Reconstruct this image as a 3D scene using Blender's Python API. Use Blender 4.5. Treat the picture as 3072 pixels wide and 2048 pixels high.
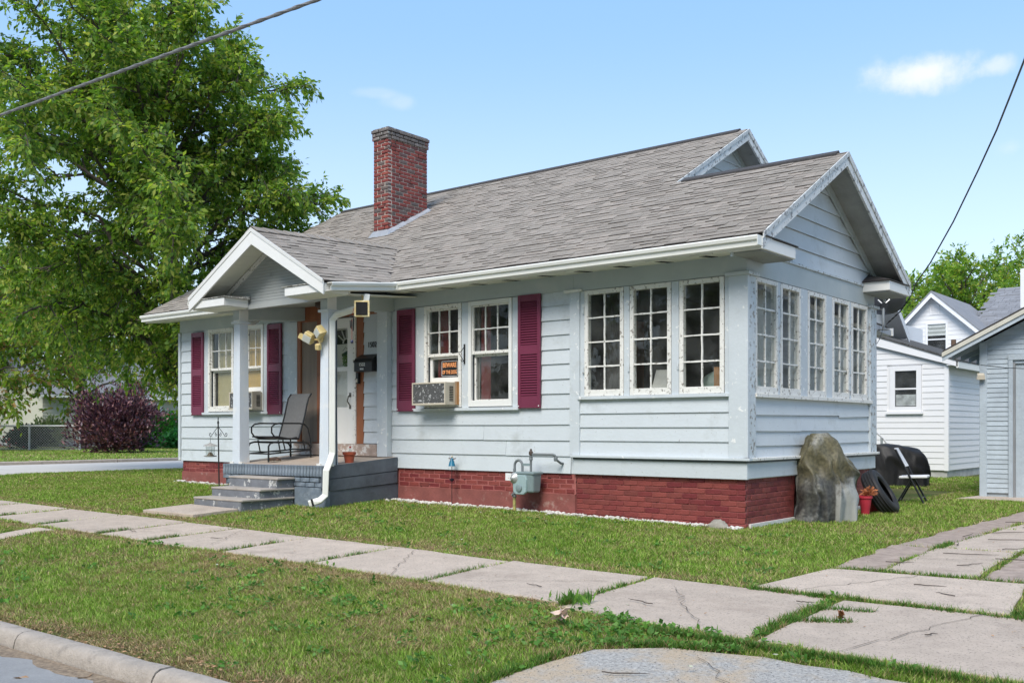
import bpy, bmesh, math, random
import numpy as np
from mathutils import Vector, Matrix, Euler, noise

for _o in list(bpy.data.objects): bpy.data.objects.remove(_o)
S = bpy.context.scene
COL = S.collection
R = math.radians

# ------------------------------------------------------------------ camera, sky, sun, exposure
cam_d = bpy.data.cameras.new('camera'); cam = bpy.data.objects.new('camera', cam_d); COL.objects.link(cam)
cam.location = (5.3156, -11.0079, 1.2); cam.rotation_euler = (R(90), 0, R(39))
cam_d.sensor_width = 36; cam_d.lens = 34.957; cam_d.shift_y = 0.0859
cam_d.clip_start = 0.1; cam_d.clip_end = 5000
S.camera = cam
S.render.engine = 'CYCLES'
S.view_settings.view_transform = 'Standard'; S.view_settings.look = 'None'
S.view_settings.exposure = 1.2; S.view_settings.gamma = 1.0
SUN_AZ = R(163); SUN_EL = R(48)      # azimuth: clockwise from +Y
w = bpy.data.worlds.new('World'); S.world = w; w.use_nodes = True
nt = w.node_tree; nt.nodes.clear(); N = nt.nodes.new; L = nt.links.new
out = N('ShaderNodeOutputWorld'); bg = N('ShaderNodeBackground'); sky = N('ShaderNodeTexSky')
sky.sky_type = 'NISHITA'; sky.sun_disc = False; sky.sun_elevation = SUN_EL; sky.sun_rotation = SUN_AZ
sky.air_density = 1.0; sky.dust_density = .6; sky.ozone_density = 1.5; sky.altitude = 0
tc = N('ShaderNodeTexCoord'); sx = N('ShaderNodeSeparateXYZ'); L(tc.outputs['Generated'], sx.inputs[0])
# pale summer haze: strong at the horizon, thin overhead
hc = N('ShaderNodeValToRGB'); hc.color_ramp.interpolation = 'EASE'
while len(hc.color_ramp.elements) < 4: hc.color_ramp.elements.new(.5)
for e_, (p_, c_) in zip(hc.color_ramp.elements, ((0., (2.85, 3.15, 3.45)), (.13, (2.3, 2.85, 3.45)), (.40, (1.15, 2.1, 3.55)), (1., (1.6, 2.2, 3.3)))): e_.position = p_; e_.color = (*c_, 1)
L(sx.outputs[2], hc.inputs[0])
hm = N('ShaderNodeMixRGB'); hm.inputs[0].default_value = .72; L(sky.outputs[0], hm.inputs[1]); L(hc.outputs[0], hm.inputs[2])
last = hm.outputs[0]
nz = N('ShaderNodeTexNoise'); nz.inputs['Scale'].default_value = 9; nz.inputs['Detail'].default_value = 10; nz.inputs['Roughness'].default_value = .6; L(tc.outputs['Generated'], nz.inputs['Vector'])
def cloud(px, py, hw, hh, amt):
    """a small fair-weather cloud in a fixed direction of the sky"""
    global last
    d = Vector((-.6293, .7771, 0))+Vector((.7771, .6293, 0))*((px-1536)/2983)+Vector((0, 0, 1))*((1288-py)/2983); d.normalize()
    h = Vector((0, 0, 1)).cross(d).normalized(); v = d.cross(h).normalized()
    def dot(vec, k):
        n_ = N('ShaderNodeVectorMath'); n_.operation = 'DOT_PRODUCT'; L(tc.outputs['Generated'], n_.inputs[0]); n_.inputs[1].default_value = tuple(vec*k); return n_.outputs['Value']
    def mth(op, a_, b_=None):
        n_ = N('ShaderNodeMath'); n_.operation = op
        for i_, q_ in enumerate((a_, b_)):
            if q_ is None: continue
            if isinstance(q_, (int, float)): n_.inputs[i_].default_value = q_
            else: L(q_, n_.inputs[i_])
        return n_.outputs[0]
    u_ = dot(h, 2983/hw); w_ = dot(v, 2983/hh); r2 = mth('SQRT', mth('ADD', mth('MULTIPLY', u_, u_), mth('MULTIPLY', w_, w_)))
    back = mth('GREATER_THAN', dot(d, 1), 0.5)
    val = mth('SUBTRACT', mth('ADD', mth('MULTIPLY', mth('SUBTRACT', nz.outputs['Fac'], .5), 3.4), 1.05), r2)
    m_ = N('ShaderNodeMapRange'); m_.interpolation_type = 'SMOOTHSTEP'; m_.inputs[1].default_value = 0; m_.inputs[2].default_value = .9; m_.inputs[4].default_value = amt; L(val, m_.inputs[0])
    f_ = mth('MULTIPLY', m_.outputs[0], back); mm_ = N('ShaderNodeMixRGB'); mm_.inputs[2].default_value = (3.5, 3.6, 3.8, 1); L(f_, mm_.inputs[0]); L(last, mm_.inputs[1]); last = mm_.outputs[0]
cloud(2760, 222, 190, 66, .9); cloud(2990, 200, 60, 34, .5); cloud(1205, 308, 60, 26, .22); cloud(1130, 280, 80, 16, .16); cloud(3030, 440, 60, 40, .2); cloud(-900, 500, 700, 90, .5); cloud(4300, 350, 500, 110, .6)
L(last, bg.inputs[0]); L(bg.outputs[0], out.inputs[0])
bg.inputs[1].default_value = 0.13
sd = bpy.data.lights.new('sun', 'SUN'); sun = bpy.data.objects.new('sun', sd); COL.objects.link(sun)
sd.energy = 1.75; sd.angle = R(30); sd.color = (1, .94, .85)
sun.rotation_euler = Vector((math.sin(SUN_AZ)*math.cos(SUN_EL), math.cos(SUN_AZ)*math.cos(SUN_EL), math.sin(SUN_EL))).to_track_quat('Z', 'Y').to_euler()

rnd = random.Random(7)
CAM = np.array([5.3156, -11.0079, 1.2])

# ------------------------------------------------------------------ materials
MATS = {}
def mat(name, col, rough=.7, var=0., nscale=6., namp=.12, bump=0., bscale=40., metal=0., spec=.4, col2=None, ramp=None,
        peel=None, peel_th=.62, peel_scale=9., trans=0., streak=False, attr=None, stain=None, stain_th=.6, stain_scale=1.5, coord='Object'):
    """procedural principled material: base colour, per-piece variation, broad noise, optional peeling second colour"""
    if name in MATS: return MATS[name]
    m = bpy.data.materials.new(name); m.use_nodes = True; t = m.node_tree; n = t.nodes.new; l = t.links.new
    b = t.nodes['Principled BSDF']; b.inputs['Roughness'].default_value = rough; b.inputs['Metallic'].default_value = metal
    b.inputs['Specular IOR Level'].default_value = spec
    geo = n('ShaderNodeNewGeometry')
    tcn = n('ShaderNodeTexCoord'); vec = tcn.outputs[coord] if coord != 'World' else geo.outputs['Position']
    if attr:
        a = n('ShaderNodeAttribute'); a.attribute_name = attr; c = a.outputs['Color']
    elif ramp:
        oi = n('ShaderNodeObjectInfo'); ad = n('ShaderNodeMath'); ad.operation = 'ADD'; fr = n('ShaderNodeMath'); fr.operation = 'FRACT'
        l(oi.outputs['Random'], ad.inputs[0]); l(geo.outputs['Random Per Island'], ad.inputs[1]); l(ad.outputs[0], fr.inputs[0])
        r = n('ShaderNodeValToRGB'); r.color_ramp.interpolation = 'LINEAR'
        while len(r.color_ramp.elements) < len(ramp): r.color_ramp.elements.new(.5)
        for e, (p, cc) in zip(r.color_ramp.elements, ramp): e.position = p; e.color = (*cc, 1)
        l(fr.outputs[0], r.inputs[0]); c = r.outputs[0]
    else:
        rg = n('ShaderNodeRGB'); rg.outputs[0].default_value = (*col, 1); c = rg.outputs[0]
        if var:
            oi = n('ShaderNodeObjectInfo'); ad = n('ShaderNodeMath'); ad.operation = 'ADD'; fr = n('ShaderNodeMath'); fr.operation = 'FRACT'
            l(oi.outputs['Random'], ad.inputs[0]); l(geo.outputs['Random Per Island'], ad.inputs[1]); l(ad.outputs[0], fr.inputs[0])
            mr = n('ShaderNodeMapRange'); mr.inputs[3].default_value = 1-var; mr.inputs[4].default_value = 1+var; l(fr.outputs[0], mr.inputs[0])
            hv = n('ShaderNodeHueSaturation'); l(mr.outputs[0], hv.inputs['Value']); l(c, hv.inputs['Color']); c = hv.outputs[0]
    nn = n('ShaderNodeTexNoise'); nn.inputs['Scale'].default_value = nscale; nn.inputs['Detail'].default_value = 6; nn.inputs['Roughness'].default_value = .62
    if streak:
        ms = n('ShaderNodeMapping'); ms.inputs['Scale'].default_value = (1, 1, .12); l(vec, ms.inputs[0]); l(ms.outputs[0], nn.inputs['Vector'])
    else: l(vec, nn.inputs['Vector'])
    mr2 = n('ShaderNodeMapRange'); mr2.inputs[1].default_value = .25; mr2.inputs[2].default_value = .75
    mr2.inputs[3].default_value = 1-namp; mr2.inputs[4].default_value = 1+namp; l(nn.outputs['Fac'], mr2.inputs[0])
    h2 = n('ShaderNodeHueSaturation'); l(mr2.outputs[0], h2.inputs['Value']); l(c, h2.inputs['Color']); c = h2.outputs[0]
    if col2:
        mm = n('ShaderNodeMixRGB'); mm.inputs[2].default_value = (*col2, 1)
        rr = n('ShaderNodeMapRange'); rr.inputs[1].default_value = .45; rr.inputs[2].default_value = .65
        n3 = n('ShaderNodeTexNoise'); n3.inputs['Scale'].default_value = nscale*.35; n3.inputs['Detail'].default_value = 8; l(vec, n3.inputs['Vector'])
        l(n3.outputs['Fac'], rr.inputs[0]); l(rr.outputs[0], mm.inputs[0]); l(c, mm.inputs[1]); c = mm.outputs[0]
    if stain:
        n5 = n('ShaderNodeTexNoise'); n5.inputs['Scale'].default_value = stain_scale; n5.inputs['Detail'].default_value = 9; n5.inputs['Roughness'].default_value = .7; l(vec, n5.inputs['Vector'])
        r5 = n('ShaderNodeMapRange'); r5.inputs[1].default_value = stain_th; r5.inputs[2].default_value = stain_th+.16; r5.inputs[4].default_value = .8; l(n5.outputs['Fac'], r5.inputs[0])
        m5 = n('ShaderNodeMixRGB'); m5.inputs[2].default_value = (*stain, 1); l(r5.outputs[0], m5.inputs[0]); l(c, m5.inputs[1]); c = m5.outputs[0]
    hgt = None
    if peel:
        n4 = n('ShaderNodeTexNoise'); n4.inputs['Scale'].default_value = peel_scale; n4.inputs['Detail'].default_value = 10; n4.inputs['Roughness'].default_value = .68; l(vec, n4.inputs['Vector'])
        r4 = n('ShaderNodeMapRange'); r4.inputs[1].default_value = peel_th; r4.inputs[2].default_value = peel_th+.02; l(n4.outputs['Fac'], r4.inputs[0])
        m4 = n('ShaderNodeMixRGB'); m4.inputs[2].default_value = (*peel, 1); l(r4.outputs[0], m4.inputs[0]); l(c, m4.inputs[1]); c = m4.outputs[0]
        hgt = r4.outputs[0]
    l(c, b.inputs['Base Color'])
    if bump:
        bn = n('ShaderNodeTexNoise'); bn.inputs['Scale'].default_value = bscale; bn.inputs['Detail'].default_value = 5; l(vec, bn.inputs['Vector'])
        bp = n('ShaderNodeBump'); bp.inputs['Strength'].default_value = min(1, bump); bp.inputs['Distance'].default_value = .01; l(bn.outputs['Fac'], bp.inputs['Height']); l(bp.outputs[0], b.inputs['Normal'])
    if trans:
        o = t.nodes['Material Output']; tl = n('ShaderNodeBsdfTranslucent'); ms = n('ShaderNodeMixShader'); ms.inputs[0].default_value = trans
        hs = n('ShaderNodeHueSaturation'); hs.inputs['Value'].default_value = 1.5; hs.inputs['Saturation'].default_value = 1.1; l(c, hs.inputs['Color'])
        l(hs.outputs[0], tl.inputs[0]); l(b.outputs[0], ms.inputs[1]); l(tl.outputs[0], ms.inputs[2]); l(ms.outputs[0], o.inputs[0])
    MATS[name] = m; return m

BLUE = (.56, .605, .635)
WHITE = (.76, .76, .735)
siding_m = mat('pale_blue_painted_siding', BLUE, .62, var=.035, nscale=1.6, namp=.05, bump=.25, bscale=30, peel=(.30, .29, .27), peel_th=.655, peel_scale=30, stain=(.42, .45, .455), stain_th=.55, stain_scale=1.6)
trim_m = mat('pale_blue_painted_trim', (.54, .585, .615), .6, var=.03, nscale=2, namp=.06, bump=.3, bscale=22, peel=(.76, .77, .76), peel_th=.61, peel_scale=11, stain=(.42, .44, .43), stain_th=.58)
old_trim_m = mat('flaking_blue_paint', (.54, .59, .62), .7, nscale=5, namp=.1, bump=.5, bscale=25, peel=(.26, .25, .23), peel_th=.562, peel_scale=15, stain=(.66, .67, .66), stain_th=.55, stain_scale=6)
frieze_m = mat('grey_blue_frieze_paint', (.42, .47, .48), .6, nscale=1.5, namp=.08, bump=.2, bscale=16, peel=(.22, .21, .20), peel_th=.72, peel_scale=12, stain=(.50, .52, .51), stain_th=.55)
white_m = mat('white_trim_paint', WHITE, .5, nscale=2, namp=.04, bump=.1, bscale=20)
oldwhite_m = mat('flaking_white_paint', (.74, .73, .69), .7, nscale=6, namp=.07, bump=.5, bscale=30, peel=(.27, .25, .22), peel_th=.578, peel_scale=22)
barge_m = mat('weathered_white_bargeboard', (.66, .68, .68), .7, nscale=4, namp=.1, bump=.5, bscale=18, peel=(.28, .28, .28), peel_th=.555, peel_scale=13)
gutter_m = mat('white_aluminium_gutter', (.78, .78, .73), .35, nscale=1.2, namp=.06, spec=.5)
soffit_m = mat('cream_soffit', (.72, .72, .63), .55, var=.06, nscale=2.5, namp=.08, stain=(.33, .22, .12), stain_th=.72, stain_scale=2.2)
soffit_dk = mat('bare_grey_board', (.28, .29, .28), .8, nscale=4, namp=.2, bump=.4, peel=(.08, .075, .07), peel_th=.66, peel_scale=9)
shutter_m = mat('burgundy_shutter', (.165, .028, .062), .42, nscale=2, namp=.1, stain=(.10, .03, .04), stain_th=.62, stain_scale=.8)
brick_red = mat('red_painted_brick', (.25, .035, .035), .6, ramp=[(0, (.150, .022, .026)), (.4, (.20, .042, .037)), (.75, (.24, .055, .046)), (1, (.165, .040, .034))], nscale=9, namp=.22, bump=.6, bscale=50, peel=(.42, .30, .28), peel_th=.72, peel_scale=24)
mortar_red = mat('red_painted_mortar', (.34, .11, .10), .8, nscale=6, namp=.2, bump=.6, peel=(.06, .02, .02), peel_th=.60, peel_scale=7)
parge_m = mat('flaking_red_parging', (.23, .075, .065), .85, nscale=4, namp=.25, bump=.7, bscale=14, stain=(.46, .38, .33), stain_th=.57, stain_scale=3.2, peel=(.08, .05, .04), peel_th=.70, peel_scale=5)
chim_brick = mat('chimney_brick', (.25, .04, .03), .75, ramp=[(0, (.10, .085, .08)), (.13, (.13, .10, .09)), (.2, (.16, .042, .036)), (.5, (.22, .048, .040)), (.75, (.27, .065, .048)), (.93, (.18, .042, .038)), (1, (.10, .08, .075))], nscale=12, namp=.28, bump=.7, bscale=60, peel=(.42, .38, .34), peel_th=.76, peel_scale=16)
chim_cap_m = mat('sooty_chimney_brick', (.16, .14, .13), .85, var=.25, nscale=9, namp=.35, bump=.7, peel=(.42, .42, .38), peel_th=.58, peel_scale=20)
mortar_m = mat('pale_mortar', (.50, .44, .38), .9, nscale=7, namp=.25, bump=.6, peel=(.06, .04, .035), peel_th=.56, peel_scale=4)
flash_m = mat('grey_flashing', (.40, .42, .45), .45, nscale=9, namp=.2, bump=.6, bscale=25, metal=.3)
shingle_m = mat('weathered_shingle', (.2, .18, .17), .92, ramp=[(0, (.275, .245, .212)), (.3, (.305, .274, .238)), (.6, (.325, .292, .254)), (.85, (.34, .30, .262)), (1, (.355, .312, .268))], nscale=3, namp=.05, bump=.8, bscale=160, stain=(.26, .232, .205), stain_th=.6, stain_scale=.8, spec=.2)
shingle_edge = mat('dark_shingle_edge', (.06, .052, .048), .95, var=.3, nscale=9, namp=.2)  # black asphalt cut edge; its colour also stands in for shade under the tabs
shingle_dk = mat('shingle_underlay', (.045, .04, .038), .95, nscale=12, namp=.3, bump=.5)
ridge_dk = mat('dark_ridge_vent', (.055, .052, .052), .8, nscale=12, namp=.3, bump=.5)
blackm = mat('black_metal', (.018, .019, .021), .38, nscale=8, namp=.2, metal=.2, spec=.5)
hole_m = mat('dark_opening', (.012, .012, .012), .9)
concrete_m = mat('old_concrete', (.49, .405, .33), .9, nscale=5, namp=.13, bump=.7, bscale=70, var=.06, stain=(.36, .29, .235), stain_th=.52, stain_scale=2.0, peel=(.24, .205, .175), peel_th=.575, peel_scale=60, coord='World')
curb_m = mat('curb_concrete', (.40, .35, .30), .92, nscale=9, namp=.2, bump=1, bscale=60, var=.05, stain=(.20, .18, .16), stain_th=.56, stain_scale=7, coord='World')
deck_m = mat('worn_deck_concrete', (.40, .33, .27), .85, nscale=3, namp=.2, bump=.4, stain=(.38, .13, .10), stain_th=.60, stain_scale=1.6, peel=(.18, .15, .14), peel_th=.68, peel_scale=4)
step_m = mat('peeling_grey_step', (.17, .18, .20), .85, nscale=5, namp=.25, bump=.6, bscale=35, peel=(.50, .50, .48), peel_th=.575, peel_scale=7.5, stain=(.22, .20, .15), stain_th=.56, stain_scale=4)
step_top = mat('worn_step_tread', (.38, .34, .30), .85, nscale=5, namp=.18, bump=.5, peel=(.22, .2, .19), peel_th=.66, peel_scale=8)
blue_brick = mat('blue_grey_painted_brick', (.15, .185, .225), .65, var=.12, nscale=9, namp=.25, bump=.5, stain=(.30, .34, .38), stain_th=.52, stain_scale=5)
deck_side = mat('slate_painted_masonry', (.10, .118, .142), .6, nscale=5, namp=.3, bump=.5, bscale=30, stain=(.12, .135, .155), stain_th=.55, stain_scale=3, peel=(.33, .33, .32), peel_th=.76, peel_scale=14)
wood_m = mat('bare_stained_wood', (.27, .10, .045), .6, nscale=4, namp=.35, streak=True, bump=.2, stain=(.08, .03, .02), stain_th=.6, stain_scale=2.5)
screen_m = mat('brown_screen_door', (.22, .175, .14), .75, nscale=5, namp=.3, streak=True, stain=(.22, .19, .16), stain_th=.6, stain_scale=3)
sillwood = mat('peeled_threshold_board', (.40, .31, .26), .8, nscale=5, namp=.3, bump=.4, peel=(.62, .59, .56), peel_th=.52, peel_scale=5)
terra = mat('terracotta', (.42, .09, .045), .7, nscale=8, namp=.15)
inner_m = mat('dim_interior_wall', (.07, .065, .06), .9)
inner_sun = mat('sunroom_interior', (.30, .29, .27), .9, nscale=3, namp=.3)
redcurt = mat('dark_red_curtain', (.15, .018, .02), .8, nscale=6, namp=.3)
blind_m = mat('yellowed_blind', (.40, .34, .17), .75, nscale=3, namp=.2)
card_m = mat('orange_cardboard', (.42, .21, .08), .8, nscale=4, namp=.2)
beige_m = mat('beige_plastic', (.52, .47, .38), .5, nscale=5, namp=.1)
fin_m = mat('ac_condenser_fins', (.10, .10, .10), .5, nscale=60, namp=.4, peel=(.65, .66, .66), peel_th=.575, peel_scale=22, metal=.2)
vinyl_m = mat('white_vinyl_siding', (.74, .74, .745), .5, var=.015, nscale=1, namp=.03)
vinyl_t = mat('white_vinyl_trim', (.78, .78, .79), .45, nscale=2, namp=.03)
gar_m = mat('weathered_blue_lap', (.40, .46, .51), .7, var=.07, nscale=5, namp=.12, bump=.5, bscale=30, peel=(.20, .19, .18), peel_th=.68, peel_scale=12, stain=(.52, .56, .58), stain_th=.6, stain_scale=4)
grey_sh = mat('grey_roof_shingle', (.22, .225, .24), .9, var=.14, nscale=3, namp=.12, bump=.6, bscale=90)
grass_m = mat('grass_blade', (.1, .2, .04), .75, attr='Col', namp=.05, trans=.30, spec=.25)
leaf_m = mat('leaf', (.1, .2, .04), .55, attr='Col', namp=.05, trans=.48, spec=.4)
purple_m = mat('purple_leaf', (.05, .02, .03), .42, attr='Col', namp=.05, trans=.12, spec=.5)
bark_m = mat('bark', (.09, .075, .062), .95, nscale=8, namp=.4, bump=1, bscale=25)
tire_m = mat('tyre_rubber', (.018, .018, .019), .6, nscale=20, namp=.3, bump=.3, bscale=50)
cloth_bk = mat('black_cover', (.012, .012, .013), .55, nscale=4, namp=.4, bump=.4, bscale=6)
stone_w = mat('white_stone', (.62, .60, .57), .85, var=.12, nscale=20, namp=.15)
asph_m = mat('street_asphalt', (.33, .33, .33), .92, nscale=4, namp=.14, bump=1, bscale=180, stain=(.42, .42, .41), stain_th=.5, stain_scale=50, coord='World')
gravel_m = mat('worn_gravel_concrete', (.40, .385, .36), .95, nscale=45, namp=.45, bump=1, bscale=120, stain=(.50, .385, .26), stain_th=.455, stain_scale=1.9, peel=(.12, .12, .12), peel_th=.58, peel_scale=70, coord='World')
xroad_m = mat('pale_concrete_road', (.52, .49, .455), .9, nscale=2, namp=.08, bump=.4, coord='World')
dirt_m = mat('packed_dirt', (.34, .27, .225), .95, nscale=8, namp=.3, bump=.8, stain=(.24, .18, .14), stain_th=.55, stain_scale=6, coord='World')
meter_m = mat('meter_grey_paint', (.21, .27, .28), .5, nscale=8, namp=.12)
pipe_m = mat('grey_pipe', (.16, .18, .19), .5, nscale=10, namp=.2)

def ground_mat():
    m = bpy.data.materials.new('turf_soil'); m.use_nodes = True; t = m.node_tree; n = t.nodes.new; l = t.links.new
    b = t.nodes['Principled BSDF']; b.inputs['Roughness'].default_value = .95; b.inputs['Specular IOR Level'].default_value = .1
    g = n('ShaderNodeNewGeometry')
    a = n('ShaderNodeTexNoise'); a.inputs['Scale'].default_value = 1.1; a.inputs['Detail'].default_value = 8; l(g.outputs['Position'], a.inputs['Vector'])
    r = n('ShaderNodeValToRGB'); r.color_ramp.elements[0].position = .3; r.color_ramp.elements[0].color = (.085, .125, .035, 1)
    r.color_ramp.elements[1].position = .72; r.color_ramp.elements[1].color = (.19, .175, .075, 1)
    l(a.outputs['Fac'], r.inputs[0])
    c = n('ShaderNodeTexNoise'); c.inputs['Scale'].default_value = 60; c.inputs['Detail'].default_value = 4; l(g.outputs['Position'], c.inputs['Vector'])
    mr = n('ShaderNodeMapRange'); mr.inputs[1].default_value = .3; mr.inputs[2].default_value = .7; mr.inputs[3].default_value = .55; mr.inputs[4].default_value = 1.3; l(c.outputs['Fac'], mr.inputs[0])
    h = n('ShaderNodeHueSaturation'); l(mr.outputs[0], h.inputs['Value']); l(r.outputs[0], h.inputs['Color']); l(h.outputs[0], b.inputs['Base Color'])
    bp = n('ShaderNodeBump'); bp.inputs['Distance'].default_value = .03; l(c.outputs['Fac'], bp.inputs['Height']); l(bp.outputs[0], b.inputs['Normal'])
    return m
turf_m = ground_mat()

def glass_mat(name, tint, rough=.02, refl=1.6):
    m = bpy.data.materials.new(name); m.use_nodes = True; t = m.node_tree; t.nodes.clear(); n = t.nodes.new; l = t.links.new
    o = n('ShaderNodeOutputMaterial'); tr = n('ShaderNodeBsdfTransparent'); tr.inputs[0].default_value = (*tint, 1)
    gl = n('ShaderNodeBsdfGlossy'); gl.inputs['Roughness'].default_value = rough; gl.inputs[0].default_value = (.9, .93, .95, 1)
    df = n('ShaderNodeBsdfDiffuse'); df.inputs[0].default_value = (.45, .46, .45, 1)
    fr = n('ShaderNodeFresnel'); fr.inputs[0].default_value = refl; tcn = n('ShaderNodeTexCoord')
    nn = n('ShaderNodeTexNoise'); nn.inputs['Scale'].default_value = 3.; nn.inputs['Detail'].default_value = 8; l(tcn.outputs['Object'], nn.inputs['Vector'])
    mr = n('ShaderNodeMapRange'); mr.inputs[1].default_value = .4; mr.inputs[2].default_value = .8; mr.inputs[3].default_value = .01; mr.inputs[4].default_value = .09; l(nn.outputs['Fac'], mr.inputs[0])
    m0 = n('ShaderNodeMixShader'); l(mr.outputs[0], m0.inputs[0]); l(tr.outputs[0], m0.inputs[1]); l(df.outputs[0], m0.inputs[2])
    m1 = n('ShaderNodeMixShader'); gb = n('ShaderNodeNewGeometry'); sb = n('ShaderNodeMath'); sb.operation = 'SUBTRACT'; sb.inputs[0].default_value = 1; l(gb.outputs['Backfacing'], sb.inputs[1]); ml = n('ShaderNodeMath'); ml.operation = 'MULTIPLY'; l(fr.outputs[0], ml.inputs[0]); l(sb.outputs[0], ml.inputs[1])
    l(ml.outputs[0], m1.inputs[0]); l(m0.outputs[0], m1.inputs[1]); l(gl.outputs[0], m1.inputs[2]); l(m1.outputs[0], o.inputs[0])
    bp = n('ShaderNodeBump'); bp.inputs['Strength'].default_value = .12; bp.inputs['Distance'].default_value = .01; n2 = n('ShaderNodeTexNoise'); n2.inputs['Scale'].default_value = 4; l(tcn.outputs['Object'], n2.inputs['Vector'])
    l(n2.outputs['Fac'], bp.inputs['Height']); l(bp.outputs[0], gl.inputs['Normal'])
    return m
glass_m = glass_mat('old_window_glass', (.93, .94, .93), refl=1.5)
plastic_gl = glass_mat('clear_plastic', (.85, .87, .86), .15)

# ------------------------------------------------------------------ mesh builder
def off(parent):
    v = Vector((0, 0, 0))
    while parent is not None: v = v + parent.location; parent = parent.parent
    return v
def props(o, label=None, cat=None, group=None, kind=None):
    if label: o['label'] = label
    if cat: o['category'] = cat
    if group: o['group'] = group
    if kind: o['kind'] = kind
    return o
def empty(name, loc=(0, 0, 0), label=None, cat=None, group=None, kind=None):
    o = bpy.data.objects.new(name, None); o.empty_display_size = .1; o.location = loc; COL.objects.link(o)
    return props(o, label, cat, group, kind)
class MB:
    def __init__(s): s.v = []; s.f = []; s.sm = False
    def poly(s, pts):
        i = len(s.v); s.v += [tuple(p) for p in pts]; s.f.append(tuple(range(i, i+len(pts)))); return s
    def hexa(s, p):   # 8 points: bottom 4 (ccw), top 4
        i = len(s.v); s.v += [tuple(q) for q in p]
        for f in ((3, 2, 1, 0), (4, 5, 6, 7), (0, 1, 5, 4), (1, 2, 6, 5), (2, 3, 7, 6), (3, 0, 4, 7)): s.f.append(tuple(i+k for k in f))
        return s
    def box(s, x0, x1, y0, y1, z0, z1):
        return s.hexa([(x0, y0, z0), (x1, y0, z0), (x1, y1, z0), (x0, y1, z0), (x0, y0, z1), (x1, y0, z1), (x1, y1, z1), (x0, y1, z1)])
    def pb(s, pl, u0, u1, d0, d1, z0, z1):      # box on a wall plane: pl=('Y',c) faces -Y, ('X',c) faces +X; d = distance out of the wall
        k, c = pl
        if k == 'Y': return s.box(u0, u1, c-d1, c-d0, z0, z1)
        return s.box(c+d0, c+d1, u0, u1, z0, z1)
    def tube(s, pts, r, n=8, cap=True):
        pts = [Vector(p) for p in pts]; rs = r if isinstance(r, (list, tuple)) else [r]*len(pts)
        i0 = len(s.v); up = Vector((0, 0, 1)); prev = None
        for k, p in enumerate(pts):
            if k == 0: t = pts[1]-p
            elif k == len(pts)-1: t = p-pts[k-1]
            else: t = (pts[k+1]-p).normalized()+(p-pts[k-1]).normalized()
            if t.length < 1e-9: t = Vector((0, 0, 1))
            t.normalize()
            if prev is None:
                a = t.cross(up)
                if a.length < 1e-3: a = t.cross(Vector((1, 0, 0)))
            else: a = prev-t*prev.dot(t)
            if a.length < 1e-6: a = t.orthogonal()
            a.normalize(); b = t.cross(a); prev = a
            for j in range(n):
                q = 2*math.pi*j/n; s.v.append(tuple(p+(a*math.cos(q)+b*math.sin(q))*rs[k]))
        for k in range(len(pts)-1):
            for j in range(n):
                j2 = (j+1) % n; s.f.append((i0+k*n+j, i0+k*n+j2, i0+(k+1)*n+j2, i0+(k+1)*n+j))
        if cap: s.f.append(tuple(i0+j for j in range(n))[::-1]); s.f.append(tuple(i0+(len(pts)-1)*n+j for j in range(n)))
        s.sm = True
        return s
    def sweep(s, prof, path, close=True):       # prof: list of (a,b); path: list of (origin, avec, bvec)
        i0 = len(s.v); n = len(prof)
        for o, a, b in path:
            o = Vector(o); a = Vector(a); b = Vector(b)
            for p, q in prof: s.v.append(tuple(o+a*p+b*q))
        for k in range(len(path)-1):
            for j in range(n if close else n-1):
                j2 = (j+1) % n; s.f.append((i0+k*n+j, i0+k*n+j2, i0+(k+1)*n+j2, i0+(k+1)*n+j))
        if close: s.f.append(tuple(i0+j for j in range(n))[::-1]); s.f.append(tuple(i0+(len(path)-1)*n+j for j in range(n)))
        return s
    def lathe(s, c, prof, n=16, axis='Z', wob=0):
        i0 = len(s.v)
        for r, h in prof:
            for j in range(n):
                q = 2*math.pi*j/n; rr = r*(1+wob*math.sin(3*q+h*20))
                p = (rr*math.cos(q), rr*math.sin(q), h) if axis == 'Z' else ((h, rr*math.cos(q), rr*math.sin(q)) if axis == 'X' else (rr*math.cos(q), h, rr*math.sin(q)))
                s.v.append((c[0]+p[0], c[1]+p[1], c[2]+p[2]))
        for k in range(len(prof)-1):
            for j in range(n):
                j2 = (j+1) % n; s.f.append((i0+k*n+j, i0+k*n+j2, i0+(k+1)*n+j2, i0+(k+1)*n+j))
        s.f.append(tuple(i0+j for j in range(n))[::-1]); s.f.append(tuple(i0+(len(prof)-1)*n+j for j in range(n)))
        s.sm = True
        return s
    def prism(s, pts, z0, z1):                  # polygon in XY, extruded; z may be functions
        i0 = len(s.v); n = len(pts)
        for z in (z0, z1):
            for x, y in pts: s.v.append((x, y, z(x, y) if callable(z) else z))
        s.f.append(tuple(i0+j for j in range(n))[::-1]); s.f.append(tuple(i0+n+j for j in range(n)))
        for j in range(n): j2 = (j+1) % n; s.f.append((i0+j, i0+j2, i0+n+j2, i0+n+j))
        return s
    def build(s, name, m, parent=None, smooth=None, loc=None, **kw):
        o3 = off(parent); me = bpy.data.meshes.new(name)
        if parent is None and loc is not None: o3 = Vector(loc)
        me.from_pydata([(a-o3.x, b-o3.y, c-o3.z) for a, b, c in s.v], [], s.f); me.materials.append(m)
        if smooth if smooth is not None else s.sm:
            me.polygons.foreach_set('use_smooth', [True]*len(me.polygons))
            try: me.set_sharp_from_angle(angle=R(40))
            except Exception: pass
        me.update()
        ob = bpy.data.objects.new(name, me); COL.objects.link(ob)
        if parent is not None: ob.parent = parent
        elif loc is not None: ob.location = loc
        return props(ob, **kw)
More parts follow.
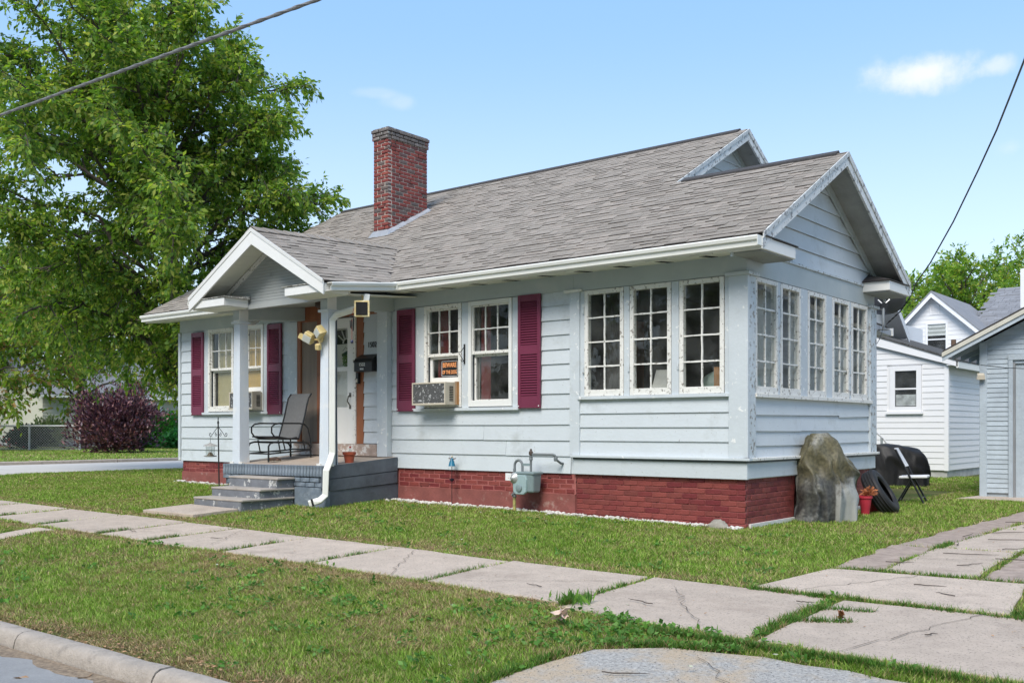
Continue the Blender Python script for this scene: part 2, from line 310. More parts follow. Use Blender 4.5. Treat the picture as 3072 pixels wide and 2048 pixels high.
def npmesh(name, V, F, m, parent=None, col=None, nper=4, loc=None, **kw):
    """fast mesh from numpy: V (n,3), F (k,nper) ; col per-vertex rgb"""
    o3 = np.array(off(parent)) if parent is not None else (np.array(loc) if loc is not None else np.zeros(3))
    me = bpy.data.meshes.new(name); me.vertices.add(len(V)); me.vertices.foreach_set('co', (V-o3).astype(np.float32).ravel())
    me.loops.add(F.size); me.loops.foreach_set('vertex_index', F.astype(np.int32).ravel())
    me.polygons.add(len(F)); me.polygons.foreach_set('loop_start', np.arange(0, F.size, nper, dtype=np.int32))
    try: me.polygons.foreach_set('loop_total', np.full(len(F), nper, dtype=np.int32))
    except Exception: pass
    if col is not None:
        a = me.color_attributes.new('Col', 'FLOAT_COLOR', 'POINT'); c = np.ones((len(V), 4), np.float32); c[:, :3] = col; a.data.foreach_set('color', c.ravel())
    me.update(calc_edges=True); me.validate(); me.materials.append(m)
    ob = bpy.data.objects.new(name, me); COL.objects.link(ob)
    if parent is not None: ob.parent = parent
    elif loc is not None: ob.location = loc
    return props(ob, **kw)
def bevel(o, wd=.01, seg=2):
    m = o.modifiers.new('bevel', 'BEVEL'); m.width = wd; m.segments = seg; m.limit_method = 'ANGLE'; return o
def textmesh(body, size, loc, rot, m, parent, name, ext=.002, bold=0., sx=1., **kw):
    cu = bpy.data.curves.new(name, 'FONT'); cu.body = body; cu.size = size; cu.extrude = ext; cu.offset = bold; cu.align_x = 'CENTER'; cu.align_y = 'CENTER'
    t = bpy.data.objects.new(name, cu); COL.objects.link(t); bpy.context.view_layer.update()
    me = bpy.data.meshes.new_from_object(t.evaluated_get(bpy.context.evaluated_depsgraph_get())); bpy.data.objects.remove(t)
    me.materials.clear(); me.materials.append(m)
    o = bpy.data.objects.new(name, me); COL.objects.link(o); o.parent = parent; o.location = Vector(loc)-off(parent); o.rotation_euler = rot; o.scale = (sx, 1, 1)
    return props(o, **kw)

# ------------------------------------------------------------------ ground
def zg(x, y):
    x = np.asarray(x, float); y = np.asarray(y, float)
    z = np.interp(y, [-40, -7.62, -7.52, -7.3, -5.0, -3.4, -0.5, 60], [-.50, -.50, -.42, -.34, -.15, -.10, 0., 0.])
    t = np.where(y > -1, .016, .016-.007*np.clip((-1-y)/2.4, 0, 1)); t = np.where(y < -5, .009*np.clip((y+7.3)/2.3, 0, 1), t)
    return z+t*np.clip(-x, 0, 12)
def zs(x, y): return float(zg(x, y))
gx = np.unique(np.concatenate([[-1500, -600, -250, -120], np.arange(-90, -20, 5), np.arange(-20, 8.01, .5), np.arange(10, 60, 5), [100, 250, 600, 1500]]))
gy = np.unique(np.concatenate([[-1500, -500, -150, -60, -40, -20, -12, -9, -7.62, -7.57, -7.52, -7.4], np.arange(-7.3, 6.01, .35), np.arange(8, 60, 4), [80, 120, 250, 600, 1500]]))
GX, GY = np.meshgrid(gx, gy); GZ = zg(GX, GY)
V = np.stack([GX.ravel(), GY.ravel(), GZ.ravel()], 1); nx = len(gx); ii = np.arange(len(gy)-1)[:, None]*nx+np.arange(nx-1)[None]
F = np.stack([ii, ii+1, ii+nx+1, ii+nx], -1).reshape(-1, 4)
npmesh('ground', V, F, turf_m, kind='structure')
PAVED = []      # polygons (world xy) without grass
def inside(poly, X, Y):
    c = np.zeros(X.shape, bool); n = len(poly)
    for i in range(n):
        x0, y0 = poly[i]; x1, y1 = poly[(i+1) % n]
        with np.errstate(divide='ignore', invalid='ignore'):
            k = ((y0 > Y) != (y1 > Y)) & (X < (x1-x0)*(Y-y0)/(y1-y0+1e-12)+x0)
        c ^= k
    return c
def slab(poly, root, m=concrete_m, th=.02, name='slab', seed=0, wob=.012, tilt=0):
    r = random.Random(seed*31+5); pts = []
    for i in range(len(poly)):
        x0, y0 = poly[i]; x1, y1 = poly[(i+1) % len(poly)]; d = math.hypot(x1-x0, y1-y0); k = max(1, int(d/.22))
        for j in range(k):
            t = j/k; w_ = wob if j else wob*.6
            pts.append((x0+(x1-x0)*t+r.uniform(-w_, w_), y0+(y1-y0)*t+r.uniform(-w_, w_)))
    tx, ty = r.uniform(-tilt, tilt), r.uniform(-tilt, tilt); cx = sum(p[0] for p in pts)/len(pts); cy = sum(p[1] for p in pts)/len(pts)
    mb = MB(); top = lambda x, y: zs(x, y)+th+tx*(x-cx)+ty*(y-cy)
    n = len(pts); i0 = 0
    mb.v = [(x, y, zs(x, y)-.06) for x, y in pts]+[(x, y, top(x, y)-.006) for x, y in pts]+[(cx+(x-cx)*.992, cy+(y-cy)*.992, top(x, y)) for x, y in pts]
    for a in (0, n):
        for j in range(n): j2 = (j+1) % n; mb.f.append((a+j, a+j2, a+n+j2, a+n+j))
    mb.f.append(tuple(2*n+j for j in range(n)))
    PAVED.append(pts)
    return mb.build(name, m, root)
sw = empty('sidewalk', (0, -4.1, 0), kind='structure')
js = [-17.2, -15.6, -14.1, -12.5, -10.95, -9.4, -7.85, -6.3, -5.2, -3.75, -2.33, -.74, .84, 2.47]
for i in range(len(js)-1):
    g = .012; a0, a1 = js[i]+g*(.3+.7*rnd.random()), js[i+1]-g*rnd.random()-.01
    yb = -4.72 if js[i] < .8 else -4.98; yt = -3.44
    slab([(a0, yb+rnd.uniform(-.04, .04)), (a1, yb+(-.1 if js[i] > -1 else 0)), (a1-.06, yt-(.05 if a1 > -1 else 0)), (a0-.06, yt)], sw, seed=i, th=.012+rnd.uniform(-.005, .006), tilt=.003)
dw = empty('driveway', (2.7, -1, 0), kind='structure')
slab([(2.54, -5.10), (5.2, -5.2), (5.2, -3.58), (3.82, -3.56), (2.53, -3.60)], dw, seed=40, th=.02)
slab([(5.24, -5.2), (9, -5.2), (9, -3.58), (5.24, -3.58)], dw, seed=41)
slab([(1.74, -3.40), (3.66, -3.46), (3.50, -2.20), (1.93, -2.30)], dw, seed=42, th=.022)
slab([(2.34, -2.14), (3.08, -2.16), (3.07, -.52), (2.36, -.52)], dw, seed=43, th=.016); slab([(2.36, -.49), (3.07, -.49), (3.06, 1.9), (2.40, 1.9)], dw, seed=53, th=.014)
slab([(2.40, 1.94), (3.07, 1.94), (3.08, 4.2), (2.5, 4.2)], dw, seed=44, th=.012)
slab([(2.5, 4.25), (3.08, 4.25), (3.1, 7.4), (2.5, 7.4)], dw, seed=45, th=.012)
slab([(1.90, -2.16), (2.31, -2.12), (2.34, -.5), (1.90, -.5)], dw, m=dirt_m, name='dirt_strip', seed=46, th=.006, wob=.04); slab([(1.91, -.49), (2.34, -.49), (2.38, 2.0), (2.47, 7.0), (2.1, 7.0), (1.93, 3.0)], dw, m=dirt_m, name='dirt_strip', seed=56, th=.006, wob=.05)
slab([(3.12, -2.16), (9, -2.1), (9, -.5), (3.11, -.5)], dw, m=dirt_m, name='dirt_strip', seed=47, th=.005, wob=.02); slab([(3.11, -.49), (9, -.49), (9, 6.9), (3.12, 6.9)], dw, m=dirt_m, name='dirt_strip', seed=57, th=.005, wob=.02)
slab([(1.55, -7.31), (1.58, -6.3), (1.72, -5.75), (2.1, -5.47), (2.7, -5.38), (3.7, -5.44), (9, -5.35), (9, -7.31)], dw, m=gravel_m, name='apron', seed=48, th=.012, wob=.03)
fw = empty('front_walk', (-7.3, -2.8, 0), kind='structure')
slab([(-7.92, -3.16), (-6.72, -3.12), (-6.70, -2.42), (-7.88, -2.42)], fw, seed=50, th=.055)
slab([(-7.56, -7.33), (-7.16, -7.33), (-7.14, -4.85), (-7.56, -4.85)], fw, seed=51, th=.012)
# street
mb = MB(); mb.prism([(-400, -40), (400, -40), (400, -7.56), (-400, -7.56)], -.49, -.448); mb.build('street', asph_m, kind='structure')
mb = MB(); mb.prism([(-23.2, -300), (-17.45, -300), (-17.45, 300), (-23.2, 300)], lambda x, y: zs(x, y)-.03, lambda x, y: max(zs(x, y), -.3)+.03)
mbx = MB(); ysx = [-300, -40, -7.6, -7.3, -5, -3.4, -.5, 20, 60, 300]
for k in range(len(ysx)-1):
    a, b_ = ysx[k], ysx[k+1]; za, zb = max(zs(-20, a), -.446)+.012, max(zs(-20, b_), -.446)+.012
    mbx.poly([(-23.2, a, za), (-17.45, a, za), (-17.45, b_, zb), (-23.2, b_, zb)])
mbx.build('cross_street', xroad_m, kind='structure')
PAVED.append([(-23.2, -300), (-17.45, -300), (-17.45, 300), (-23.2, 300)])
# curbs as segments
def curb(name, segs, prof, fn):
    root = empty(name, (segs[0][0], segs[0][1], zs(segs[0][0], segs[0][1])), kind='structure')
    for k, (x0, y0, x1, y1) in enumerate(segs):
        d = Vector((x1-x0, y1-y0, 0)); ln = d.length; d.normalize(); sd_ = Vector((d.y, -d.x, 0)); n = max(2, int(ln/.3)); r = random.Random(k+3)
        path = []
        for j in range(n+1):
            t = j/n; p = Vector((x0, y0, 0))+d*ln*t; p.z = fn(p.x, p.y)+r.uniform(-.005, .005); path.append((p+sd_*r.uniform(-.006, .006), sd_, Vector((0, 0, 1))))
        MB().sweep(prof, path).build('curb_block', curb_m, root, smooth=True)
cp = [(-.02, -.2), (-.02, -.005), (.01, .006), (.09, .004), (.125, -.012), (.15, -.05), (.165, -.12), (.165, -.2)]
cx0 = [-40, -24, -17, -14, -10.9, -7.8, -5.0, -2.3, -.42, 1.5]
curb('street_curb', [(cx0[i]+.012, -7.40, cx0[i+1]-.012, -7.40) for i in range(len(cx0)-1)], cp, lambda x, y: -.335)
curb('far_curb', [(-23.25, -7+i*6, -23.25, -7+(i+1)*6-.04) for i in range(12)], [(-.02, -.15), (-.02, .09), (.02, .11), (.12, .11), (.15, .08), (.15, -.15)], lambda x, y: zs(x, y))
# ================================================================== HOUSE
house = empty('bungalow_house', (0, 0, 0), 'single-storey pale blue lap-sided bungalow with burgundy shutters, red painted brick base and glazed sunroom', 'house')
PY, PX = ('Y', 0.), ('X', 0.)
YF, XE, XW, XG = 0., 0., -11.88, -2.55          # front wall, sunroom end wall, far west wall, main gable wall
SR = 4.35                                        # sunroom depth
RZ = lambda y: 3.70+.562*y                       # front roof plane
M_PITCH = .562
# windows (u0,u1,z0,z1)
casF = [(-2.33, -1.70), (-1.615, -.995), (-.89, -.265)]
casS = [(.19, .86), (.93, 1.575), (1.80, 2.445), (2.67, 3.32), (3.40, 4.07)]
dhs = [(-10.95, -10.15), (-10.03, -9.27), (-5.30, -4.535), (-4.40, -3.57)]
DOORB = (-8.31, -7.68); DOORW = (-7.66, -6.86)
def wall_holes(pl, u0, u1, z0, z1, holes, m, name, d0=-.14, d1=-.004, parent=house):
    us = sorted(set([u0, u1]+[h[0] for h in holes]+[h[1] for h in holes])); mb = MB()
    for a, b in zip(us[:-1], us[1:]):
        zz = [(z0, z1)]
        for h in holes:
            if h[0] <= a+1e-6 and h[1] >= b-1e-6:
                nz_ = []
                for p, q in zz:
                    if h[2] > p: nz_.append((p, min(q, h[2])))
                    if h[3] < q: nz_.append((max(p, h[3]), q))
                zz = [t for t in nz_ if t[1]-t[0] > 1e-4]
        for p, q in zz: mb.pb(pl, a, b, d0, d1, p, q)
    return mb.build(name, m, parent)
HF = [(a, b, 1.64, 3.06) for a, b in casF]+[(a, b, 1.54, 3.07) for a, b in dhs]+[(-8.22, -7.68, .98, 3.05), (-7.66, -6.88, .98, 3.05)]
HS = [(a, b, 1.64, 3.06) for a, b in casS]
wall_holes(PY, XW, 0, .60, 3.30, HF, trim_m, 'wall')
wall_holes(PX, .0, SR, .60, 3.42, HS, trim_m, 'wall')
MB().pb(PX, 0, SR, -.14, -.004, 3.42, 3.44).build('wall', trim_m, house)
gap_m = mat('dark_lap_shadow_gap', (.10, .105, .11), .9)
# gable end of sunroom (triangle)
gy0, gyp, gy1 = -.42, 2.165, 4.75; ZP = RZ(gyp)
mb = MB(); t = .13
a = [(0-.004, .0, 3.44), (0-.004, SR, 3.44), (0-.004, gyp, ZP-.10)]
mb.v = a+[(x-t, y, z) for x, y, z in a]; mb.f = [(0, 1, 2), (5, 4, 3), (0, 3, 4, 1), (1, 4, 5, 2), (2, 5, 3, 0)]; mb.build('gable_wall', trim_m, house)
# rear and hidden walls
MB().box(XG, 0, SR-.12, SR, .6, 3.5).build('wall', trim_m, house)
MB().box(XG-.13, XG, SR, 9.2, .0, 3.6).build('wall', siding_m, house)
MB().box(XW, XG, 9.06, 9.2, .0, 3.6).build('wall', siding_m, house)
MB().box(XW, XW+.13, 0, 9.2, .60, 3.4).build('wall', siding_m, house)
MGP = 4.6
mb = MB(); a = [(XG, SR, 3.4), (XG, 9.2, 3.4), (XG, MGP, RZ(MGP)-.12), (XG, 2.0, RZ(2.0)-.12), (XG, 2.0, 3.4)]; mb.v = a+[(x-.12, y, z) for x, y, z in a]
mb.f = [(0, 1, 2, 3, 4), (9, 8, 7, 6, 5)]+[(i, 5+i, 5+(i+1) % 5, (i+1) % 5) for i in range(5)]; mb.build('gable_wall', siding_m, house)
mb = MB(); a = [(XW, 0, 3.4), (XW, 9.2, 3.4), (XW, MGP, RZ(MGP)-.12)]; mb.v = a+[(x+.12, y, z) for x, y, z in a]
mb.f = [(0, 1, 2), (5, 4, 3), (0, 3, 4, 1), (1, 4, 5, 2), (2, 5, 3, 0)]; mb.build('gable_wall', siding_m, house)
# boards on the main gable above the sunroom roof, and its little vent
zz_ = 5.0
while zz_ < 6.1:
    h0 = (zz_-3.70+.12)/.562; y0 = max(2.0, h0); y1 = 2*MGP-y0
    if y1 > y0: MB().hexa([(XG+.002, y0, zz_), (XG+.024, y0, zz_), (XG+.024, y1, zz_), (XG+.002, y1, zz_), (XG+.002, y0+.2, zz_+.19), (XG+.008, y0+.2, zz_+.19), (XG+.008, y1-.2, zz_+.19), (XG+.002, y1-.2, zz_+.19)]).build('siding_board', siding_m, house)
    zz_ += .195
# interior: rooms that the windows look into
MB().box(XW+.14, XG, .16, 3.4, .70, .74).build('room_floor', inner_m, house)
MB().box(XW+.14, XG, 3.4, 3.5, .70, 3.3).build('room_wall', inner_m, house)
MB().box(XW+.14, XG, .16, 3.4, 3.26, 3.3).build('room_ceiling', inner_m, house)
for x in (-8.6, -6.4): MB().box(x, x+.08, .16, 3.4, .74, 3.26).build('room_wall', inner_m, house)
MB().box(XG, 0-.15, .15, SR-.13, .70, .74).build('sunroom_floor', inner_sun, house)
MB().box(XG, -.15, .15, SR-.13, 3.26, 3.3).build('sunroom_ceiling', inner_sun, house)
MB().box(XG, XG+.03, .15, SR-.13, .74, 3.26).build('sunroom_wall', inner_m, house)
MB().box(XG+.03, -.15, SR-.16, SR-.13, .74, 3.26).build('sunroom_wall', inner_sun, house)
MB().box(XG+.03, XG+.07, .9, 1.75, .74, 2.8).build('inner_door', wood_m, house)
# ---- lap siding
def lap(pl, u0, u1, zs_, ztop, holes=(), m=siding_m, parent=house, dp=.024, clip=None, wob=0., joints=0, name='siding_board'):
    lv = list(zs_)+[ztop]; r = random.Random(int(abs(u0)*100+zs_[0]*10))
    for za, zb in zip(lv[:-1], lv[1:]):
        cuts = [(u0, u1)] if clip is None else [clip(za, zb)]
        if cuts[0] is None: continue
        u_0, u_1 = cuts[0]
        us = sorted(set([u_0, u_1]+[q for h in holes for q in (h[0], h[1]) if u_0 < q < u_1 and h[2] < zb-.01 and h[3] > za+.01]))
        segs = []
        for a, b in zip(us[:-1], us[1:]):
            zz = [(za, zb)]
            for h in holes:
                if h[0] <= a+1e-6 and h[1] >= b-1e-6:
                    nn = []
                    for p, q in zz:
                        if h[2] >= q or h[3] <= p: nn.append((p, q)); continue
                        if h[2] > p+.012: nn.append((p, h[2]))
                        if h[3] < q-.012: nn.append((h[3], q))
                    zz = nn
            segs.append((a, b, zz))
        grp = []; cur = []
        for sgm in segs:
            if not sgm[2]:
                if cur: grp.append(cur); cur = []
            else: cur.append(sgm)
        if cur: grp.append(cur)
        if joints and len(grp) == 1 and (grp[0][-1][1]-grp[0][0][0]) > 2.4 and len(grp[0]) == 1:
            a, b, zz = grp[0][0]; j = a+(b-a)*r.uniform(.3, .7); grp = [[(a, j-.002, zz)], [(j+.002, b, zz)]]
        for g in grp:
            mb = MB()
            for a, b, zz in g:
                for p, q in zz:
                    f = lambda z: dp-(dp-.006)*(z-za)/(zb-za)
                    w0 = r.uniform(-wob, wob); w1 = r.uniform(-wob, wob)
                    q2 = q if q < zb-1e-6 else zb+.004
                    a1, b1 = a, b
                    if clip is not None: c2 = clip(zb-.001, zb); a1, b1 = (c2 if c2 else ((a+b)/2, (a+b)/2))
                    k, c = pl
                    P_ = lambda u, d, z: (u, c-d, z) if k == 'Y' else (c+d, u, z)
                    g0 = .012 if (p == za and za-zs_[0] > .01) else 0
                    pz0, pz1 = (p+w0 if p == za else p), (p+w1 if p == za else p)
                    mb.hexa([P_(a, 0, pz0+g0), P_(b, 0, pz1+g0), P_(b, f(p), pz1+g0*.4), P_(a, f(p), pz0+g0*.4), P_(a1, 0, q2), P_(b1, 0, q2), P_(b1, f(q2), q2), P_(a1, f(q2), q2)])
            if mb.v: mb.build(name, m, parent)
mz = [.60, .83, 1.045, 1.263, 1.488, 1.687, 1.887, 2.097, 2.295, 2.492, 2.694, 2.898]
# west wing (left of porch), middle wing, porch bay, sunroom
lap(PY, XW+.02, -8.56, [.60, .815, 1.03, 1.25, 1.47, 1.68, 1.89, 2.09, 2.30, 2.50, 2.71, 2.90], 3.07, [(-11.47, -8.745, 1.475, 3.3)], wob=.004)
lap(PY, -6.67, -6.255, [.98, 1.16, 1.36, 1.57, 1.78, 1.97, 2.16, 2.36, 2.56, 2.76, 2.93], 3.08)
lap(PY, -6.02, -2.56, mz, 3.08, [(-5.873, -3.054, 1.475, 3.3)], wob=.003, joints=1)
lap(PY, -2.40, -.20, [.86, 1.045, 1.225, 1.408], 1.60)
lap(PX, .20, 4.14, [.86, 1.0, 1.186, 1.378], 1.59, wob=.014, dp=.028, joints=1)
def gclip(za, zb):
    y0 = max(.0, (za-3.70+.11)/.562); y1 = 2*gyp-y0
    return (y0, min(y1, SR)) if y1-y0 > .05 else None
lap(PX, 0, SR, [3.37, 3.575, 3.795, 4.00, 4.22, 4.45, 4.66], 4.86, clip=gclip, dp=.03)
# ---- trim boards
def tb(pl, u0, u1, z0, z1, d=.028, m=trim_m, name='trim_board', d0=-.003, bv=.004, **kw):
    o = MB().pb(pl, u0, u1, d0, d, z0, z1).build(name, m, house, **kw); return bevel(o, bv, 1) if bv else o
tb(PY, XW-.02, -8.31, 3.075, 3.33, .03, frieze_m, 'frieze_board'); tb(PY, -8.31, -6.255, 3.10, 3.33, .031, frieze_m, 'frieze_board')
tb(PY, -6.255, -2.50, 3.085, 3.33, .03, frieze_m, 'frieze_board'); tb(PY, -2.50, .03, 3.065, 3.33, .03, frieze_m, 'frieze_board')
tb(PX, .001, SR+.02, 3.065, 3.335, .0295, frieze_m, 'frieze_board'); tb(PX, -.035, SR+.04, 3.335, 3.37, .05, old_trim_m, 'band_moulding')
tb(PY, -2.56, -2.40, .86, 3.05, .045, trim_m, 'pilaster'); tb(PY, -2.64, -2.36, 3.05, 3.085, .075, white_m, 'pilaster_cap')
tb(PY, -2.40, -2.33, 1.60, 3.06, .02, trim_m)
tb(PY, -1.70, -1.615, 1.64, 3.06, .032, trim_m, 'mullion_post'); tb(PY, -.995, -.89, 1.64, 3.06, .032, trim_m, 'mullion_post'); tb(PY, -.265, -.20, 1.60, 3.06, .02, trim_m)
tb(PY, -.20, .052, .86, 3.045, .05, trim_m, 'corner_post'); tb(PX, -.045, .175, .86, 3.045, .05, old_trim_m, 'corner_post')
tb(PY, -.23, .085, 3.045, 3.085, .085, trim_m, 'post_cap'); tb(PX, -.02, .215, 3.046, 3.084, .084, old_trim_m, 'post_cap')
tb(PX, 4.14, SR+.06, .86, 3.045, .05, old_trim_m, 'corner_post'); tb(PX, 4.10, SR+.10, 3.045, 3.085, .084, old_trim_m, 'post_cap')
for a, b in ((.86, .93), (1.575, 1.80), (2.445, 2.67), (3.32, 3.40)): tb(PX, a, b, 1.64, 3.06, .03, old_trim_m if b-a < .15 else trim_m, 'mullion_post')
tb(PX, 4.07, 4.14, 1.60, 3.06, .02, old_trim_m)
tb(PY, -2.42, -.19, 1.598, 1.640, .062, trim_m, 'window_sill'); tb(PX, .165, 4.20, 1.592, 1.640, .068, oldwhite_m, 'window_sill')
# water table and skirt
tb(PY, -2.52, .09, .825, .86, .09, trim_m, 'drip_cap'); tb(PX, -.088, SR+.09, .824, .86, .089, oldwhite_m, 'drip_cap')
tb(PY, -2.50, .053, .80, .825, .055, deck_side, 'drip_moulding'); tb(PX, -.054, SR+.05, .80, .824, .054, deck_side, 'drip_moulding')
tb(PY, -2.50, .036, .60, .80, .04, siding_m, 'skirt_board'); tb(PX, -.038, SR+.04, .61, .80, .037, siding_m, 'skirt_board')
tb(PY, -11.95, -11.88, .6, 3.07, .035, trim_m, 'corner_board')
# window trims on the main front
for a, b in ((-11.09, -10.95), (-10.15, -10.03), (-9.27, -9.14), (-5.49, -5.30), (-4.535, -4.40), (-3.57, -3.45)): tb(PY, a, b, 1.52, 3.075, .028, trim_m)
tb(PY, -11.10, -9.12, 1.475, 1.52, .07, trim_m, 'window_sill'); tb(PY, -5.50, -3.44, 1.475, 1.52, .07, trim_m, 'window_sill')
# porch pilasters and threshold
tb(PY, -8.555, -8.315, .78, 3.05, .05, trim_m, 'pilaster'); tb(PY, -6.255, -6.03, .77, 3.05, .12, trim_m, 'pilaster'); tb(PY, -6.29, -5.99, 3.05, 3.09, .15, trim_m, 'pilaster_cap')
tb(PY, -8.31, -6.257, .775, .965, .13, sillwood, 'threshold_board')
# ---- foundation bricks
found = MB().box(XW+.03, -2.49, .012, .14, -.3, .598).build('foundation', mortar_red, house)
found2 = MB().box(-2.482, -.012, .016, .14, -.3, .598).build('foundation', mortar_red, house)
MB().box(-.14, -.014, .0165, SR-.02, -.3, .606).build('foundation', mortar_red, house)
MB().box(-.13, .022, .10, SR, -.25, .06).build('footing', stone_w, house)
MB().box(XG-.10, XG-.01, SR, 9.15, -.3, .4).build('foundation', mortar_red, house)
BR = {}
def brick_mesh(lx, ly, lz, m, key):
    if key in BR: return BR[key]
    b = bmesh.new(); bmesh.ops.create_cube(b, size=1); bmesh.ops.scale(b, vec=(lx, ly, lz), verts=b.verts)
    bmesh.ops.bevel(b, geom=b.edges[:], offset=min(.006, lz*.12), segments=1, affect='EDGES')
    me = bpy.data.meshes.new('brick'); b.to_mesh(me); b.free(); me.materials.append(m); BR[key] = me; return me
def brick_obj(parent, c, lx, ly, lz, m, r=None, name='brick'):
    me = brick_mesh(round(lx, 2), round(ly, 2), round(lz, 3), m, (round(lx, 2), round(ly, 2), round(lz, 3), m.name))
    o = bpy.data.objects.new(name, me); COL.objects.link(o); o.parent = parent; o.location = Vector(c)-off(parent)
    if r: o.rotation_euler = (0, 0, r)
    return o
def bricks(parent, pl, u0, u1, z0, z1, ch, bl=.215, dp=.05, pr=.006, m=brick_red, jit=.002, ofs=0., lim=None, gap=.009, seed=1):
    r = random.Random(seed); n = int(round((z1-z0)/ch)); st = MB()
    for i in range(n):
        za = z0+i*ch; u = u0-(bl*.5 if i % 2 else 0)-ofs
        while u < u1-.02:
            a, b = max(u, u0), min(u+bl, u1); u += bl
            if b-a < .04: continue
            l = round(b-a-gap, 2); d = pr+r.uniform(-jit, jit); cu, cz = (a+b)/2, za+ch/2+r.uniform(-jit, jit)
            k, c = pl
            cc = (cu, c-d+dp/2, cz) if k == 'Y' else (c+d-dp/2, cu, cz)
            sz = (l, dp, ch-gap) if k == 'Y' else (dp, l, ch-gap)
            if lim and not lim(cc): st.box(cc[0]-sz[0]/2, cc[0]+sz[0]/2, cc[1]-sz[1]/2, cc[1]+sz[1]/2, cc[2]-sz[2]/2, cc[2]+sz[2]/2); continue
            brick_obj(parent, cc, *sz, m)
    if st.v: st.build('brickwork', m, parent, kind='stuff')
bricks(found2, ('Y', .012), -2.482, -.0, .597-8.8*.0685+.0, .597, .0685, seed=3, gap=.007)
bricks(found2, ('X', -.012), .06, 4.3, .605-8.8*.0685, .605, .0685, seed=4, lim=lambda c: c[1] < 1.25, gap=.007)
bricks(found, ('Y', .012), -5.88, -2.51, .597-4*.0685, .597, .0685, seed=5, jit=.004, gap=.011)
bricks(found, ('Y', .012), XW+.03, -8.44, .597-3*.0685, .597, .0685, seed=6, jit=.004, gap=.011)
MB().box(-5.89, -2.495, -.008, .05, -.2, .32).build('parging', parge_m, found); MB().box(XW+.02, -8.43, -.008, .05, 0, .388).build('parging', parge_m, found)
# ---- windows
def pane_box(pl, u0, u1, z0, z1, d, parent): return MB().pb(pl, u0, u1, d-.003, d, z0, z1).build('pane', glass_m, parent)
def ragged(pl, u0, u1, z0, z1, d0, d1, m, parent, name, r):
    """a thin bar with slightly uneven putty edges"""
    mb = MB(); vert = (z1-z0) > (u1-u0); n = max(2, int(max(z1-z0, u1-u0)/.06)); k, c = pl
    P_ = lambda u, d, z: (u, c-d, z) if k == 'Y' else (c+d, u, z)
    for i in range(n+1):
        t = i/n; e0, e1 = r.uniform(-.0035, .0035), r.uniform(-.0035, .0035)
        if vert: z = z0+(z1-z0)*t; q = [(u0+e0, z), (u1+e1, z)]
        else: u = u0+(u1-u0)*t; q = [(u, z0+e0), (u, z1+e1)]
        mb.v += [P_(q[0][0], d0, q[0][1]), P_(q[1][0], d0, q[1][1]), P_(q[1][0], d1, q[1][1]), P_(q[0][0], d1, q[0][1])]
        if i:
            o = len(mb.v)-8
            for j in range(4): mb.f.append((o+j, o+(j+1) % 4, o+4+(j+1) % 4, o+4+j))
    return mb.build(name, m, parent)
def lites(pl, win, u0, u1, z0, z1, nc, nr, d, mw=.02, m=oldwhite_m, seed=0):
    r = random.Random(seed); pw = (u1-u0-(nc-1)*mw)/nc; ph = (z1-z0-(nr-1)*mw)/nr
    for i in range(1, nc): ragged(pl, u0+i*pw+(i-1)*mw, u0+i*(pw+mw), z0, z1, d-.014, d+.010, m, win, 'muntin', r)
    for j in range(1, nr): ragged(pl, u0, u1, z0+j*ph+(j-1)*mw, z0+j*(ph+mw), d-.013, d+.012, m, win, 'muntin', r)
    for i in range(nc):
        for j in range(nr): a = u0+i*(pw+mw); b = z0+j*(ph+mw); pane_box(pl, a-.002, a+pw+.002, b-.002, b+ph+.002, d+r.uniform(-.001, .001), win)
def frame(pl, u0, u1, z0, z1, ws, wt, wb, d0, d1, m, name, parent=house):
    mb = MB(); mb.pb(pl, u0, u0+ws, d0, d1, z0, z1).pb(pl, u1-ws, u1, d0, d1, z0, z1).pb(pl, u0+ws, u1-ws, d0, d1-.001, z0, z0+wb).pb(pl, u0+ws, u1-ws, d0, d1-.001, z1-wt, z1)
    return bevel(mb.build(name, m, parent), .003, 1)
for k, (a, b) in enumerate(casF):
    w_ = frame(PY, a+.006, b-.006, 1.643, 3.056, .056, .058, .085, -.045, .034, oldwhite_m, 'window'); lites(PY, w_, a+.06, b-.06, 1.726, 3.0, 2, 4, .005, seed=k)
    for hz in (1.95, 2.75): MB().pb(PY, a-.018, a+.004, .03, .046, hz, hz+.09).build('hinge', old_trim_m, w_)
for k, (a, b) in enumerate(casS):
    w_ = frame(PX, a+.006, b-.006, 1.643, 3.056, .056, .058, .085, -.045, .034, oldwhite_m, 'window'); lites(PX, w_, a+.06, b-.06, 1.726, 3.0, 2, 4, .005, seed=k+9)
wins = []
for k, (a, b) in enumerate(dhs):
    w_ = frame(PY, a+.004, b-.004, 1.535, 3.075, .055, .062, .09, .0, .045, oldwhite_m if k in (0, 2) else white_m, 'window'); wins.append(w_)
    sm = frame(PY, a+.058, b-.058, 2.30, 3.012, .022, .02, .045, -.03, .012, oldwhite_m, 'upper_sash', w_)
    lites(PY, w_, a+.08, b-.08, 2.345, 2.99, 3, 2, -.012, mw=.018, seed=k+20)
    up = {1: .27, 2: .29}.get(k, 0)        # raised lower sash above the air conditioners
    frame(PY, a+.06, b-.06, 1.62+up, 2.305, .03 if not up else .05, .04, .075 if up else .02, -.075, -.035, white_m if up else oldwhite_m, 'lower_sash', w_)
    pane_box(PY, a+.088, b-.088, 1.64+up+(.05 if up else 0), 2.27, -.055, w_)
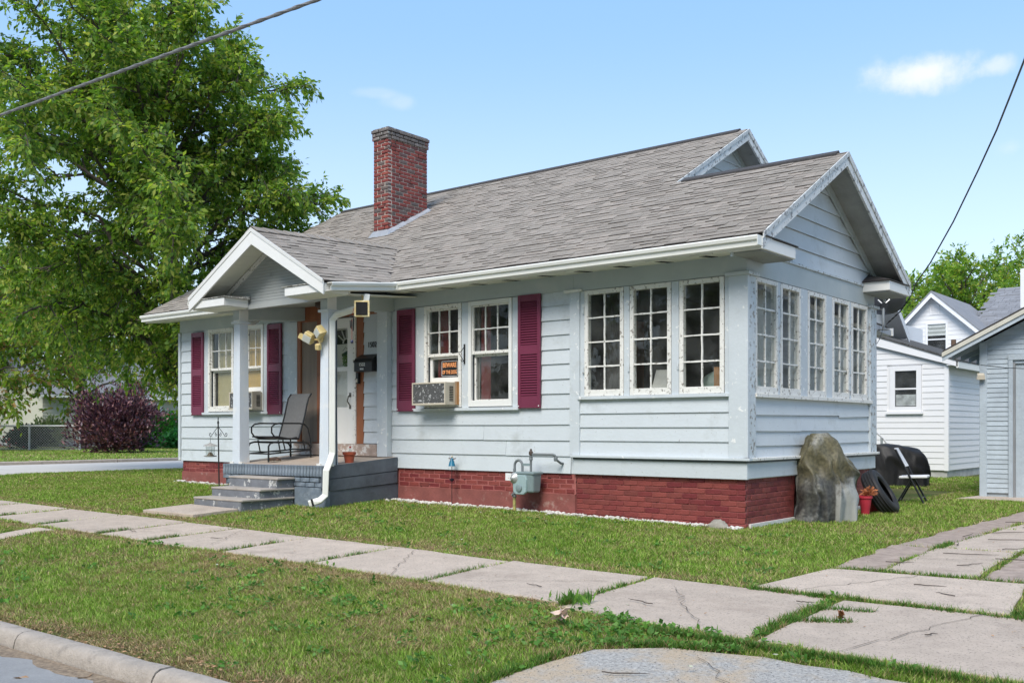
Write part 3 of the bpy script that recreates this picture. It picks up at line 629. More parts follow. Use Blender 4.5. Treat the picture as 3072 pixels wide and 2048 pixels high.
# things hung inside the windows
MB().box(-10.80, -10.16, .085, .095, 1.56, 3.06).build('window_blind', blind_m, house)
MB().box(-10.02, -9.28, .085, .095, 1.9, 3.06).build('window_blind', mat('orange_blind', (.50, .33, .10), .75, nscale=2, namp=.25), house)
def curtain(x0, x1, y, z0, z1, m, n=9, amp=.02):
    mb = MB()
    for i in range(n*2+1):
        t = i/(2*n); mb.v += [(x0+(x1-x0)*t, y+amp*(1 if i % 2 else -1), z0), (x0+(x1-x0)*t, y+amp*(1 if i % 2 else -1), z1)]
        if i: o = len(mb.v)-4; mb.f.append((o, o+2, o+3, o+1))
    for v in list(mb.v): mb.v.append((v[0], v[1]+.006, v[2]))
    nn = len(mb.v)//2
    for f in list(mb.f): mb.f.append(tuple(q+nn for q in f))
    return mb.build('curtain', m, house, smooth=True)
curtain(-5.12, -4.90, .11, 1.9, 3.06, redcurt, 4); curtain(-4.26, -4.08, .12, 1.55, 3.06, redcurt, 3); curtain(-4.38, -4.28, .11, 1.55, 3.06, inner_sun, 2)
curtain(.06-2.2, .06-1.85, .26, 1.6, 3.1, inner_m, 4)
mb = MB(); mb.box(-.26, -.24, .45, 1.5, 1.6, 3.0); mb.build('sheer_curtain', mat('grey_sheer', (.58, .56, .50), .9, nscale=3, namp=.15), house)
mb = MB(); mb.box(-.30, -.28, 1.95, 4.2, 1.6, 2.9); mb.build('sheer_curtain', mat('grey_sheer2', (.42, .44, .43), .9, nscale=3, namp=.3), house)
# ---- louvred shutters
def shutter(x0, x1, z0, z1):
    s = frame(PY, x0, x1, z0, z1, .05, .09, .17, .03, .062, shutter_m, 'shutter'); mid = z0+(z1-z0)*.50
    MB().pb(PY, x0+.048, x1-.048, .031, .060, mid-.04, mid+.09).build('mid_rail', shutter_m, s); MB().pb(PY, x0+.03, x1-.03, .026, .034, z0+.1, z1-.05).build('back_panel', shutter_m, s)
    for a, b in ((z0+.175, mid-.045), (mid+.095, z1-.095)):
        n = int((b-a)/.0345)
        for i in range(n):
            z = a+(i+.5)*(b-a)/n
            MB().hexa([(x0+.05, -.056, z-.015), (x1-.05, -.056, z-.015), (x1-.05, -.036, z+.008), (x0+.05, -.036, z+.008), (x0+.05, -.060, z-.010), (x1-.05, -.060, z-.010), (x1-.05, -.040, z+.013), (x0+.05, -.040, z+.013)]).build('slat', shutter_m, s)
    for px in (x0+.02, x1-.02):
        for pz in (z0+.03,): MB().lathe((px, -.063, pz), [(.009, -.004), (.009, .002)], 8, 'Y').build('screw_head', white_m, s)
for a in ((-11.47, -11.09, 1.475, 3.045), (-9.137, -8.745, 1.468, 3.055), (-5.873, -5.492, 1.483, 3.06), (-3.448, -3.054, 1.50, 3.085)): shutter(*a)
# ---- doors
d = frame(PY, -8.31, -7.70, .967, 3.05, .09, .02, .02, -.02, .05, wood_m, 'door', house); props(d, 'brown screen door in a bare stained wood frame')
MB().pb(PY, -8.218, -7.775, -.01, .02, .99, 3.03).build('screen_panel', screen_m, d); MB().pb(PY, -8.31, -7.55, .032, .056, 3.052, 3.31).build('head_board', wood_m, d)
MB().pb(PY, -7.785, -7.76, .02, .045, .97, 3.05).build('screen_stile', wood_m, d)
d = frame(PY, -7.66, -6.90, .967, 3.03, .14, .16, .60, -.01, .04, white_m, 'door', house); props(d, 'white storm door with two glass panels')
MB().pb(PY, -7.54, -7.03, -.005, .036, 2.16, 2.23).build('mid_rail', white_m, d); pane_box(PY, -7.53, -7.03, 1.56, 2.17, .01, d); pane_box(PY, -7.53, -7.03, 2.22, 2.88, .01, d)
MB().pb(PY, -7.66, -6.9, -.14, -.10, .97, 2.62).build('inner_door', white_m, d)
mb = MB()
mb.pb(PY, -7.66, -6.9, -.14, -.10, 2.86, 3.04); mb.pb(PY, -7.66, -7.52, -.14, -.10, 2.62, 2.86); mb.pb(PY, -7.02, -6.9, -.14, -.10, 2.62, 2.86)
for q in (35, 62, 90, 118, 145):
    c_, s_ = math.cos(R(q)), math.sin(R(q)); mb.tube([(-7.22+.08*c_, .10, 2.63+.08*s_), (-7.22+.24*c_, .10, 2.63+.24*s_)], .011, 6)
mb.tube([(-7.22+.08*math.cos(R(q)), .10, 2.63+.08*math.sin(R(q))) for q in range(0, 181, 15)], .012, 6)
mb.build('fanlight_bars', white_m, d)
mb = MB(); mb.tube([(-6.965, -.045, 1.76), (-6.965, -.085, 1.74), (-6.98, -.09, 1.66), (-6.965, -.045, 1.58)], .011, 8).box(-6.985, -6.945, -.052, -.04, 1.73, 1.80).box(-6.985, -6.945, -.052, -.04, 1.54, 1.60); mb.build('handle', mat('tarnished_handle', (.18, .17, .15), .35, metal=.8), d)
tb(PY, -6.90, -6.83, .967, 3.05, .05, oldwhite_m, 'door_jamb'); tb(PY, -6.83, -6.67, .967, 3.05, .03, wood_m, 'door_jamb'); tb(PY, -7.70, -7.66, .967, 3.05, .05, wood_m, 'door_jamb')
tb(PY, -7.70, -6.26, 3.05, 3.098, .045, wood_m, 'door_head')
o = textmesh('1502', .125, (-6.455, -.034, 2.555), (R(90), 0, 0), blackm, house, 'house_number', ext=.004, bold=.0, sx=.84)
# ---- roof
def plane_pts(pts, th, name, m, parent):
    mb = MB(); n = len(pts); mb.v = [tuple(p) for p in pts]+[(p[0], p[1], p[2]-th) for p in pts]
    mb.f = [tuple(range(n)), tuple(range(2*n-1, n-1, -1))]+[(i, n+i, n+(i+1) % n, (i+1) % n) for i in range(n)]
    return mb.build(name, m, parent)
e0 = -.46; XR = .43; XM = -2.17; XL = -12.40
roofF = plane_pts([(XL, e0, RZ(e0)), (XR, e0, RZ(e0)), (XR, gyp, RZ(gyp)), (XM, gyp, RZ(gyp)), (XM, MGP, RZ(MGP)), (XL, MGP, RZ(MGP))], .05, 'roof', shingle_dk, house)
roofB = plane_pts([(XM-.3, gyp, RZ(gyp)), (XR, gyp, RZ(gyp)), (XR, gy1+.04, RZ(e0)), (XM-.3, gy1+.04, RZ(e0))], .05, 'roof', shingle_m, house)
plane_pts([(XL, MGP, RZ(MGP)), (XM, MGP, RZ(MGP)), (XM, 9.66, RZ(e0)), (XL, 9.66, RZ(e0))], .05, 'roof', shingle_m, house)
PXC, PHW = -7.085, 1.635
PR = lambda x, y: 4.215+.045*(y+1.85)-.562*abs(x-PXC)
roofP = plane_pts([(PXC, -1.88, PR(PXC, -1.88)), (PXC+PHW, -1.88, PR(PXC+PHW, -1.88)), (PXC+PHW, -.5, PR(PXC+PHW, -.5)), (PXC, 1.15, PR(PXC, 1.15))], .05, 'roof', shingle_dk, house)
roofQ = plane_pts([(PXC, -1.88, PR(PXC, -1.88)), (PXC-PHW, -1.88, PR(PXC-PHW, -1.88)), (PXC-PHW, -.5, PR(PXC-PHW, -.5)), (PXC, 1.15, PR(PXC, 1.15))], .05, 'roof', shingle_m, house)
TABS = []
def tabs(O, U, V_, ulen, vlen, ok, parent, ex=.118, seed=0, tw=.30):
    r = random.Random(seed); O, U, V_ = Vector(O), Vector(U).normalized(), Vector(V_).normalized(); Nn = U.cross(V_).normalized()
    if Nn.z < 0: Nn = -Nn
    nrow = int(vlen/ex)+1
    for i in range(nrow):
        u = -r.uniform(0, tw)
        while u < ulen:
            wd = tw*r.choice((.45, .6, .8, 1)); a, b = max(u, 0), min(u+wd, ulen); u += wd
            if b-a < .03: continue
            va, vb = i*ex, min((i+1)*ex+.03, vlen)
            if vb-va < .05: continue
            p = O+U*((a+b)/2)+V_*((va+vb)/2)
            if not ok(p): continue
            TABS.append((p, U, V_, Nn, b-a, vb-va, r.choice((.005, .006, .010, .014))+r.uniform(0, .002), parent))
Vf = Vector((0, 1, .562)); LV = math.hypot(1, .562)
okm = lambda p: not (p.z < PR(p.x, p.y)-.03 and abs(p.x-PXC) < PHW+.05 and p.y < 1.2)
tabs((XL-.01, e0-.03, RZ(e0-.03)), (1, 0, 0), Vf, XR-XL+.02, (gyp-e0+.01)*LV, okm, roofF, seed=11)
tabs((XL-.01, gyp-.045, RZ(gyp-.045)), (1, 0, 0), Vf, XM-XL+.012, (MGP-gyp+.05)*LV, okm, roofF, seed=12)
tabs((PXC+PHW+.03, -1.90, PR(PXC+PHW+.03, -1.9)), (0, 1, .045), (-1, 0, .562), 3.05, (PHW+.03)*LV, lambda p: p.z > RZ(p.y)-.02, roofP, seed=13)
tabs((PXC-PHW-.03, -1.90, PR(PXC-PHW-.03, -1.9)), (0, 1, .045), (1, 0, .562), 3.05, (PHW+.03)*LV, lambda p: p.z > RZ(p.y)-.02, roofQ, seed=14)
TABS.sort(key=lambda t_: (np.array(t_[0])-CAM).dot(np.array(t_[0])-CAM)/(t_[4]*t_[5]*12) if t_[7] is not roofQ else 1e9)
bmt = bmesh.new(); bmesh.ops.create_cube(bmt, size=1)
for v in bmt.verts:
    if v.co.z > 0: v.co.z = 1. if v.co.y < 0 else .25
    else: v.co.z = 0
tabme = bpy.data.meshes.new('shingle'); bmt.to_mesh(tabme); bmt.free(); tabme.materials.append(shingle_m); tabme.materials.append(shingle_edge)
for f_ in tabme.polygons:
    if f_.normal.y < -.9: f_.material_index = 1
stf = {}
for k, (p, U, V_, Nn, wd, ln, th, par) in enumerate(TABS):
    if k < 295:
        o = bpy.data.objects.new('shingle', tabme); COL.objects.link(o); o.parent = par
        M4 = Matrix((U, V_, Nn)).transposed().to_4x4(); M4.translation = p+Nn*.002-off(par)
        o.matrix_local = M4 @ Matrix.Diagonal((wd-.004, ln, th, 1))
    else:
        mb = stf.setdefault(par.name, (par, MB()))[1]; c = p+Nn*.002; hw, hl = (wd-.004)/2, ln/2
        mb.hexa([c-U*hw-V_*hl, c+U*hw-V_*hl, c+U*hw+V_*hl, c-U*hw+V_*hl, c-U*hw-V_*hl+Nn*th, c+U*hw-V_*hl+Nn*th, c+U*hw+V_*hl+Nn*th*.25, c-U*hw+V_*hl+Nn*th*.25])
for par, mb in stf.values():
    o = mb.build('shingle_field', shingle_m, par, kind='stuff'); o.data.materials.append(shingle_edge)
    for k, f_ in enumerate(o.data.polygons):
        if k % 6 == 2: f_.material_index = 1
# ridges
def ridge(x0, x1, y, z, m=ridge_dk, name='ridge_vent', w=.11, h=.008):
    mb = MB(); mb.sweep([(-w, -w*.56+.012), (-w, -w*.56+.03+h), (0, .03+h), (w, -w*.56+.03+h), (w, -w*.56+.012), (0, .012)], [((x0, y, z), (0, 1, 0), (0, 0, 1)), ((x1, y, z), (0, 1, 0), (0, 0, 1))])
    return mb.build(name, m, house)
ridge(-12.38, XM-.15, MGP, RZ(MGP)); ridge(XM+.14, XR-.12, gyp, RZ(gyp))
for i in range(14):
    y0 = -1.9+i*.2; mb = MB(); za, zb = PR(PXC, y0)+.022, PR(PXC, y0+.24)+.008
    for s_ in (-1, 1): mb.hexa([(PXC, y0, za), (PXC+s_*.15, y0, za-.084), (PXC+s_*.15, y0+.24, zb-.084), (PXC, y0+.24, zb), (PXC, y0, za+.012), (PXC+s_*.155, y0, za-.072), (PXC+s_*.155, y0+.24, zb-.074), (PXC, y0+.24, zb+.010)])
    if zb > RZ(y0+.1)-.02: mb.build('ridge_shingle', shingle_m, roofP)
# gutters
GP = [(0, .0), (-.115, .0), (-.125, -.015), (-.115, -.05), (-.09, -.062), (-.085, -.115), (0, -.115), (0, -.11), (-.08, -.11), (-.085, -.06), (-.11, -.045), (-.118, -.012), (-.005, -.012)]
gz = RZ(e0)-.045; Z3 = (0, 0, 1)
mb = MB(); mb.sweep([(p, q) for p, q in GP], [((XR-.01, e0, gz), (0, 1, 0), Z3), ((PXC+PHW+.12, e0, gz), (0, 1, 0), Z3)]); mb.build('gutter', gutter_m, house)
mb = MB(); mb.box(XR-.014, XR-.006, e0-.12, e0, gz-.112, gz-.002); mb.build('gutter_end_cap', gutter_m, house)
mb = MB(); mb.sweep(GP, [((PXC-PHW+.15, e0, gz), (0, 1, 0), Z3), ((XL-.01, e0, gz), (0, 1, 0), Z3)]); mb.build('gutter', gutter_m, house)
gxp = PXC+PHW+.005; zpf = PR(gxp, -1.85)-.04; zpb = gz
mb = MB(); mb.sweep([(-p, q) for p, q in GP], [((gxp, -1.84, zpf), (1, 0, 0), Z3), ((gxp, e0-.02, zpb), (1, 0, 0), Z3)]); mb.build('gutter', gutter_m, house)
mb = MB(); mb.box(gxp-.01, gxp+.12, e0-.135, e0+.01, gz-.12, gz+.003); mb.build('gutter_corner', gutter_m, house)
mb = MB(); mb.sweep(GP, [((PXC-PHW-.005, -1.84, zpf), (1, 0, 0), Z3), ((PXC-PHW-.005, e0-.13, zpb), (1, 0, 0), Z3)]); mb.build('gutter', gutter_m, house)
# fascia + soffit panels
MB().box(XL+.02, XR-.02, e0, e0+.02, gz-.125, RZ(e0)-.052).build('fascia', white_m, house)
zsf = gz-.125
x = XR-.03; k = 0
while x > XL+.1:
    a = max(x-.305, XL+.02); r_ = rnd.uniform(-.003, .002)
    if not (a > PXC-PHW and x < PXC+PHW): 
        o = MB().hexa([(a+.006, e0+.02, zsf+r_-.012), (x-.006, e0+.02, zsf+r_-.012), (x-.006, -.0, zsf+.03+r_), (a+.006, 0, zsf+.03+r_), (a+.006, e0+.02, zsf+r_), (x-.006, e0+.02, zsf+r_), (x-.006, 0, zsf+.042+r_), (a+.006, 0, zsf+.042+r_)]).build('soffit_panel', soffit_m, house)
        if a > -8 and k % 2 == 0:     # perforated strip: rows of small slots
            mb = MB()
            for q in range(9): yy = e0+.07+q*.036; zq = zsf-.0128+(yy-e0-.02)/(-e0-.02)*.042+r_; mb.box(a+.10, a+.20, yy, yy+.016, zq-.003, zq-.001)
            mb.build('vent_slots', hole_m, o)
    x = a; k += 1
MB().box(XL+.02, XR-.03, e0+.01, .0, zsf+.045, zsf+.055).build('soffit_backing', soffit_dk, house)
# rakes: sunroom gable, main gable (east), main gable (west)
def rake(xf, yp, yA, yB, dep, m, wd=.17, xin=None, und=soffit_dk):
    for ye, nm in ((yA, 0), (yB, 1)):
        zp = RZ(yp); ze = zp-.562*abs(ye-yp); tpl = [(ye, ze), (yp, zp)]
        MB().hexa([(xf-.03, ye, ze-.02-wd), (xf, ye, ze-.02-wd), (xf, yp, zp-.02-wd), (xf-.03, yp, zp-.02-wd), (xf-.03, ye, ze-.02), (xf, ye, ze-.02), (xf, yp, zp-.02), (xf-.03, yp, zp-.02)]).build('bargeboard', m, house)
        MB().hexa([(xf, ye, ze-.07), (xf+.014, ye, ze-.07), (xf+.014, yp, zp-.07), (xf, yp, zp-.07), (xf, ye, ze-.0), (xf+.022, ye, ze-.0), (xf+.022, yp, zp-.0), (xf, yp, zp-.0)]).build('drip_edge', m, house)
        if dep:
            MB().hexa([(xf-dep, ye, ze-.13), (xf-.03, ye, ze-.13), (xf-.03, yp, zp-.13), (xf-dep, yp, zp-.13), (xf-dep, ye, ze-.052), (xf-.03, ye, ze-.052), (xf-.03, yp, zp-.052), (xf-dep, yp, zp-.052)]).build('rake_soffit', und, house)
            MB().hexa([(xf-dep, ye, ze-.24), (xf-dep+.03, ye, ze-.24), (xf-dep+.03, yp, zp-.24), (xf-dep, yp, zp-.24), (xf-dep, ye, ze-.13), (xf-dep+.03, ye, ze-.13), (xf-dep+.03, yp, zp-.13), (xf-dep, yp, zp-.13)]).build('rake_trim', frieze_m, house)
rake(XR, gyp, e0, gy1+.04, .40, barge_m); rake(XM, MGP, 1.9, 9.66, .36, barge_m)
rake(XL+.03, MGP, e0, 9.66, 0, barge_m)
# cornice returns of the sunroom gable
def ret_x(y0, y1, z0, z1, apex_toward):
    bevel(MB().box(.006, XR-.004, y0, y1, z0, z1).build('cornice_return', white_m, house), .006, 1)
    MB().box(.02, XR-.03, y0+.03, y1-.03, z0-.018, z0).build('return_soffit', soffit_dk, house)
    ya, yb = (y0, y1) if apex_toward > 0 else (y1, y0)
    s_ = apex_toward; mb = MB(); mb.v = [(.0, ya+.02*s_, z1+.002), (XR+.015, ya+.02*s_, z1+.002), (XR+.015, yb+.04*s_, z1+.002), (.0, yb+.04*s_, z1+.002), (.0, ya+.02*s_, z1+.03), (0, yb-.28*s_, z1+.15), (XR+.015, ya+.02*s_, z1+.018), (XR+.015, yb+.04*s_, z1+.014)]
    mb.f = [(0, 1, 2, 3), (4, 6, 7, 5), (0, 4, 5, 3), (1, 6, 4, 0), (2, 7, 6, 1), (3, 5, 7, 2)]; mb.build('return_roof', shingle_dk, house)
ret_x(e0-.005, .47, zsf-.02, zsf+.125, 1); ret_x(3.86, gy1+.03, zsf-.02, zsf+.125, -1)
MB().box(XR-.1, XR-.02, gy1+.05, gy1+.16, gz-.115, gz).build('gutter_end', gutter_m, house)
# ---- porch gable
for s_ in (-1, 1):
    xe = PXC+s_*PHW; y = -1.88; ze, zp = PR(xe, y), PR(PXC, y)
    bevel(MB().hexa([(xe, y-.02, ze-.21), (xe, y+.01, ze-.21), (PXC, y+.01, zp-.245), (PXC, y-.02, zp-.245), (xe, y-.02, ze-.012), (xe, y+.01, ze-.012), (PXC, y+.01, zp-.012), (PXC, y-.02, zp-.012)]).build('bargeboard', white_m, house), .003, 1)
    MB().hexa([(xe, y-.03, ze-.05), (xe, y-.02, ze-.05), (PXC, y-.02, zp-.05), (PXC, y-.03, zp-.05), (xe, y-.036, ze+.004), (xe, y-.02, ze+.004), (PXC, y-.02, zp+.004), (PXC, y-.036, zp+.004)]).build('drip_edge', white_m, house)
    n = 7
    for i in range(n):
        t0, t1 = i/n, (i+1)/n; xa, xb = xe+(PXC-xe)*t0, xe+(PXC-xe)*t1; za, zb = PR(xa, y)-.062, PR(xb, y)-.062; g = .004*(1 if s_ < 0 else -1)
        MB().hexa([(xa+g, -1.86, za-.012), (xb-g, -1.86, zb-.012), (xb-g, -1.39, zb-.012+.02), (xa+g, -1.39, za-.012+.02), (xa+g, -1.86, za), (xb-g, -1.86, zb), (xb-g, -1.39, zb+.02), (xa+g, -1.39, za+.02)]).build('soffit_panel', soffit_m, house)
    MB().hexa([(xe+s_*-.02, -1.40, PR(xe, -1.4)-.17), (xe-s_*.02, -1.375, PR(xe, -1.4)-.17), (PXC, -1.375, PR(PXC, -1.4)-.17), (PXC, -1.40, PR(PXC, -1.4)-.17), (xe-s_*.02, -1.40, PR(xe, -1.4)-.085), (xe-s_*.02, -1.375, PR(xe, -1.4)-.085), (PXC, -1.375, PR(PXC, -1.4)-.085), (PXC, -1.40, PR(PXC, -1.4)-.085)]).build('rake_trim', oldwhite_m, house)
bead_m = mat('grey_beadboard', (.40, .42, .415), .6, nscale=2.5, namp=.08, stain=(.12, .12, .12), stain_th=.63, stain_scale=2)
zt = 3.17; k = 0
while zt < 4.14:
    hw = min((PR(PXC, -1.38)-.09-zt)/.562, PHW-.08); hw2 = max(.01, min((PR(PXC, -1.38)-.09-zt-.045)/.562, PHW-.08))
    MB().hexa([(PXC-hw, -1.382, zt), (PXC+hw, -1.382, zt), (PXC+hw, -1.36, zt), (PXC-hw, -1.36, zt), (PXC-hw2, -1.38, zt+.0425), (PXC+hw2, -1.38, zt+.0425), (PXC+hw2, -1.36, zt+.0425), (PXC-hw2, -1.36, zt+.0425)]).build('gable_board', bead_m, house); zt += .046
MB().box(PXC-1.56, PXC+1.1, -1.41, -1.34, 3.10, 3.168).build('gable_base_trim', bead_m, house)
MB().box(PXC-1.56, PXC+1.56, -1.355, -1.35, 3.14, 3.25).build('gable_backing', soffit_dk, house)
plane_pts([(PXC-1.56, -1.35, 3.15), (PXC+1.1, -1.35, 3.15), (PXC+1.1, -.03, 3.30), (PXC-1.56, -.03, 3.30)][::-1], .02, 'porch_ceiling', soffit_dk, house)
plane_pts([(PXC+.75, -1.30, 3.10), (PXC+1.08, -1.32, 3.12), (PXC+1.0, -1.2, 3.05), (PXC+.7, -1.18, 3.07)], .06, 'rotted_board', mat('rotten_wood', (.055, .035, .025), .95, nscale=20, namp=.5, bump=1), house)
for xa, xb, nm in ((-8.70, -7.82, 'L'), (-6.34, -5.462, 'R')):
    zf = 3.13 if nm == 'R' else 3.12
    bevel(MB().box(xa, xb, -1.865, -1.41, zf, zf+.125).build('cornice_return', white_m, house), .005, 1)
    MB().box(xa+.02, xb-.02, -1.84, -1.43, zf-.014, zf).build('return_soffit', soffit_m, house)
    mb = MB(); s_ = 1 if nm == 'L' else -1; xo, xi = (xa, xb) if nm == 'L' else (xb, xa)
    mb.v = [(xo, -1.88, zf+.128), (xi+s_*.04, -1.88, zf+.128), (xi+s_*.04, -1.40, zf+.13), (xo, -1.40, zf+.13), (xo, -1.88, zf+.14), (xi+s_*.05, -1.89, zf+.142), (xi+s_*.03, -1.40, zf+.18), (xo, -1.40, zf+.19)]
    mb.f = [(3, 2, 1, 0), (4, 5, 6, 7), (0, 1, 5, 4), (1, 2, 6, 5), (2, 3, 7, 6), (3, 0, 4, 7)]
    mb.build('return_roof', mat('flaking_return_roof', (.30, .28, .26), .9, nscale=12, namp=.4, peel=(.65, .64, .60), peel_th=.5, peel_scale=14, bump=.6), house)
# side beams, tilted: the porch has settled towards the street
for x0, x1 in ((-6.10, -5.95), (-8.24, -8.09)):
    MB().hexa([(x0, -1.395, 2.955), (x1, -1.395, 2.955), (x1, -.03, 3.055), (x0, -.03, 3.055), (x0, -1.395, 3.165), (x1, -1.395, 3.165), (x1, -.03, 3.27), (x0, -.03, 3.27)]).build('porch_beam', frieze_m, house)
xb = PXC+PHW
for k in range(5):
    y0 = -1.38+k*.27
    MB().hexa([(-5.95, y0, 3.165+.07*k*.27), (xb-.01, y0, 3.135+.07*k*.27), (xb-.01, y0+.262, 3.155+.07*k*.27), (-5.95, y0+.262, 3.185+.07*k*.27), (-5.95, y0, 3.177+.07*k*.27), (xb-.01, y0, 3.147+.07*k*.27), (xb-.01, y0+.262, 3.167+.07*k*.27), (-5.95, y0+.262, 3.197+.07*k*.27)]).build('soffit_panel', soffit_m, house)
MB().hexa([(xb-.02, -1.86, zpf-.125), (xb, -1.86, zpf-.125), (xb, e0, zpb-.125), (xb-.02, e0, zpb-.125), (xb-.02, -1.86, zpf+.01), (xb, -1.86, zpf+.01), (xb, e0, zpb+.01), (xb-.02, e0, zpb+.01)]).build('fascia', white_m, house)
# columns
def column(xc, yc, z0, z1, m1):
    c = MB(); b, t_ = .098, .078
    c.hexa([(xc-b, yc-b, z0), (xc+b, yc-b, z0), (xc+b, yc+b, z0), (xc-b, yc+b, z0), (xc-t_, yc-t_, z1-.2), (xc+t_, yc-t_, z1-.2), (xc+t_, yc+t_, z1-.2), (xc-t_, yc+t_, z1-.2)])
    col_ = bevel(c.build('column', m1, house), .004, 1)
    MB().box(xc-.11, xc+.11, yc-.11, yc+.11, z1-.235, z1-.20).build('column_collar', m1, col_)
    MB().box(xc-.083, xc+.083, yc-.083, yc+.083, z1-.2, z1+.02).build('capital', white_m, col_)
    for px in (-.13, .10): MB().box(xc+px, xc+px+.09, yc-.12, yc-.06, z0, z0+.035).build('base_shim', oldwhite_m, col_)
colp = mat('peeling_column_paint', (.60, .65, .70), .65, nscale=4, namp=.08, streak=True, bump=.3, peel=(.36, .33, .29), peel_th=.665, peel_scale=15, stain=(.74, .74, .72), stain_th=.52, stain_scale=3)
column(-8.155, -1.31, .655, 3.13, colp); column(-6.02, -1.31, .665, 3.16, colp)
tb(('X', -5.935), -1.26, -1.23, .68, 2.95, .018, deck_side, 'conduit')
# downspouts
ds = [(-5.40, -1.12, 3.16), (-5.40, -1.14, 3.03), (-5.44, -1.2, 2.97), (-5.80, -1.345, 2.87), (-5.865, -1.37, 2.80), (-5.868, -1.37, .86), (-5.858, -1.42, .74), (-5.83, -1.52, .60), (-5.83, -1.535, .25), (-5.85, -1.62, .18), (-5.95, -1.74, .135)]
mb = MB(); pts = [Vector(p) for p in ds]; path = []
for i, p in enumerate(pts):
    t_ = ((pts[min(i+1, len(pts)-1)]-p).normalized()+(p-pts[max(i-1, 0)]).normalized()).normalized(); a = Vector((.62, .78, 0)); a = (a-t_*a.dot(t_)).normalized(); path.append((p, a, t_.cross(a)))
mb.sweep([(-.045, -.026), (-.035, -.033), (.035, -.033), (.045, -.026), (.045, .026), (.035, .033), (-.035, .033), (-.045, .026)], path); d1 = bevel(mb.build('downspout', gutter_m, house), .006, 1)
p_, a_, b_ = path[-1]; mb = MB(); tt = (pts[-1]-pts[-2]).normalized()
mb.sweep([(-.036, -.024), (.036, -.024), (.036, .024), (-.036, .024)], [(p_+tt*.001, a_, b_), (p_+tt*.003, a_, b_)]); mb.build('outlet', hole_m, d1)
mb = MB(); mb.sweep([(-.05, -.038), (.05, -.038), (.05, .038), (-.05, .038)], [(p_-tt*.07, a_, b_), (p_-tt*.04, a_, b_)]); mb.build('strap', blackm, d1)
mb = MB(); mb.tube([(-8.75, -.50, 3.27), (-8.75, -.50, 3.16), (-8.72, -.56, 3.06), (-8.62, -.72, 2.99), (-8.35, -1.15, 2.93), (-8.26, -1.28, 2.90)], .036, 10); mb.build('downspout', gutter_m, house)
# ---- chimney
CX0, CX1, CY0, CY1 = -8.735, -8.335, 2.13, 3.19
chim = MB().box(CX0+.012, CX1-.012, CY0+.012, CY1-.012, 4.2, 6.77).build('chimney', mortar_m, house)
ch = .0685; z = 4.72; i = 0; cm = MB(); rr = random.Random(5); capb = MB()
while z < 6.86:
    cap = z > 6.70; e = (.022 if z < 6.79 else .035) if cap else 0; m_ = chim_cap_m if cap else chim_brick
    x0, x1, y0, y1 = CX0-e, CX1+e, CY0-e, CY1+e
    o_ = 0 if i % 2 else .1
    xs = [x0]+[v for v in ([x0+.2] if not o_ else [x0+.1, x0+.3])]+[x1]; ys = [y0]
    v = y0+(.2 if o_ else .1)
    while v < y1-.05: ys.append(v); v += .207
    ys.append(y1)
    for a, b in zip(xs[:-1], xs[1:]):
        if RZ(y0)-.04 < z+ch: brick_obj(chim, ((a+b)/2, y0+.045+rr.uniform(-.004, .003), z+ch/2), round(b-a-.016, 2), .09, ch-.015, m_, rr.uniform(-.01, .01))
        cm.box(a+.005, b-.005, y1-.09, y1, z+.005, z+ch-.006)
    for j, (a, b) in enumerate(zip(ys[:-1], ys[1:])):
        if z+ch > RZ(a)-.02:
            a2 = a+(.083 if (j == 0) else 0)
            if b-a2 > .02: brick_obj(chim, (x1-.045+rr.uniform(-.003, .004), (a2+b)/2, z+ch/2), .09, round(b-a2-.016, 2), ch-.015, m_, rr.uniform(-.012, .012))
        cm.box(x0, x0+.09, a+.005, b-.005, z+.005, z+ch-.006)
    z += ch; i += 1
cm.build('brickwork', chim_brick, chim, kind='stuff')
MB().box(CX0-.01, CX1+.01, CY0-.01, CY1+.01, z-.02, z+.015).build('chimney_crown', chim_cap_m, chim)
mb = MB()      # step flashing along the chimney foot
for k in range(8):
    ya = CY0-.03+k*(CY1-CY0+.03)/8; yb = ya+(CY1-CY0+.03)/8+.01; w_ = rr.uniform(.05, .085)
    mb.hexa([(CX1+.002, ya, RZ(ya)-.01), (CX1+.10, ya, RZ(ya)+.008), (CX1+.10, yb, RZ(yb)+.008), (CX1+.002, yb, RZ(yb)-.01), (CX1+.002, ya, RZ(ya)+w_), (CX1+.016, ya, RZ(ya)+w_), (CX1+.016, yb, RZ(yb)+w_), (CX1+.002, yb, RZ(yb)+w_)])
    mb.hexa([(CX1+.016, ya, RZ(ya)+.012), (CX1+.11, ya, RZ(ya)+.012), (CX1+.11, yb, RZ(yb)+.012), (CX1+.016, yb, RZ(yb)+.012), (CX1+.016, ya, RZ(ya)+.026), (CX1+.105, ya, RZ(ya)+.022), (CX1+.105, yb, RZ(yb)+.022), (CX1+.016, yb, RZ(yb)+.026)])
mb.hexa([(CX0-.03, CY0-.12, RZ(CY0-.12)+.01), (CX1+.1, CY0-.12, RZ(CY0-.12)+.01), (CX1+.1, CY0, RZ(CY0)), (CX0-.03, CY0, RZ(CY0)), (CX0-.03, CY0-.11, RZ(CY0-.12)+.03), (CX1+.1, CY0-.11, RZ(CY0-.12)+.03), (CX1+.03, CY0-.006, RZ(CY0)+.085), (CX0-.01, CY0-.006, RZ(CY0)+.085)])
mb.build('flashing', flash_m, chim)
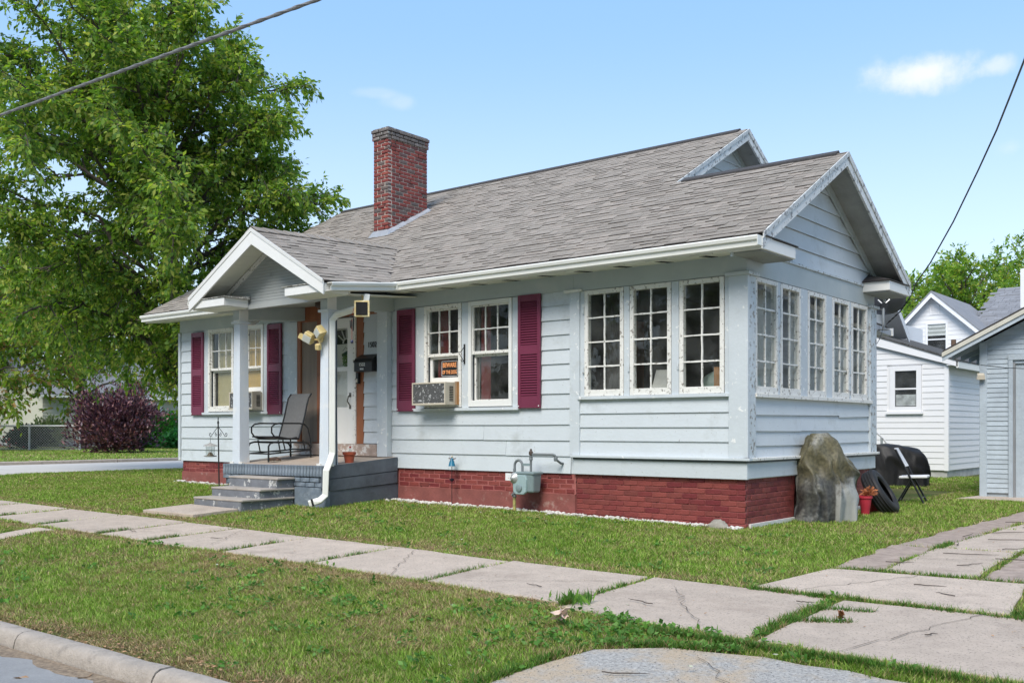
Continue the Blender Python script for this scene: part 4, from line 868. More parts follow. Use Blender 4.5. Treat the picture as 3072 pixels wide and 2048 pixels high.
# ---- porch deck and steps
porch = MB().hexa([(-8.42, -1.44, 0), (-5.90, -1.44, 0), (-5.90, -.0, 0), (-8.42, 0, 0), (-8.42, -1.44, .30), (-5.90, -1.44, .30), (-5.90, -.0, .36), (-8.42, 0, .36)]).build('porch_base', deck_side, house)
MB().hexa([(-8.43, -1.45, .625), (-5.91, -1.45, .64), (-5.91, -.0, .745), (-8.43, 0, .745), (-8.43, -1.45, .648), (-5.91, -1.45, .667), (-5.91, -.0, .771), (-8.43, 0, .771)]).build('porch_floor', deck_m, house)
plane_pts([(-8.40, -1.42, .625), (-5.93, -1.42, .64), (-5.93, -.02, .745), (-8.40, -.02, .745)], .3, 'porch_core', deck_side, house)
zt_ = lambda x: .655+.0075*(x+8.42)
x = -8.43; k = 0
while x < -6.0:
    wb_ = .072; ztop = zt_(x)-.002; hgt = .165
    o = brick_obj(porch, (x+wb_/2, -1.43, ztop-hgt/2), wb_-.008, .07, hgt, blue_brick); o.rotation_euler = (0, rnd.uniform(-.02, .02), 0)
    x += wb_
for k in range(12):
    for j, zz in enumerate((.455, .385)):
        x0 = -8.43+k*.2155-(.1 if j else 0)
        if x0 > -6.1 or x0 < -8.45: continue
        brick_obj(porch, (x0+.105, -1.425, zz-.002), .20, .07, .06, blue_brick)
MB().hexa([(-5.985, -1.475, .30), (-5.885, -1.475, .30), (-5.885, -.03, .37), (-5.985, -.03, .37), (-5.985, -1.475, .468), (-5.885, -1.475, .468), (-5.885, -.03, .55), (-5.985, -.03, .55)]).build('edge_course', deck_side, porch)
MB().hexa([(-5.985, -1.475, .478), (-5.88, -1.475, .478), (-5.88, -.03, .562), (-5.985, -.03, .562), (-5.985, -1.475, .664), (-5.88, -1.475, .664), (-5.88, -.03, .768), (-5.985, -.03, .768)]).build('edge_course', deck_side, porch)
MB().box(-6.6, -5.885, -1.475, -1.40, 0, .345).build('base_panel', blue_brick, porch)
for y0, zt2 in ((-2.40, .195), (-2.09, .33), (-1.78, .485)):
    s_ = MB().box(-7.80, -6.60-.0015*(y0*-10), y0, -1.47, -.05, zt2-.03).build('porch_step', step_m, house)
    bevel(MB().box(-7.81, -6.595, y0-.01, -1.47, zt2-.03, zt2).build('tread', step_top, s_), .008, 2)
# rear stoop roof seen past the sunroom corner
plane_pts([(-2.4, 5.2, 3.02), (-.35, 5.2, 2.96), (-.35, 6.3, 2.90), (-2.4, 6.3, 2.96)][::-1], .10, 'stoop_roof', flash_m, house)
MB().box(-2.4, -.32, 6.3, 6.33, 2.80, 2.93).build('stoop_fascia', white_m, house)
for x_ in (-2.3,): MB().box(x_, x_+.09, 6.15, 6.24, 0, 2.86).build('stoop_post', white_m, house)
# ================================================================== THINGS ON AND AROUND THE HOUSE
Fv = Vector((-.6293, .7771, 0)); Rv = Vector((.7771, .6293, 0)); Z = Vector((0, 0, 1)); C0 = Vector((5.3156, -11.0079, 0))
def at(px, dep): return C0+Fv*dep+Rv*((px-1536)/2983*dep)          # a spot on the ground plan, from a bearing and a distance
# mailbox
t = empty('mailbox', (-6.5, -.04, 2.12), 'black wall mailbox with white stick-on digits 1502 beside the front door', 'mailbox')
mb = MB(); mb.sweep([(0, 0), (-.15, 0), (-.15, .15), (-.12, .20), (0, .27)], [((-6.72, -.035, 2.125), (0, 1, 0), Z3), ((-6.30, -.035, 2.125), (0, 1, 0), Z3)]); bevel(mb.build('box', blackm, t), .006, 2)
mb = MB(); mb.sweep([(-.155, .148), (-.158, .155), (-.122, .208), (0, .28), (0, .272), (-.118, .200)], [((-6.728, -.035, 2.125), (0, 1, 0), Z3), ((-6.292, -.035, 2.125), (0, 1, 0), Z3)]); mb.build('lid', blackm, t)
dig_m = mat('white_digits', (.8, .79, .74), .5)
textmesh('1502', .075, (-6.53, -.187, 2.235), (R(90), 0, 0), dig_m, t, 'number'); textmesh('MAIL', .042, (-6.53, -.187, 2.165), (R(90), 0, 0), dig_m, t, 'lettering', bold=.001)
t = empty('doorbell_box', (-6.75, -.05, 2.0), 'small black box fixed to the wood jamb under the mailbox', 'lock box'); bevel(MB().box(-6.79, -6.73, -.085, -.03, 1.94, 2.12).build('case', blackm, t), .006, 1); MB().box(-6.775, -6.745, -.092, -.085, 1.96, 2.02).build('button', beige_m, t)
# yellowed flood light on the right column: two lamp heads and a sensor
yel = mat('yellowed_plastic', (.66, .52, .24), .5, nscale=9, namp=.15, stain=(.72, .66, .46), stain_th=.5, stain_scale=9); pale = mat('lamp_lens', (.60, .62, .58), .25, nscale=8, namp=.1)
def obox(mb, c, sx, sy, sz, e, tz=1.):
    m_ = Euler(e).to_matrix(); p = []
    for z_, k in ((-1, 1.), (1, tz)):
        for x_, y_ in ((-1, -1), (1, -1), (1, 1), (-1, 1)): p.append(Vector(c)+m_ @ Vector((x_*sx/2*k, y_*sy/2*k, z_*sz/2)))
    return mb.hexa(p)
t = empty('flood_light', (-6.05, -1.45, 2.5), 'yellowed twin-head flood light on the front of the right porch column', 'flood light')
MB().lathe((-6.05, -1.40, 2.53), [(.055, -.05), (.06, -.03), (.03, .0)], 14, 'Y').build('base', yel, t)
for c, e, nm in (((-6.24, -1.50, 2.56), (.45, .5, .5), 0), ((-5.99, -1.50, 2.63), (.35, -.45, -.35), 1)):
    h = bevel(obox(MB(), c, .17, .12, .15, e, .75).build('lamp_head', yel, t), .012, 2); m_ = Euler(e).to_matrix(); obox(MB(), Vector(c)+m_ @ Vector((0, -.062, -.01)), .13, .008, .105, e).build('lens', pale, h)
    MB().tube([(-6.05, -1.43, 2.52), Vector(c)+m_ @ Vector((0, .04, -.06))], .014, 8).build('arm', yel, t)
h = bevel(obox(MB(), (-6.06, -1.47, 2.41), .075, .075, .09, (.3, .2, .2)).build('sensor', yel, t), .012, 2); obox(MB(), (-6.36, -1.52, 2.57), .10, .07, .07, (.2, .5, .6)).build('visor', yel, t)
MB().tube([(-6.05, -1.43, 2.51), (-6.06, -1.46, 2.44)], .012, 8).build('arm', yel, t)
# dark square lamp under the eave, in a yellow frame
t = empty('square_lamp', (-5.42, -1.15, 2.8), 'square black flood lamp in a yellow frame under the porch eave', 'lamp'); c = Vector((-5.33, -1.28, 2.93)); e = (0, 0, .70)
h = bevel(obox(MB(), c, .22, .05, .235, e).build('lamp_frame', yel, t), .006, 1); m_ = Euler(e).to_matrix(); obox(MB(), c+m_ @ Vector((0, -.03, 0)), .165, .012, .185, e).build('lamp_face', hole_m, h)
MB().tube([c+m_ @ Vector((-.02, .02, .05)), (-5.5, -1.1, 3.08), (-5.52, -1.1, 3.16)], .012, 6).build('bracket', yel, t)
# wind chime
t = empty('wind_chime', (-5.40, -1.40, 2.42), 'small dark wind chime hanging beside the downspout', 'wind chime')
MB().tube([(-5.41, -1.33, 3.02), (-5.41, -1.40, 2.82), (-5.41, -1.4, 2.46)], .003, 5).build('cord', mat('red_cord', (.35, .05, .03), .8), t)
for k in range(7): q = k*.9; MB().tube([(-5.41+.028*math.cos(q), -1.4+.028*math.sin(q), 2.80-.01*k), (-5.41+.022*math.cos(q), -1.4+.022*math.sin(q), 2.60+.012*k)], .006, 6).build('chime_tube', blackm, t)
MB().lathe((-5.41, -1.4, 2.80), [(.02, 0), (.045, .012), (.02, .03)], 10).build('top_plate', blackm, t); MB().lathe((-5.41, -1.4, 2.43), [(.012, 0), (.024, .025), (.012, .05)], 10).build('clapper', mat('navy', (.02, .025, .08), .4), t)
# plant hanging in the door glass
t = empty('door_ornament', (-7.15, -.05, 2.4), 'green artificial swag hanging behind the upper glass of the white storm door', 'ornament')
MB().tube([(-7.25, .045, 2.50), (-7.18, .045, 2.56), (-7.08, .045, 2.50)], .004, 5).build('cord', blackm, t)
obox(MB(), (-7.17, .05, 2.46), .20, .02, .05, (0, -.35, 0)).build('crossbar', mat('dark_green', (.02, .06, .03), .6), t)
mb = MB(); r = random.Random(3)
for k in range(46):
    p = Vector((-7.17+r.uniform(-.07, .07), .05+r.uniform(-.012, .01), 2.36+r.uniform(-.11, .07))); d_ = Vector((r.uniform(-1, 1), r.uniform(-.2, .2), r.uniform(-1, .4))).normalized()*.045; s_ = d_.cross(Vector((0, 1, 0))).normalized()*.014
    mb.poly([p-d_, p+s_, p+d_, p-s_])
mb.build('leaves', mat('plastic_leaf', (.10, .19, .04), .5, var=.3), t)
# scroll bracket on the mullion
t = empty('scroll_bracket', (-4.47, -.04, 2.3), 'black iron scroll plant bracket on the post between the two front windows', 'bracket')
MB().box(-4.482, -4.462, -.045, -.03, 2.17, 2.46).build('back_plate', blackm, t)
def scroll(c, r0, r1, a0, a1, plane='X', n=18):
    out_ = []
    for k in range(n+1):
        q = a0+(a1-a0)*k/n; rr_ = r0+(r1-r0)*k/n
        out_.append((c[0], c[1]+rr_*math.cos(q), c[2]+rr_*math.sin(q)) if plane == 'X' else (c[0]+rr_*math.cos(q), c[1], c[2]+rr_*math.sin(q)))
    return out_
MB().tube([(-4.472, -.04, 2.42), (-4.472, -.12, 2.34), (-4.472, -.27, 2.315)]+scroll((-4.472, -.29, 2.335), .025, .012, -1.2, -6.5), .006, 6).build('arm', blackm, t)
MB().tube(scroll((-4.472, -.085, 2.22), .03, .01, 2.6, 8.0)+[], .005, 6).build('curl', blackm, t); MB().tube([(-4.472, -.04, 2.19), (-4.472, -.11, 2.27), (-4.472, -.16, 2.32)], .005, 6).build('brace', blackm, t)
# warning sign
t = empty('warning_sign', (-4.85, -.045, 2.1), 'black and orange BEWARE OF THE DOG sign on the window above the air conditioner', 'sign')
MB().box(-5.005, -4.682, .044, .049, 2.0, 2.235).build('board', blackm, t)
mb = MB()
for a in ((-5.003, -4.684, 2.228, 2.233), (-5.003, -4.684, 2.002, 2.007), (-5.003, -4.998, 2.002, 2.233), (-4.689, -4.684, 2.002, 2.233)): mb.box(a[0], a[1], .0415, .044, a[2], a[3])
mb.build('border', mat('sign_white', (.8, .8, .8), .5), t); org = mat('sign_orange', (.88, .36, .14), .5)
textmesh('BEWARE', .098, (-4.845, .0425, 2.168), (R(90), 0, 0), org, t, 'lettering', bold=.0018, sx=.74); textmesh('OF THE DOG', .078, (-4.845, .0425, 2.062), (R(90), 0, 0), org, t, 'lettering', bold=.0014, sx=.64)
# air conditioners
def ac(x0, x1, y0, z0, z1, label, grp=None):
    t = empty('air_conditioner', ((x0+x1)/2, y0/2, z0), label, 'air conditioner', 'window air conditioners')
    bevel(MB().box(x0, x1, y0+.012, .05, z0, z1).build('case', beige_m, t), .008, 2)
    f = frame(('Y', y0+.012), x0, x1, z0, z1, .022, .022, .03, -.001, .014, beige_m, 'grille_frame', t); MB().box(x0+.02, x1-.02, y0+.006, y0+.011, z0+.03, z1-.02).build('condenser', fin_m, t)
    mb = MB()
    for a, b in ((.45, .95),): 
        n = 9
        for k in range(n): zz = z0+.06+k*(z1-z0-.11)/n; mb.box(x1-.002, x1+.003, y0+.09, y0+.17, zz, zz+(z1-z0-.11)/n*.55)
    mb.build('side_louvre', hole_m, t)
    return t
ac(-5.30, -4.615, -.30, 1.562, 1.90, 'beige window air conditioner with bent dirty fins under the BEWARE sign')
for k in range(4): MB().box(-4.612+k*.012, -4.606+k*.012, -.10, -.03, 1.57, 1.91).build('side_accordion', card_m if k % 2 else beige_m, house)
ac(-9.97, -9.285, -.26, 1.555, 1.87, 'white window air conditioner in the window behind the left porch column')
# ---- glider chair
t = empty('glider_chair', (-7.82, -.8, .70), 'dark grey mesh glider chair with black tubular arms on the porch', 'chair')
mesh_m = mat('grey_sling_fabric', (.13, .13, .13), .8, nscale=40, namp=.15, bump=.3, bscale=150)
gx0, gx1 = -8.08, -7.56; fl_ = lambda y: .771+.0717*y
back = [(-.62, 1.06), (-.57, 1.20), (-.50, 1.42), (-.45, 1.62), (-.42, 1.72), (-.36, 1.79)]
mb = MB()
for x in (gx0+.02, gx1-.02): mb.v += [(x, y, z) for y, z in back]
n = len(back)
mb.v += [(x, y+.006, z+.004) for x, y, z in mb.v]
for i in range(n-1): mb.f += [(i, i+1, n+i+1, n+i), (2*n+i, 3*n+i, 3*n+i+1, 2*n+i+1)]
mb.build('backrest', mesh_m, t, smooth=True)
seatp = [(-1.14, 1.085), (-1.05, 1.085), (-.85, 1.055), (-.70, 1.05), (-.62, 1.06)]
mb = MB()
for x in (gx0+.02, gx1-.02): mb.v += [(x, y, z) for y, z in seatp]
n = len(seatp); mb.v += [(x, y, z+.006) for x, y, z in mb.v]
for i in range(n-1): mb.f += [(i, i+1, n+i+1, n+i), (2*n+i, 3*n+i, 3*n+i+1, 2*n+i+1)]
mb.build('seat', mesh_m, t, smooth=True)
for x in (gx0, gx1):
    MB().tube([(x, y-.0, z) for y, z in seatp]+[(x, y, z) for y, z in back[1:]], .014, 8).build('side_rail', blackm, t)
    MB().tube([(x, -.66, 1.07), (x, -.80, 1.05), (x, -1.0, 1.05), (x, -1.10, 1.08), (x, -1.16, 1.15), (x, -1.16, 1.24), (x, -1.10, 1.285), (x, -1.0, 1.30), (x, -.60, 1.30), (x, -.50, 1.285), (x, -.43, 1.22), (x, -.38, 1.05), (x, -.36, fl_(-.36)+.15)], .013, 8).build('armrest', blackm, t)
    MB().tube([(x, -1.22, fl_(-1.22)), (x, -1.22, .93), (x, -1.19, .98), (x, -1.10, 1.0), (x, -.50, .99), (x, -.42, .97), (x, -.38, .92), (x, -.37, fl_(-.37))], .015, 8).build('leg', blackm, t)
    MB().tube([(x, -1.20, fl_(-1.2)+.13), (x, -.40, fl_(-.4)+.12)], .012, 8).build('runner', blackm, t)
    for y in (-1.05, -.55): MB().tube([(x+.02, y, 1.03), (x+.02, y+.05, fl_(y)+.12)], .011, 6).build('swing_arm', blackm, t)
for y, z in ((-1.2, fl_(-1.2)+.13), (-.4, fl_(-.4)+.13), (-1.14, 1.085), (-.62, 1.045), (-1.0, .99)): MB().tube([(gx0, y, z), (gx1, y, z)], .012, 8).build('crossbar', blackm, t)
# a small dark litter of shoes under the chair
t = empty('old_shoe', (-7.6, -1.05, .70), 'worn brown shoe lying under the glider chair', 'shoe')
mb = MB(); mb.sweep([(-.045, 0), (.045, 0), (.045, .03), (.02, .05), (-.02, .05), (-.045, .03)], [((-7.72, -1.06, .70), (0, 1, 0), Z3), ((-7.62, -1.04, .70), (0, 1, 0), (0, 0, 1.3)), ((-7.54, -1.02, .705), (0, .8, 0), (0, 0, .7))]); mb.build('upper', mat('brown_leather', (.11, .07, .05), .6), t); MB().box(-7.73, -7.54, -1.09, -.985, .693, .703).build('sole', beige_m, t)
# ---- shepherd hook and bird feeder
t = empty('shepherd_hook', (-8.50, -1.55, .2), 'thin black scrolled iron garden hook left of the porch', 'garden hook'); HX, HY = -8.50, -1.50
MB().tube([(HX+.03, HY, .15), (HX, HY, 1.30)], .011, 8).build('post', blackm, t); MB().lathe((HX, HY, 1.30), [(.018, 0), (.016, .02), (.006, .05), (.010, .07), (.002, .11)], 8).build('finial', blackm, t)
for s_ in (-1, 1):
    MB().tube([(HX, HY, 1.25), (HX+s_*.10, HY, 1.17), (HX+s_*.19, HY, 1.09)]+scroll((HX+s_*.215, HY, 1.12), .03, .018, -1.9 if s_ > 0 else -1.2, (3.4 if s_ > 0 else -6.6), 'Z'), .005, 6).build('arm', blackm, t)
    MB().tube(scroll((HX+s_*.055, HY, 1.12), .035, .008, 1.57, 1.57-s_*7.5, 'Z'), .0045, 6).build('curl', blackm, t)
t = empty('bird_feeder', (HX-.215, HY, .72), 'clear lantern-shaped bird feeder hanging from the iron hook', 'bird feeder'); fx = HX-.215
fd = mat('feeder_grey', (.35, .34, .32), .5)
MB().tube([(fx, HY, 1.09), (fx, HY, .97)], .003, 5).build('wire', blackm, t); MB().lathe((fx, HY, .93), [(.115, 0), (.11, .012), (.05, .035), (.012, .05), (.012, .06)], 14).build('roof', fd, t); MB().lathe((fx, HY, .775), [(.07, 0), (.07, .155)], 14).build('tube', plastic_gl, t)
MB().lathe((fx, HY, .755), [(.06, 0), (.10, .008), (.105, .02), (.02, .022)], 14).build('tray', fd, t); MB().lathe((fx, HY, .777), [(.055, 0), (.03, .04), (.008, .055)], 12).build('seed', mat('seed', (.12, .08, .04), .9), t)
for q in range(4): MB().tube([(fx+.07*math.cos(q*1.57+.7), HY+.07*math.sin(q*1.57+.7), .76), (fx+.07*math.cos(q*1.57+.7), HY+.07*math.sin(q*1.57+.7), .93)], .003, 4).build('rod', fd, t)
# ---- pot on the deck
t = empty('flower_pot', (-5.72, -1.05, .69), 'small terracotta pot standing on the deck corner behind the downspout', 'pot'); c = (-5.995, -.93, .70)
t.location = c; mb = MB(); mb.lathe(c, [(.062, 0), (.085, .12), (.10, .122), (.105, .165), (.09, .165), (.085, .14), (.001, .135)], 20); mb.build('pot', terra, t); MB().lathe(c, [(.001, .136), (.082, .138)], 16).build('soil', bark_m, t)
t = empty('drink_bottle', (-6.12, -.80, .71), 'clear plastic bottle with a red cap behind the terracotta pot', 'bottle'); MB().lathe((-6.12, -.80, .713), [(.03, 0), (.033, .02), (.033, .14), (.014, .19), (.014, .21)], 14).build('body', plastic_gl, t); MB().lathe((-6.12, -.80, .92), [(.016, 0), (.016, .025)], 12).build('cap', mat('red_plastic', (.5, .03, .03), .4), t)
# ---- gas meter
t = empty('gas_meter', (-3.2, -.2, .05), 'grey gas meter with curved riser pipe in front of the red brick base', 'gas meter')
MB().tube([(-3.36, -.24, .0), (-3.36, -.24, .66)], .019, 10).build('riser', pipe_m, t); MB().tube([(-3.36, -.24, .04), (-3.36, -.24, .28)], .023, 10).build('pipe_wrap', mat('yellow_black_wrap', (.50, .45, .15), .7, nscale=12, namp=.4, stain=(.04, .04, .04), stain_th=.45, stain_scale=12), t)
MB().tube([(-3.355, -.24, .62)]+[(-3.287-.068*math.cos(q), -.24, .70+.075*math.sin(q)) for q in [k*math.pi/10 for k in range(11)]]+[(-3.218, -.24, .60)], .018, 10).build('gooseneck', pipe_m, t)
MB().tube([(-3.07, -.24, .60), (-3.07, -.24, .90)], .017, 10).build('outlet_pipe', pipe_m, t); MB().lathe((-3.07, -.24, .78), [(.026, 0), (.028, .02), (.022, .03), (.028, .045), (.018, .05)], 10).build('union', pipe_m, t); MB().lathe((-3.07, -.24, .865), [(.02, -.02), (.03, .0), (.03, .03), (.018, .04), (.014, .07)], 10).build('tee', mat('rusty_iron', (.09, .07, .06), .8), t)
MB().tube([(-3.07, -.24, .862), (-2.72, -.20, .862), (-2.70, -.19, .85), (-2.695, -.16, .79), (-2.69, -.06, .74), (-2.69, .02, .735)], .017, 10).build('house_pipe', pipe_m, t); MB().lathe((-2.70, -.17, .80), [(.02, -.03), (.027, -.01), (.027, .03), (.02, .045)], 10).build('elbow', pipe_m, t)
MB().box(-3.22, -3.07, -.25, -.235, .70, .735).build('bracket', meter_m, t)
mb = MB(); mb.hexa([(-3.27, -.30, .335), (-2.99, -.30, .335), (-2.99, -.12, .335), (-3.27, -.12, .335), (-3.285, -.315, .60), (-2.975, -.315, .60), (-2.975, -.11, .60), (-3.285, -.11, .60)]); body = bevel(mb.build('body', meter_m, t), .03, 3)
bevel(MB().box(-3.295, -2.965, -.325, -.10, .585, .62).build('top_flange', meter_m, t), .008, 1)
mb = MB(); mb.sweep([(-.125, .10), (-.10, .14), (.10, .14), (.125, .08), (.115, -.10), (.07, -.135), (-.07, -.135), (-.115, -.09)], [((-3.20, -.30, .44), (1, 0, 0), Z3), ((-3.20, -.335, .44), (.96, 0, 0), (0, 0, .96))]); bevel(mb.build('front_case', mat('meter_front', (.30, .40, .41), .45, nscale=7, namp=.1), t), .006, 1)
MB().lathe((-3.20, -.34, .40), [(.05, .0), (.05, -.012), (.035, -.018)], 18, 'Y').build('diaphragm_boss', meter_m, t)
MB().lathe((-3.30, -.32, .53), [(.04, .02), (.075, .01), (.078, -.01), (.05, -.04), (.02, -.06), (.018, -.075)], 20, 'Y').build('regulator', mat('aluminium', (.45, .46, .46), .4, metal=.4), t)
MB().box(-3.40, -3.30, -.39, -.385, .50, .60).build('tag', mat('white_tag', (.78, .78, .78), .5), t); MB().box(-3.352, -3.342, -.391, -.39, .53, .54).build('tag_mark', mat('red_plastic', (.5, .03, .03), .4), t)
for z_ in (.26, .30): MB().lathe((-3.36, -.24, z_), [(.02, 0), (.032, .006), (.032, .022), (.02, .03)], 8).build('valve', pipe_m, t)
MB().tube([(-3.36, -.26, .28), (-3.36, -.30, .30)], .01, 6).build('valve_stem', pipe_m, t)
# ---- garden angel on a stake
t = empty('garden_stake', (-4.62, -.15, .09), 'blue angel garden stake standing against the red brick base', 'garden stake'); bl = mat('teal_glaze', (.01, .14, .24), .35, nscale=20, namp=.4)
MB().tube([(-4.62, -.15, .0), (-4.62, -.15, .68)], .005, 6).build('stake', blackm, t); MB().lathe((-4.62, -.15, .66), [(.055, .0), (.05, .01), (.035, .07), (.018, .11), (.008, .12)], 12).build('dress', bl, t); MB().lathe((-4.62, -.15, .78), [(.004, 0), (.017, .012), (.017, .026), (.004, .036)], 10).build('head', beige_m, t)
for s_ in (-1, 1): MB().hexa([(-4.62, -.14, .745), (-4.62+s_*.07, -.145, .77), (-4.62+s_*.075, -.14, .78), (-4.62, -.135, .77), (-4.62, -.135, .75), (-4.62+s_*.07, -.14, .775), (-4.62+s_*.075, -.135, .785), (-4.62, -.13, .775)]).build('wing', mat('bronze', (.14, .12, .12), .4), t)
MB().lathe((-4.62, -.15, .43), [(.004, 0), (.03, .02), (.042, .045), (.036, .045), (.01, .02)], 12).build('cup', mat('purple_metal', (.03, .02, .05), .4), t)
# ---- white stone strip and the loose rock
mb = MB(); r = random.Random(12); icv = [(0, 0, 1), (.89, 0, .45), (.28, .85, .45), (-.72, .53, .45), (-.72, -.53, .45), (.28, -.85, .45), (.72, .53, -.45), (-.28, .85, -.45), (-.89, 0, -.45), (-.28, -.85, -.45), (.72, -.53, -.45), (0, 0, -1)]
icf = [(0, 1, 2), (0, 2, 3), (0, 3, 4), (0, 4, 5), (0, 5, 1), (1, 6, 2), (2, 7, 3), (3, 8, 4), (4, 9, 5), (5, 10, 1), (6, 7, 2), (7, 8, 3), (8, 9, 4), (9, 10, 5), (10, 6, 1), (11, 7, 6), (11, 8, 7), (11, 9, 8), (11, 10, 9), (11, 6, 10)]
def rock(mb, c, s, r, fl=.6):
    i0 = len(mb.v); q = r.uniform(0, 6.28); ca, sa = math.cos(q), math.sin(q); ax, ay, az = s*r.uniform(.7, 1.3), s*r.uniform(.6, 1.), s*fl*r.uniform(.7, 1.2)
    for x, y, z in icv:
        k = r.uniform(.75, 1.15); x, y, z = x*ax*k, y*ay*k, z*az*k; mb.v.append((c[0]+x*ca-y*sa, c[1]+x*sa+y*ca, c[2]+z))
    mb.f += [tuple(i0+j for j in f) for f in icf]
for k in range(1500):
    x = r.uniform(-5.85, -.02) if k < 1150 else r.uniform(-11.9, -8.5); wd = .24+.10*math.sin(x*2.1)+.05*math.sin(x*7)
    y = -.02-abs(r.gauss(0, .5))*wd
    if y < -.34: continue
    rock(mb, (x, y, zs(x, y)+r.uniform(-.004, .03)), r.uniform(.012, .036), r)
for k in range(60): x = r.uniform(-6, 0); y = -.2-r.random()*.5; rock(mb, (x, y, zs(x, y)+.01), r.uniform(.01, .02), r)
mb.build('white_stones', stone_w, kind='stuff', label='strip of small white stones along the foot of the brick base')
mb = MB(); r = random.Random(4)
b = bmesh.new(); bmesh.ops.create_icosphere(b, subdivisions=3, radius=1)
def blob(name, c, sc, m, label, cat, amp=.25, fr=2., seed=0, parent=None, flat=0):
    b = bmesh.new(); bmesh.ops.create_icosphere(b, subdivisions=3, radius=1)
    for v in b.verts:
        p = v.co.copy(); k = 1+amp*noise.noise(p*fr+Vector((seed, seed, 0))); v.co = Vector((p.x*sc[0]*k, p.y*sc[1]*k, max(p.z*sc[2]*k, -flat) if flat else p.z*sc[2]*k))
    me = bpy.data.meshes.new(name); b.to_mesh(me); b.free(); me.materials.append(m); me.polygons.foreach_set('use_smooth', [True]*len(me.polygons)); o = bpy.data.objects.new(name, me); COL.objects.link(o)
    if parent: o.parent = parent; o.location = Vector(c)-off(parent)
    else: o.location = c
    return props(o, label, cat)
blob('rock', (-.28, -.17, .02), (.13, .09, .10), mat('grey_tan_rock', (.30, .28, .24), .95, nscale=12, namp=.25, bump=.8), 'grey tan rock among the white stones near the house corner', 'rock', seed=3)
# ---- tarpaulin over a grill
def tarp_mat():
    m = bpy.data.materials.new('mossy_tarpaulin'); m.use_nodes = True; t = m.node_tree; n = t.nodes.new; l = t.links.new; b = t.nodes['Principled BSDF']; b.inputs['Roughness'].default_value = .62
    tcn = n('ShaderNodeTexCoord'); sp = n('ShaderNodeSeparateXYZ'); l(tcn.outputs['Object'], sp.inputs[0])
    n1 = n('ShaderNodeTexNoise'); n1.inputs['Scale'].default_value = 3.2; n1.inputs['Detail'].default_value = 9; n1.inputs['Roughness'].default_value = .65; l(tcn.outputs['Object'], n1.inputs['Vector'])
    ad = n('ShaderNodeMath'); ad.operation = 'MULTIPLY_ADD'; ad.inputs[1].default_value = 1.1; l(n1.outputs['Fac'], ad.inputs[0]); l(sp.outputs['Z'], ad.inputs[2])
    r = n('ShaderNodeValToRGB'); e = r.color_ramp.elements
    for _ in range(2): e.new(.5)
    for k, (p, c) in enumerate(((.0, (.022, .024, .028)), (.34, (.07, .068, .058)), (.55, (.088, .078, .042)), (1., (.13, .118, .070)))): e[k].position = min(p, 1); e[k].color = (*c, 1)
    mr = n('ShaderNodeMapRange'); mr.inputs[1].default_value = .62; mr.inputs[2].default_value = 1.75; l(ad.outputs[0], mr.inputs[0]); l(mr.outputs[0], r.inputs[0])
    n2 = n('ShaderNodeTexNoise'); n2.inputs['Scale'].default_value = 2.1; n2.inputs['Detail'].default_value = 7; l(tcn.outputs['Object'], n2.inputs['Vector'])
    r2 = n('ShaderNodeMapRange'); r2.inputs[1].default_value = .56; r2.inputs[2].default_value = .68; l(n2.outputs['Fac'], r2.inputs[0]); mm = n('ShaderNodeMixRGB'); mm.inputs[2].default_value = (.30, .30, .28, 1); l(r2.outputs[0], mm.inputs[0]); l(r.outputs[0], mm.inputs[1])
    n3 = n('ShaderNodeTexNoise'); n3.inputs['Scale'].default_value = 25; n3.inputs['Detail'].default_value = 8; l(tcn.outputs['Object'], n3.inputs['Vector'])
    r3 = n('ShaderNodeMapRange'); r3.inputs[1].default_value = .35; r3.inputs[2].default_value = .7; r3.inputs[3].default_value = .7; r3.inputs[4].default_value = 1.5; l(n3.outputs['Fac'], r3.inputs[0]); h = n('ShaderNodeHueSaturation'); l(r3.outputs[0], h.inputs['Value']); l(mm.outputs[0], h.inputs['Color']); 
    dt = n('ShaderNodeVectorMath'); dt.operation = 'DOT_PRODUCT'; dt.inputs[1].default_value = tuple(Rv*1.03); l(tcn.outputs['Object'], dt.inputs[0])
    def mrn(src, a_, b_, c_=0., d_=1.):
        q = n('ShaderNodeMapRange'); q.inputs[1].default_value = a_; q.inputs[2].default_value = b_; q.inputs[3].default_value = c_; q.inputs[4].default_value = d_; l(src, q.inputs[0]); return q.outputs[0]
    zz = n('ShaderNodeMath'); zz.operation = 'MULTIPLY_ADD'; zz.inputs[1].default_value = 1.0; l(n1.outputs['Fac'], zz.inputs[0]); l(sp.outputs['Z'], zz.inputs[2])
    m1 = n('ShaderNodeMath'); m1.operation = 'MULTIPLY'; l(mrn(dt.outputs['Value'], .49, .51), m1.inputs[0]); l(mrn(zz.outputs[0], 1.02, .86), m1.inputs[1])
    mq = n('ShaderNodeMixRGB'); mq.inputs[2].default_value = (.30, .305, .29, 1); l(m1.outputs[0], mq.inputs[0]); l(h.outputs[0], mq.inputs[1]); l(mq.outputs[0], b.inputs['Base Color'])
    bp = n('ShaderNodeBump'); bp.inputs['Strength'].default_value = .5; bp.inputs['Distance'].default_value = .02; l(n1.outputs['Fac'], bp.inputs['Height']); l(bp.outputs[0], b.inputs['Normal'])
    return m
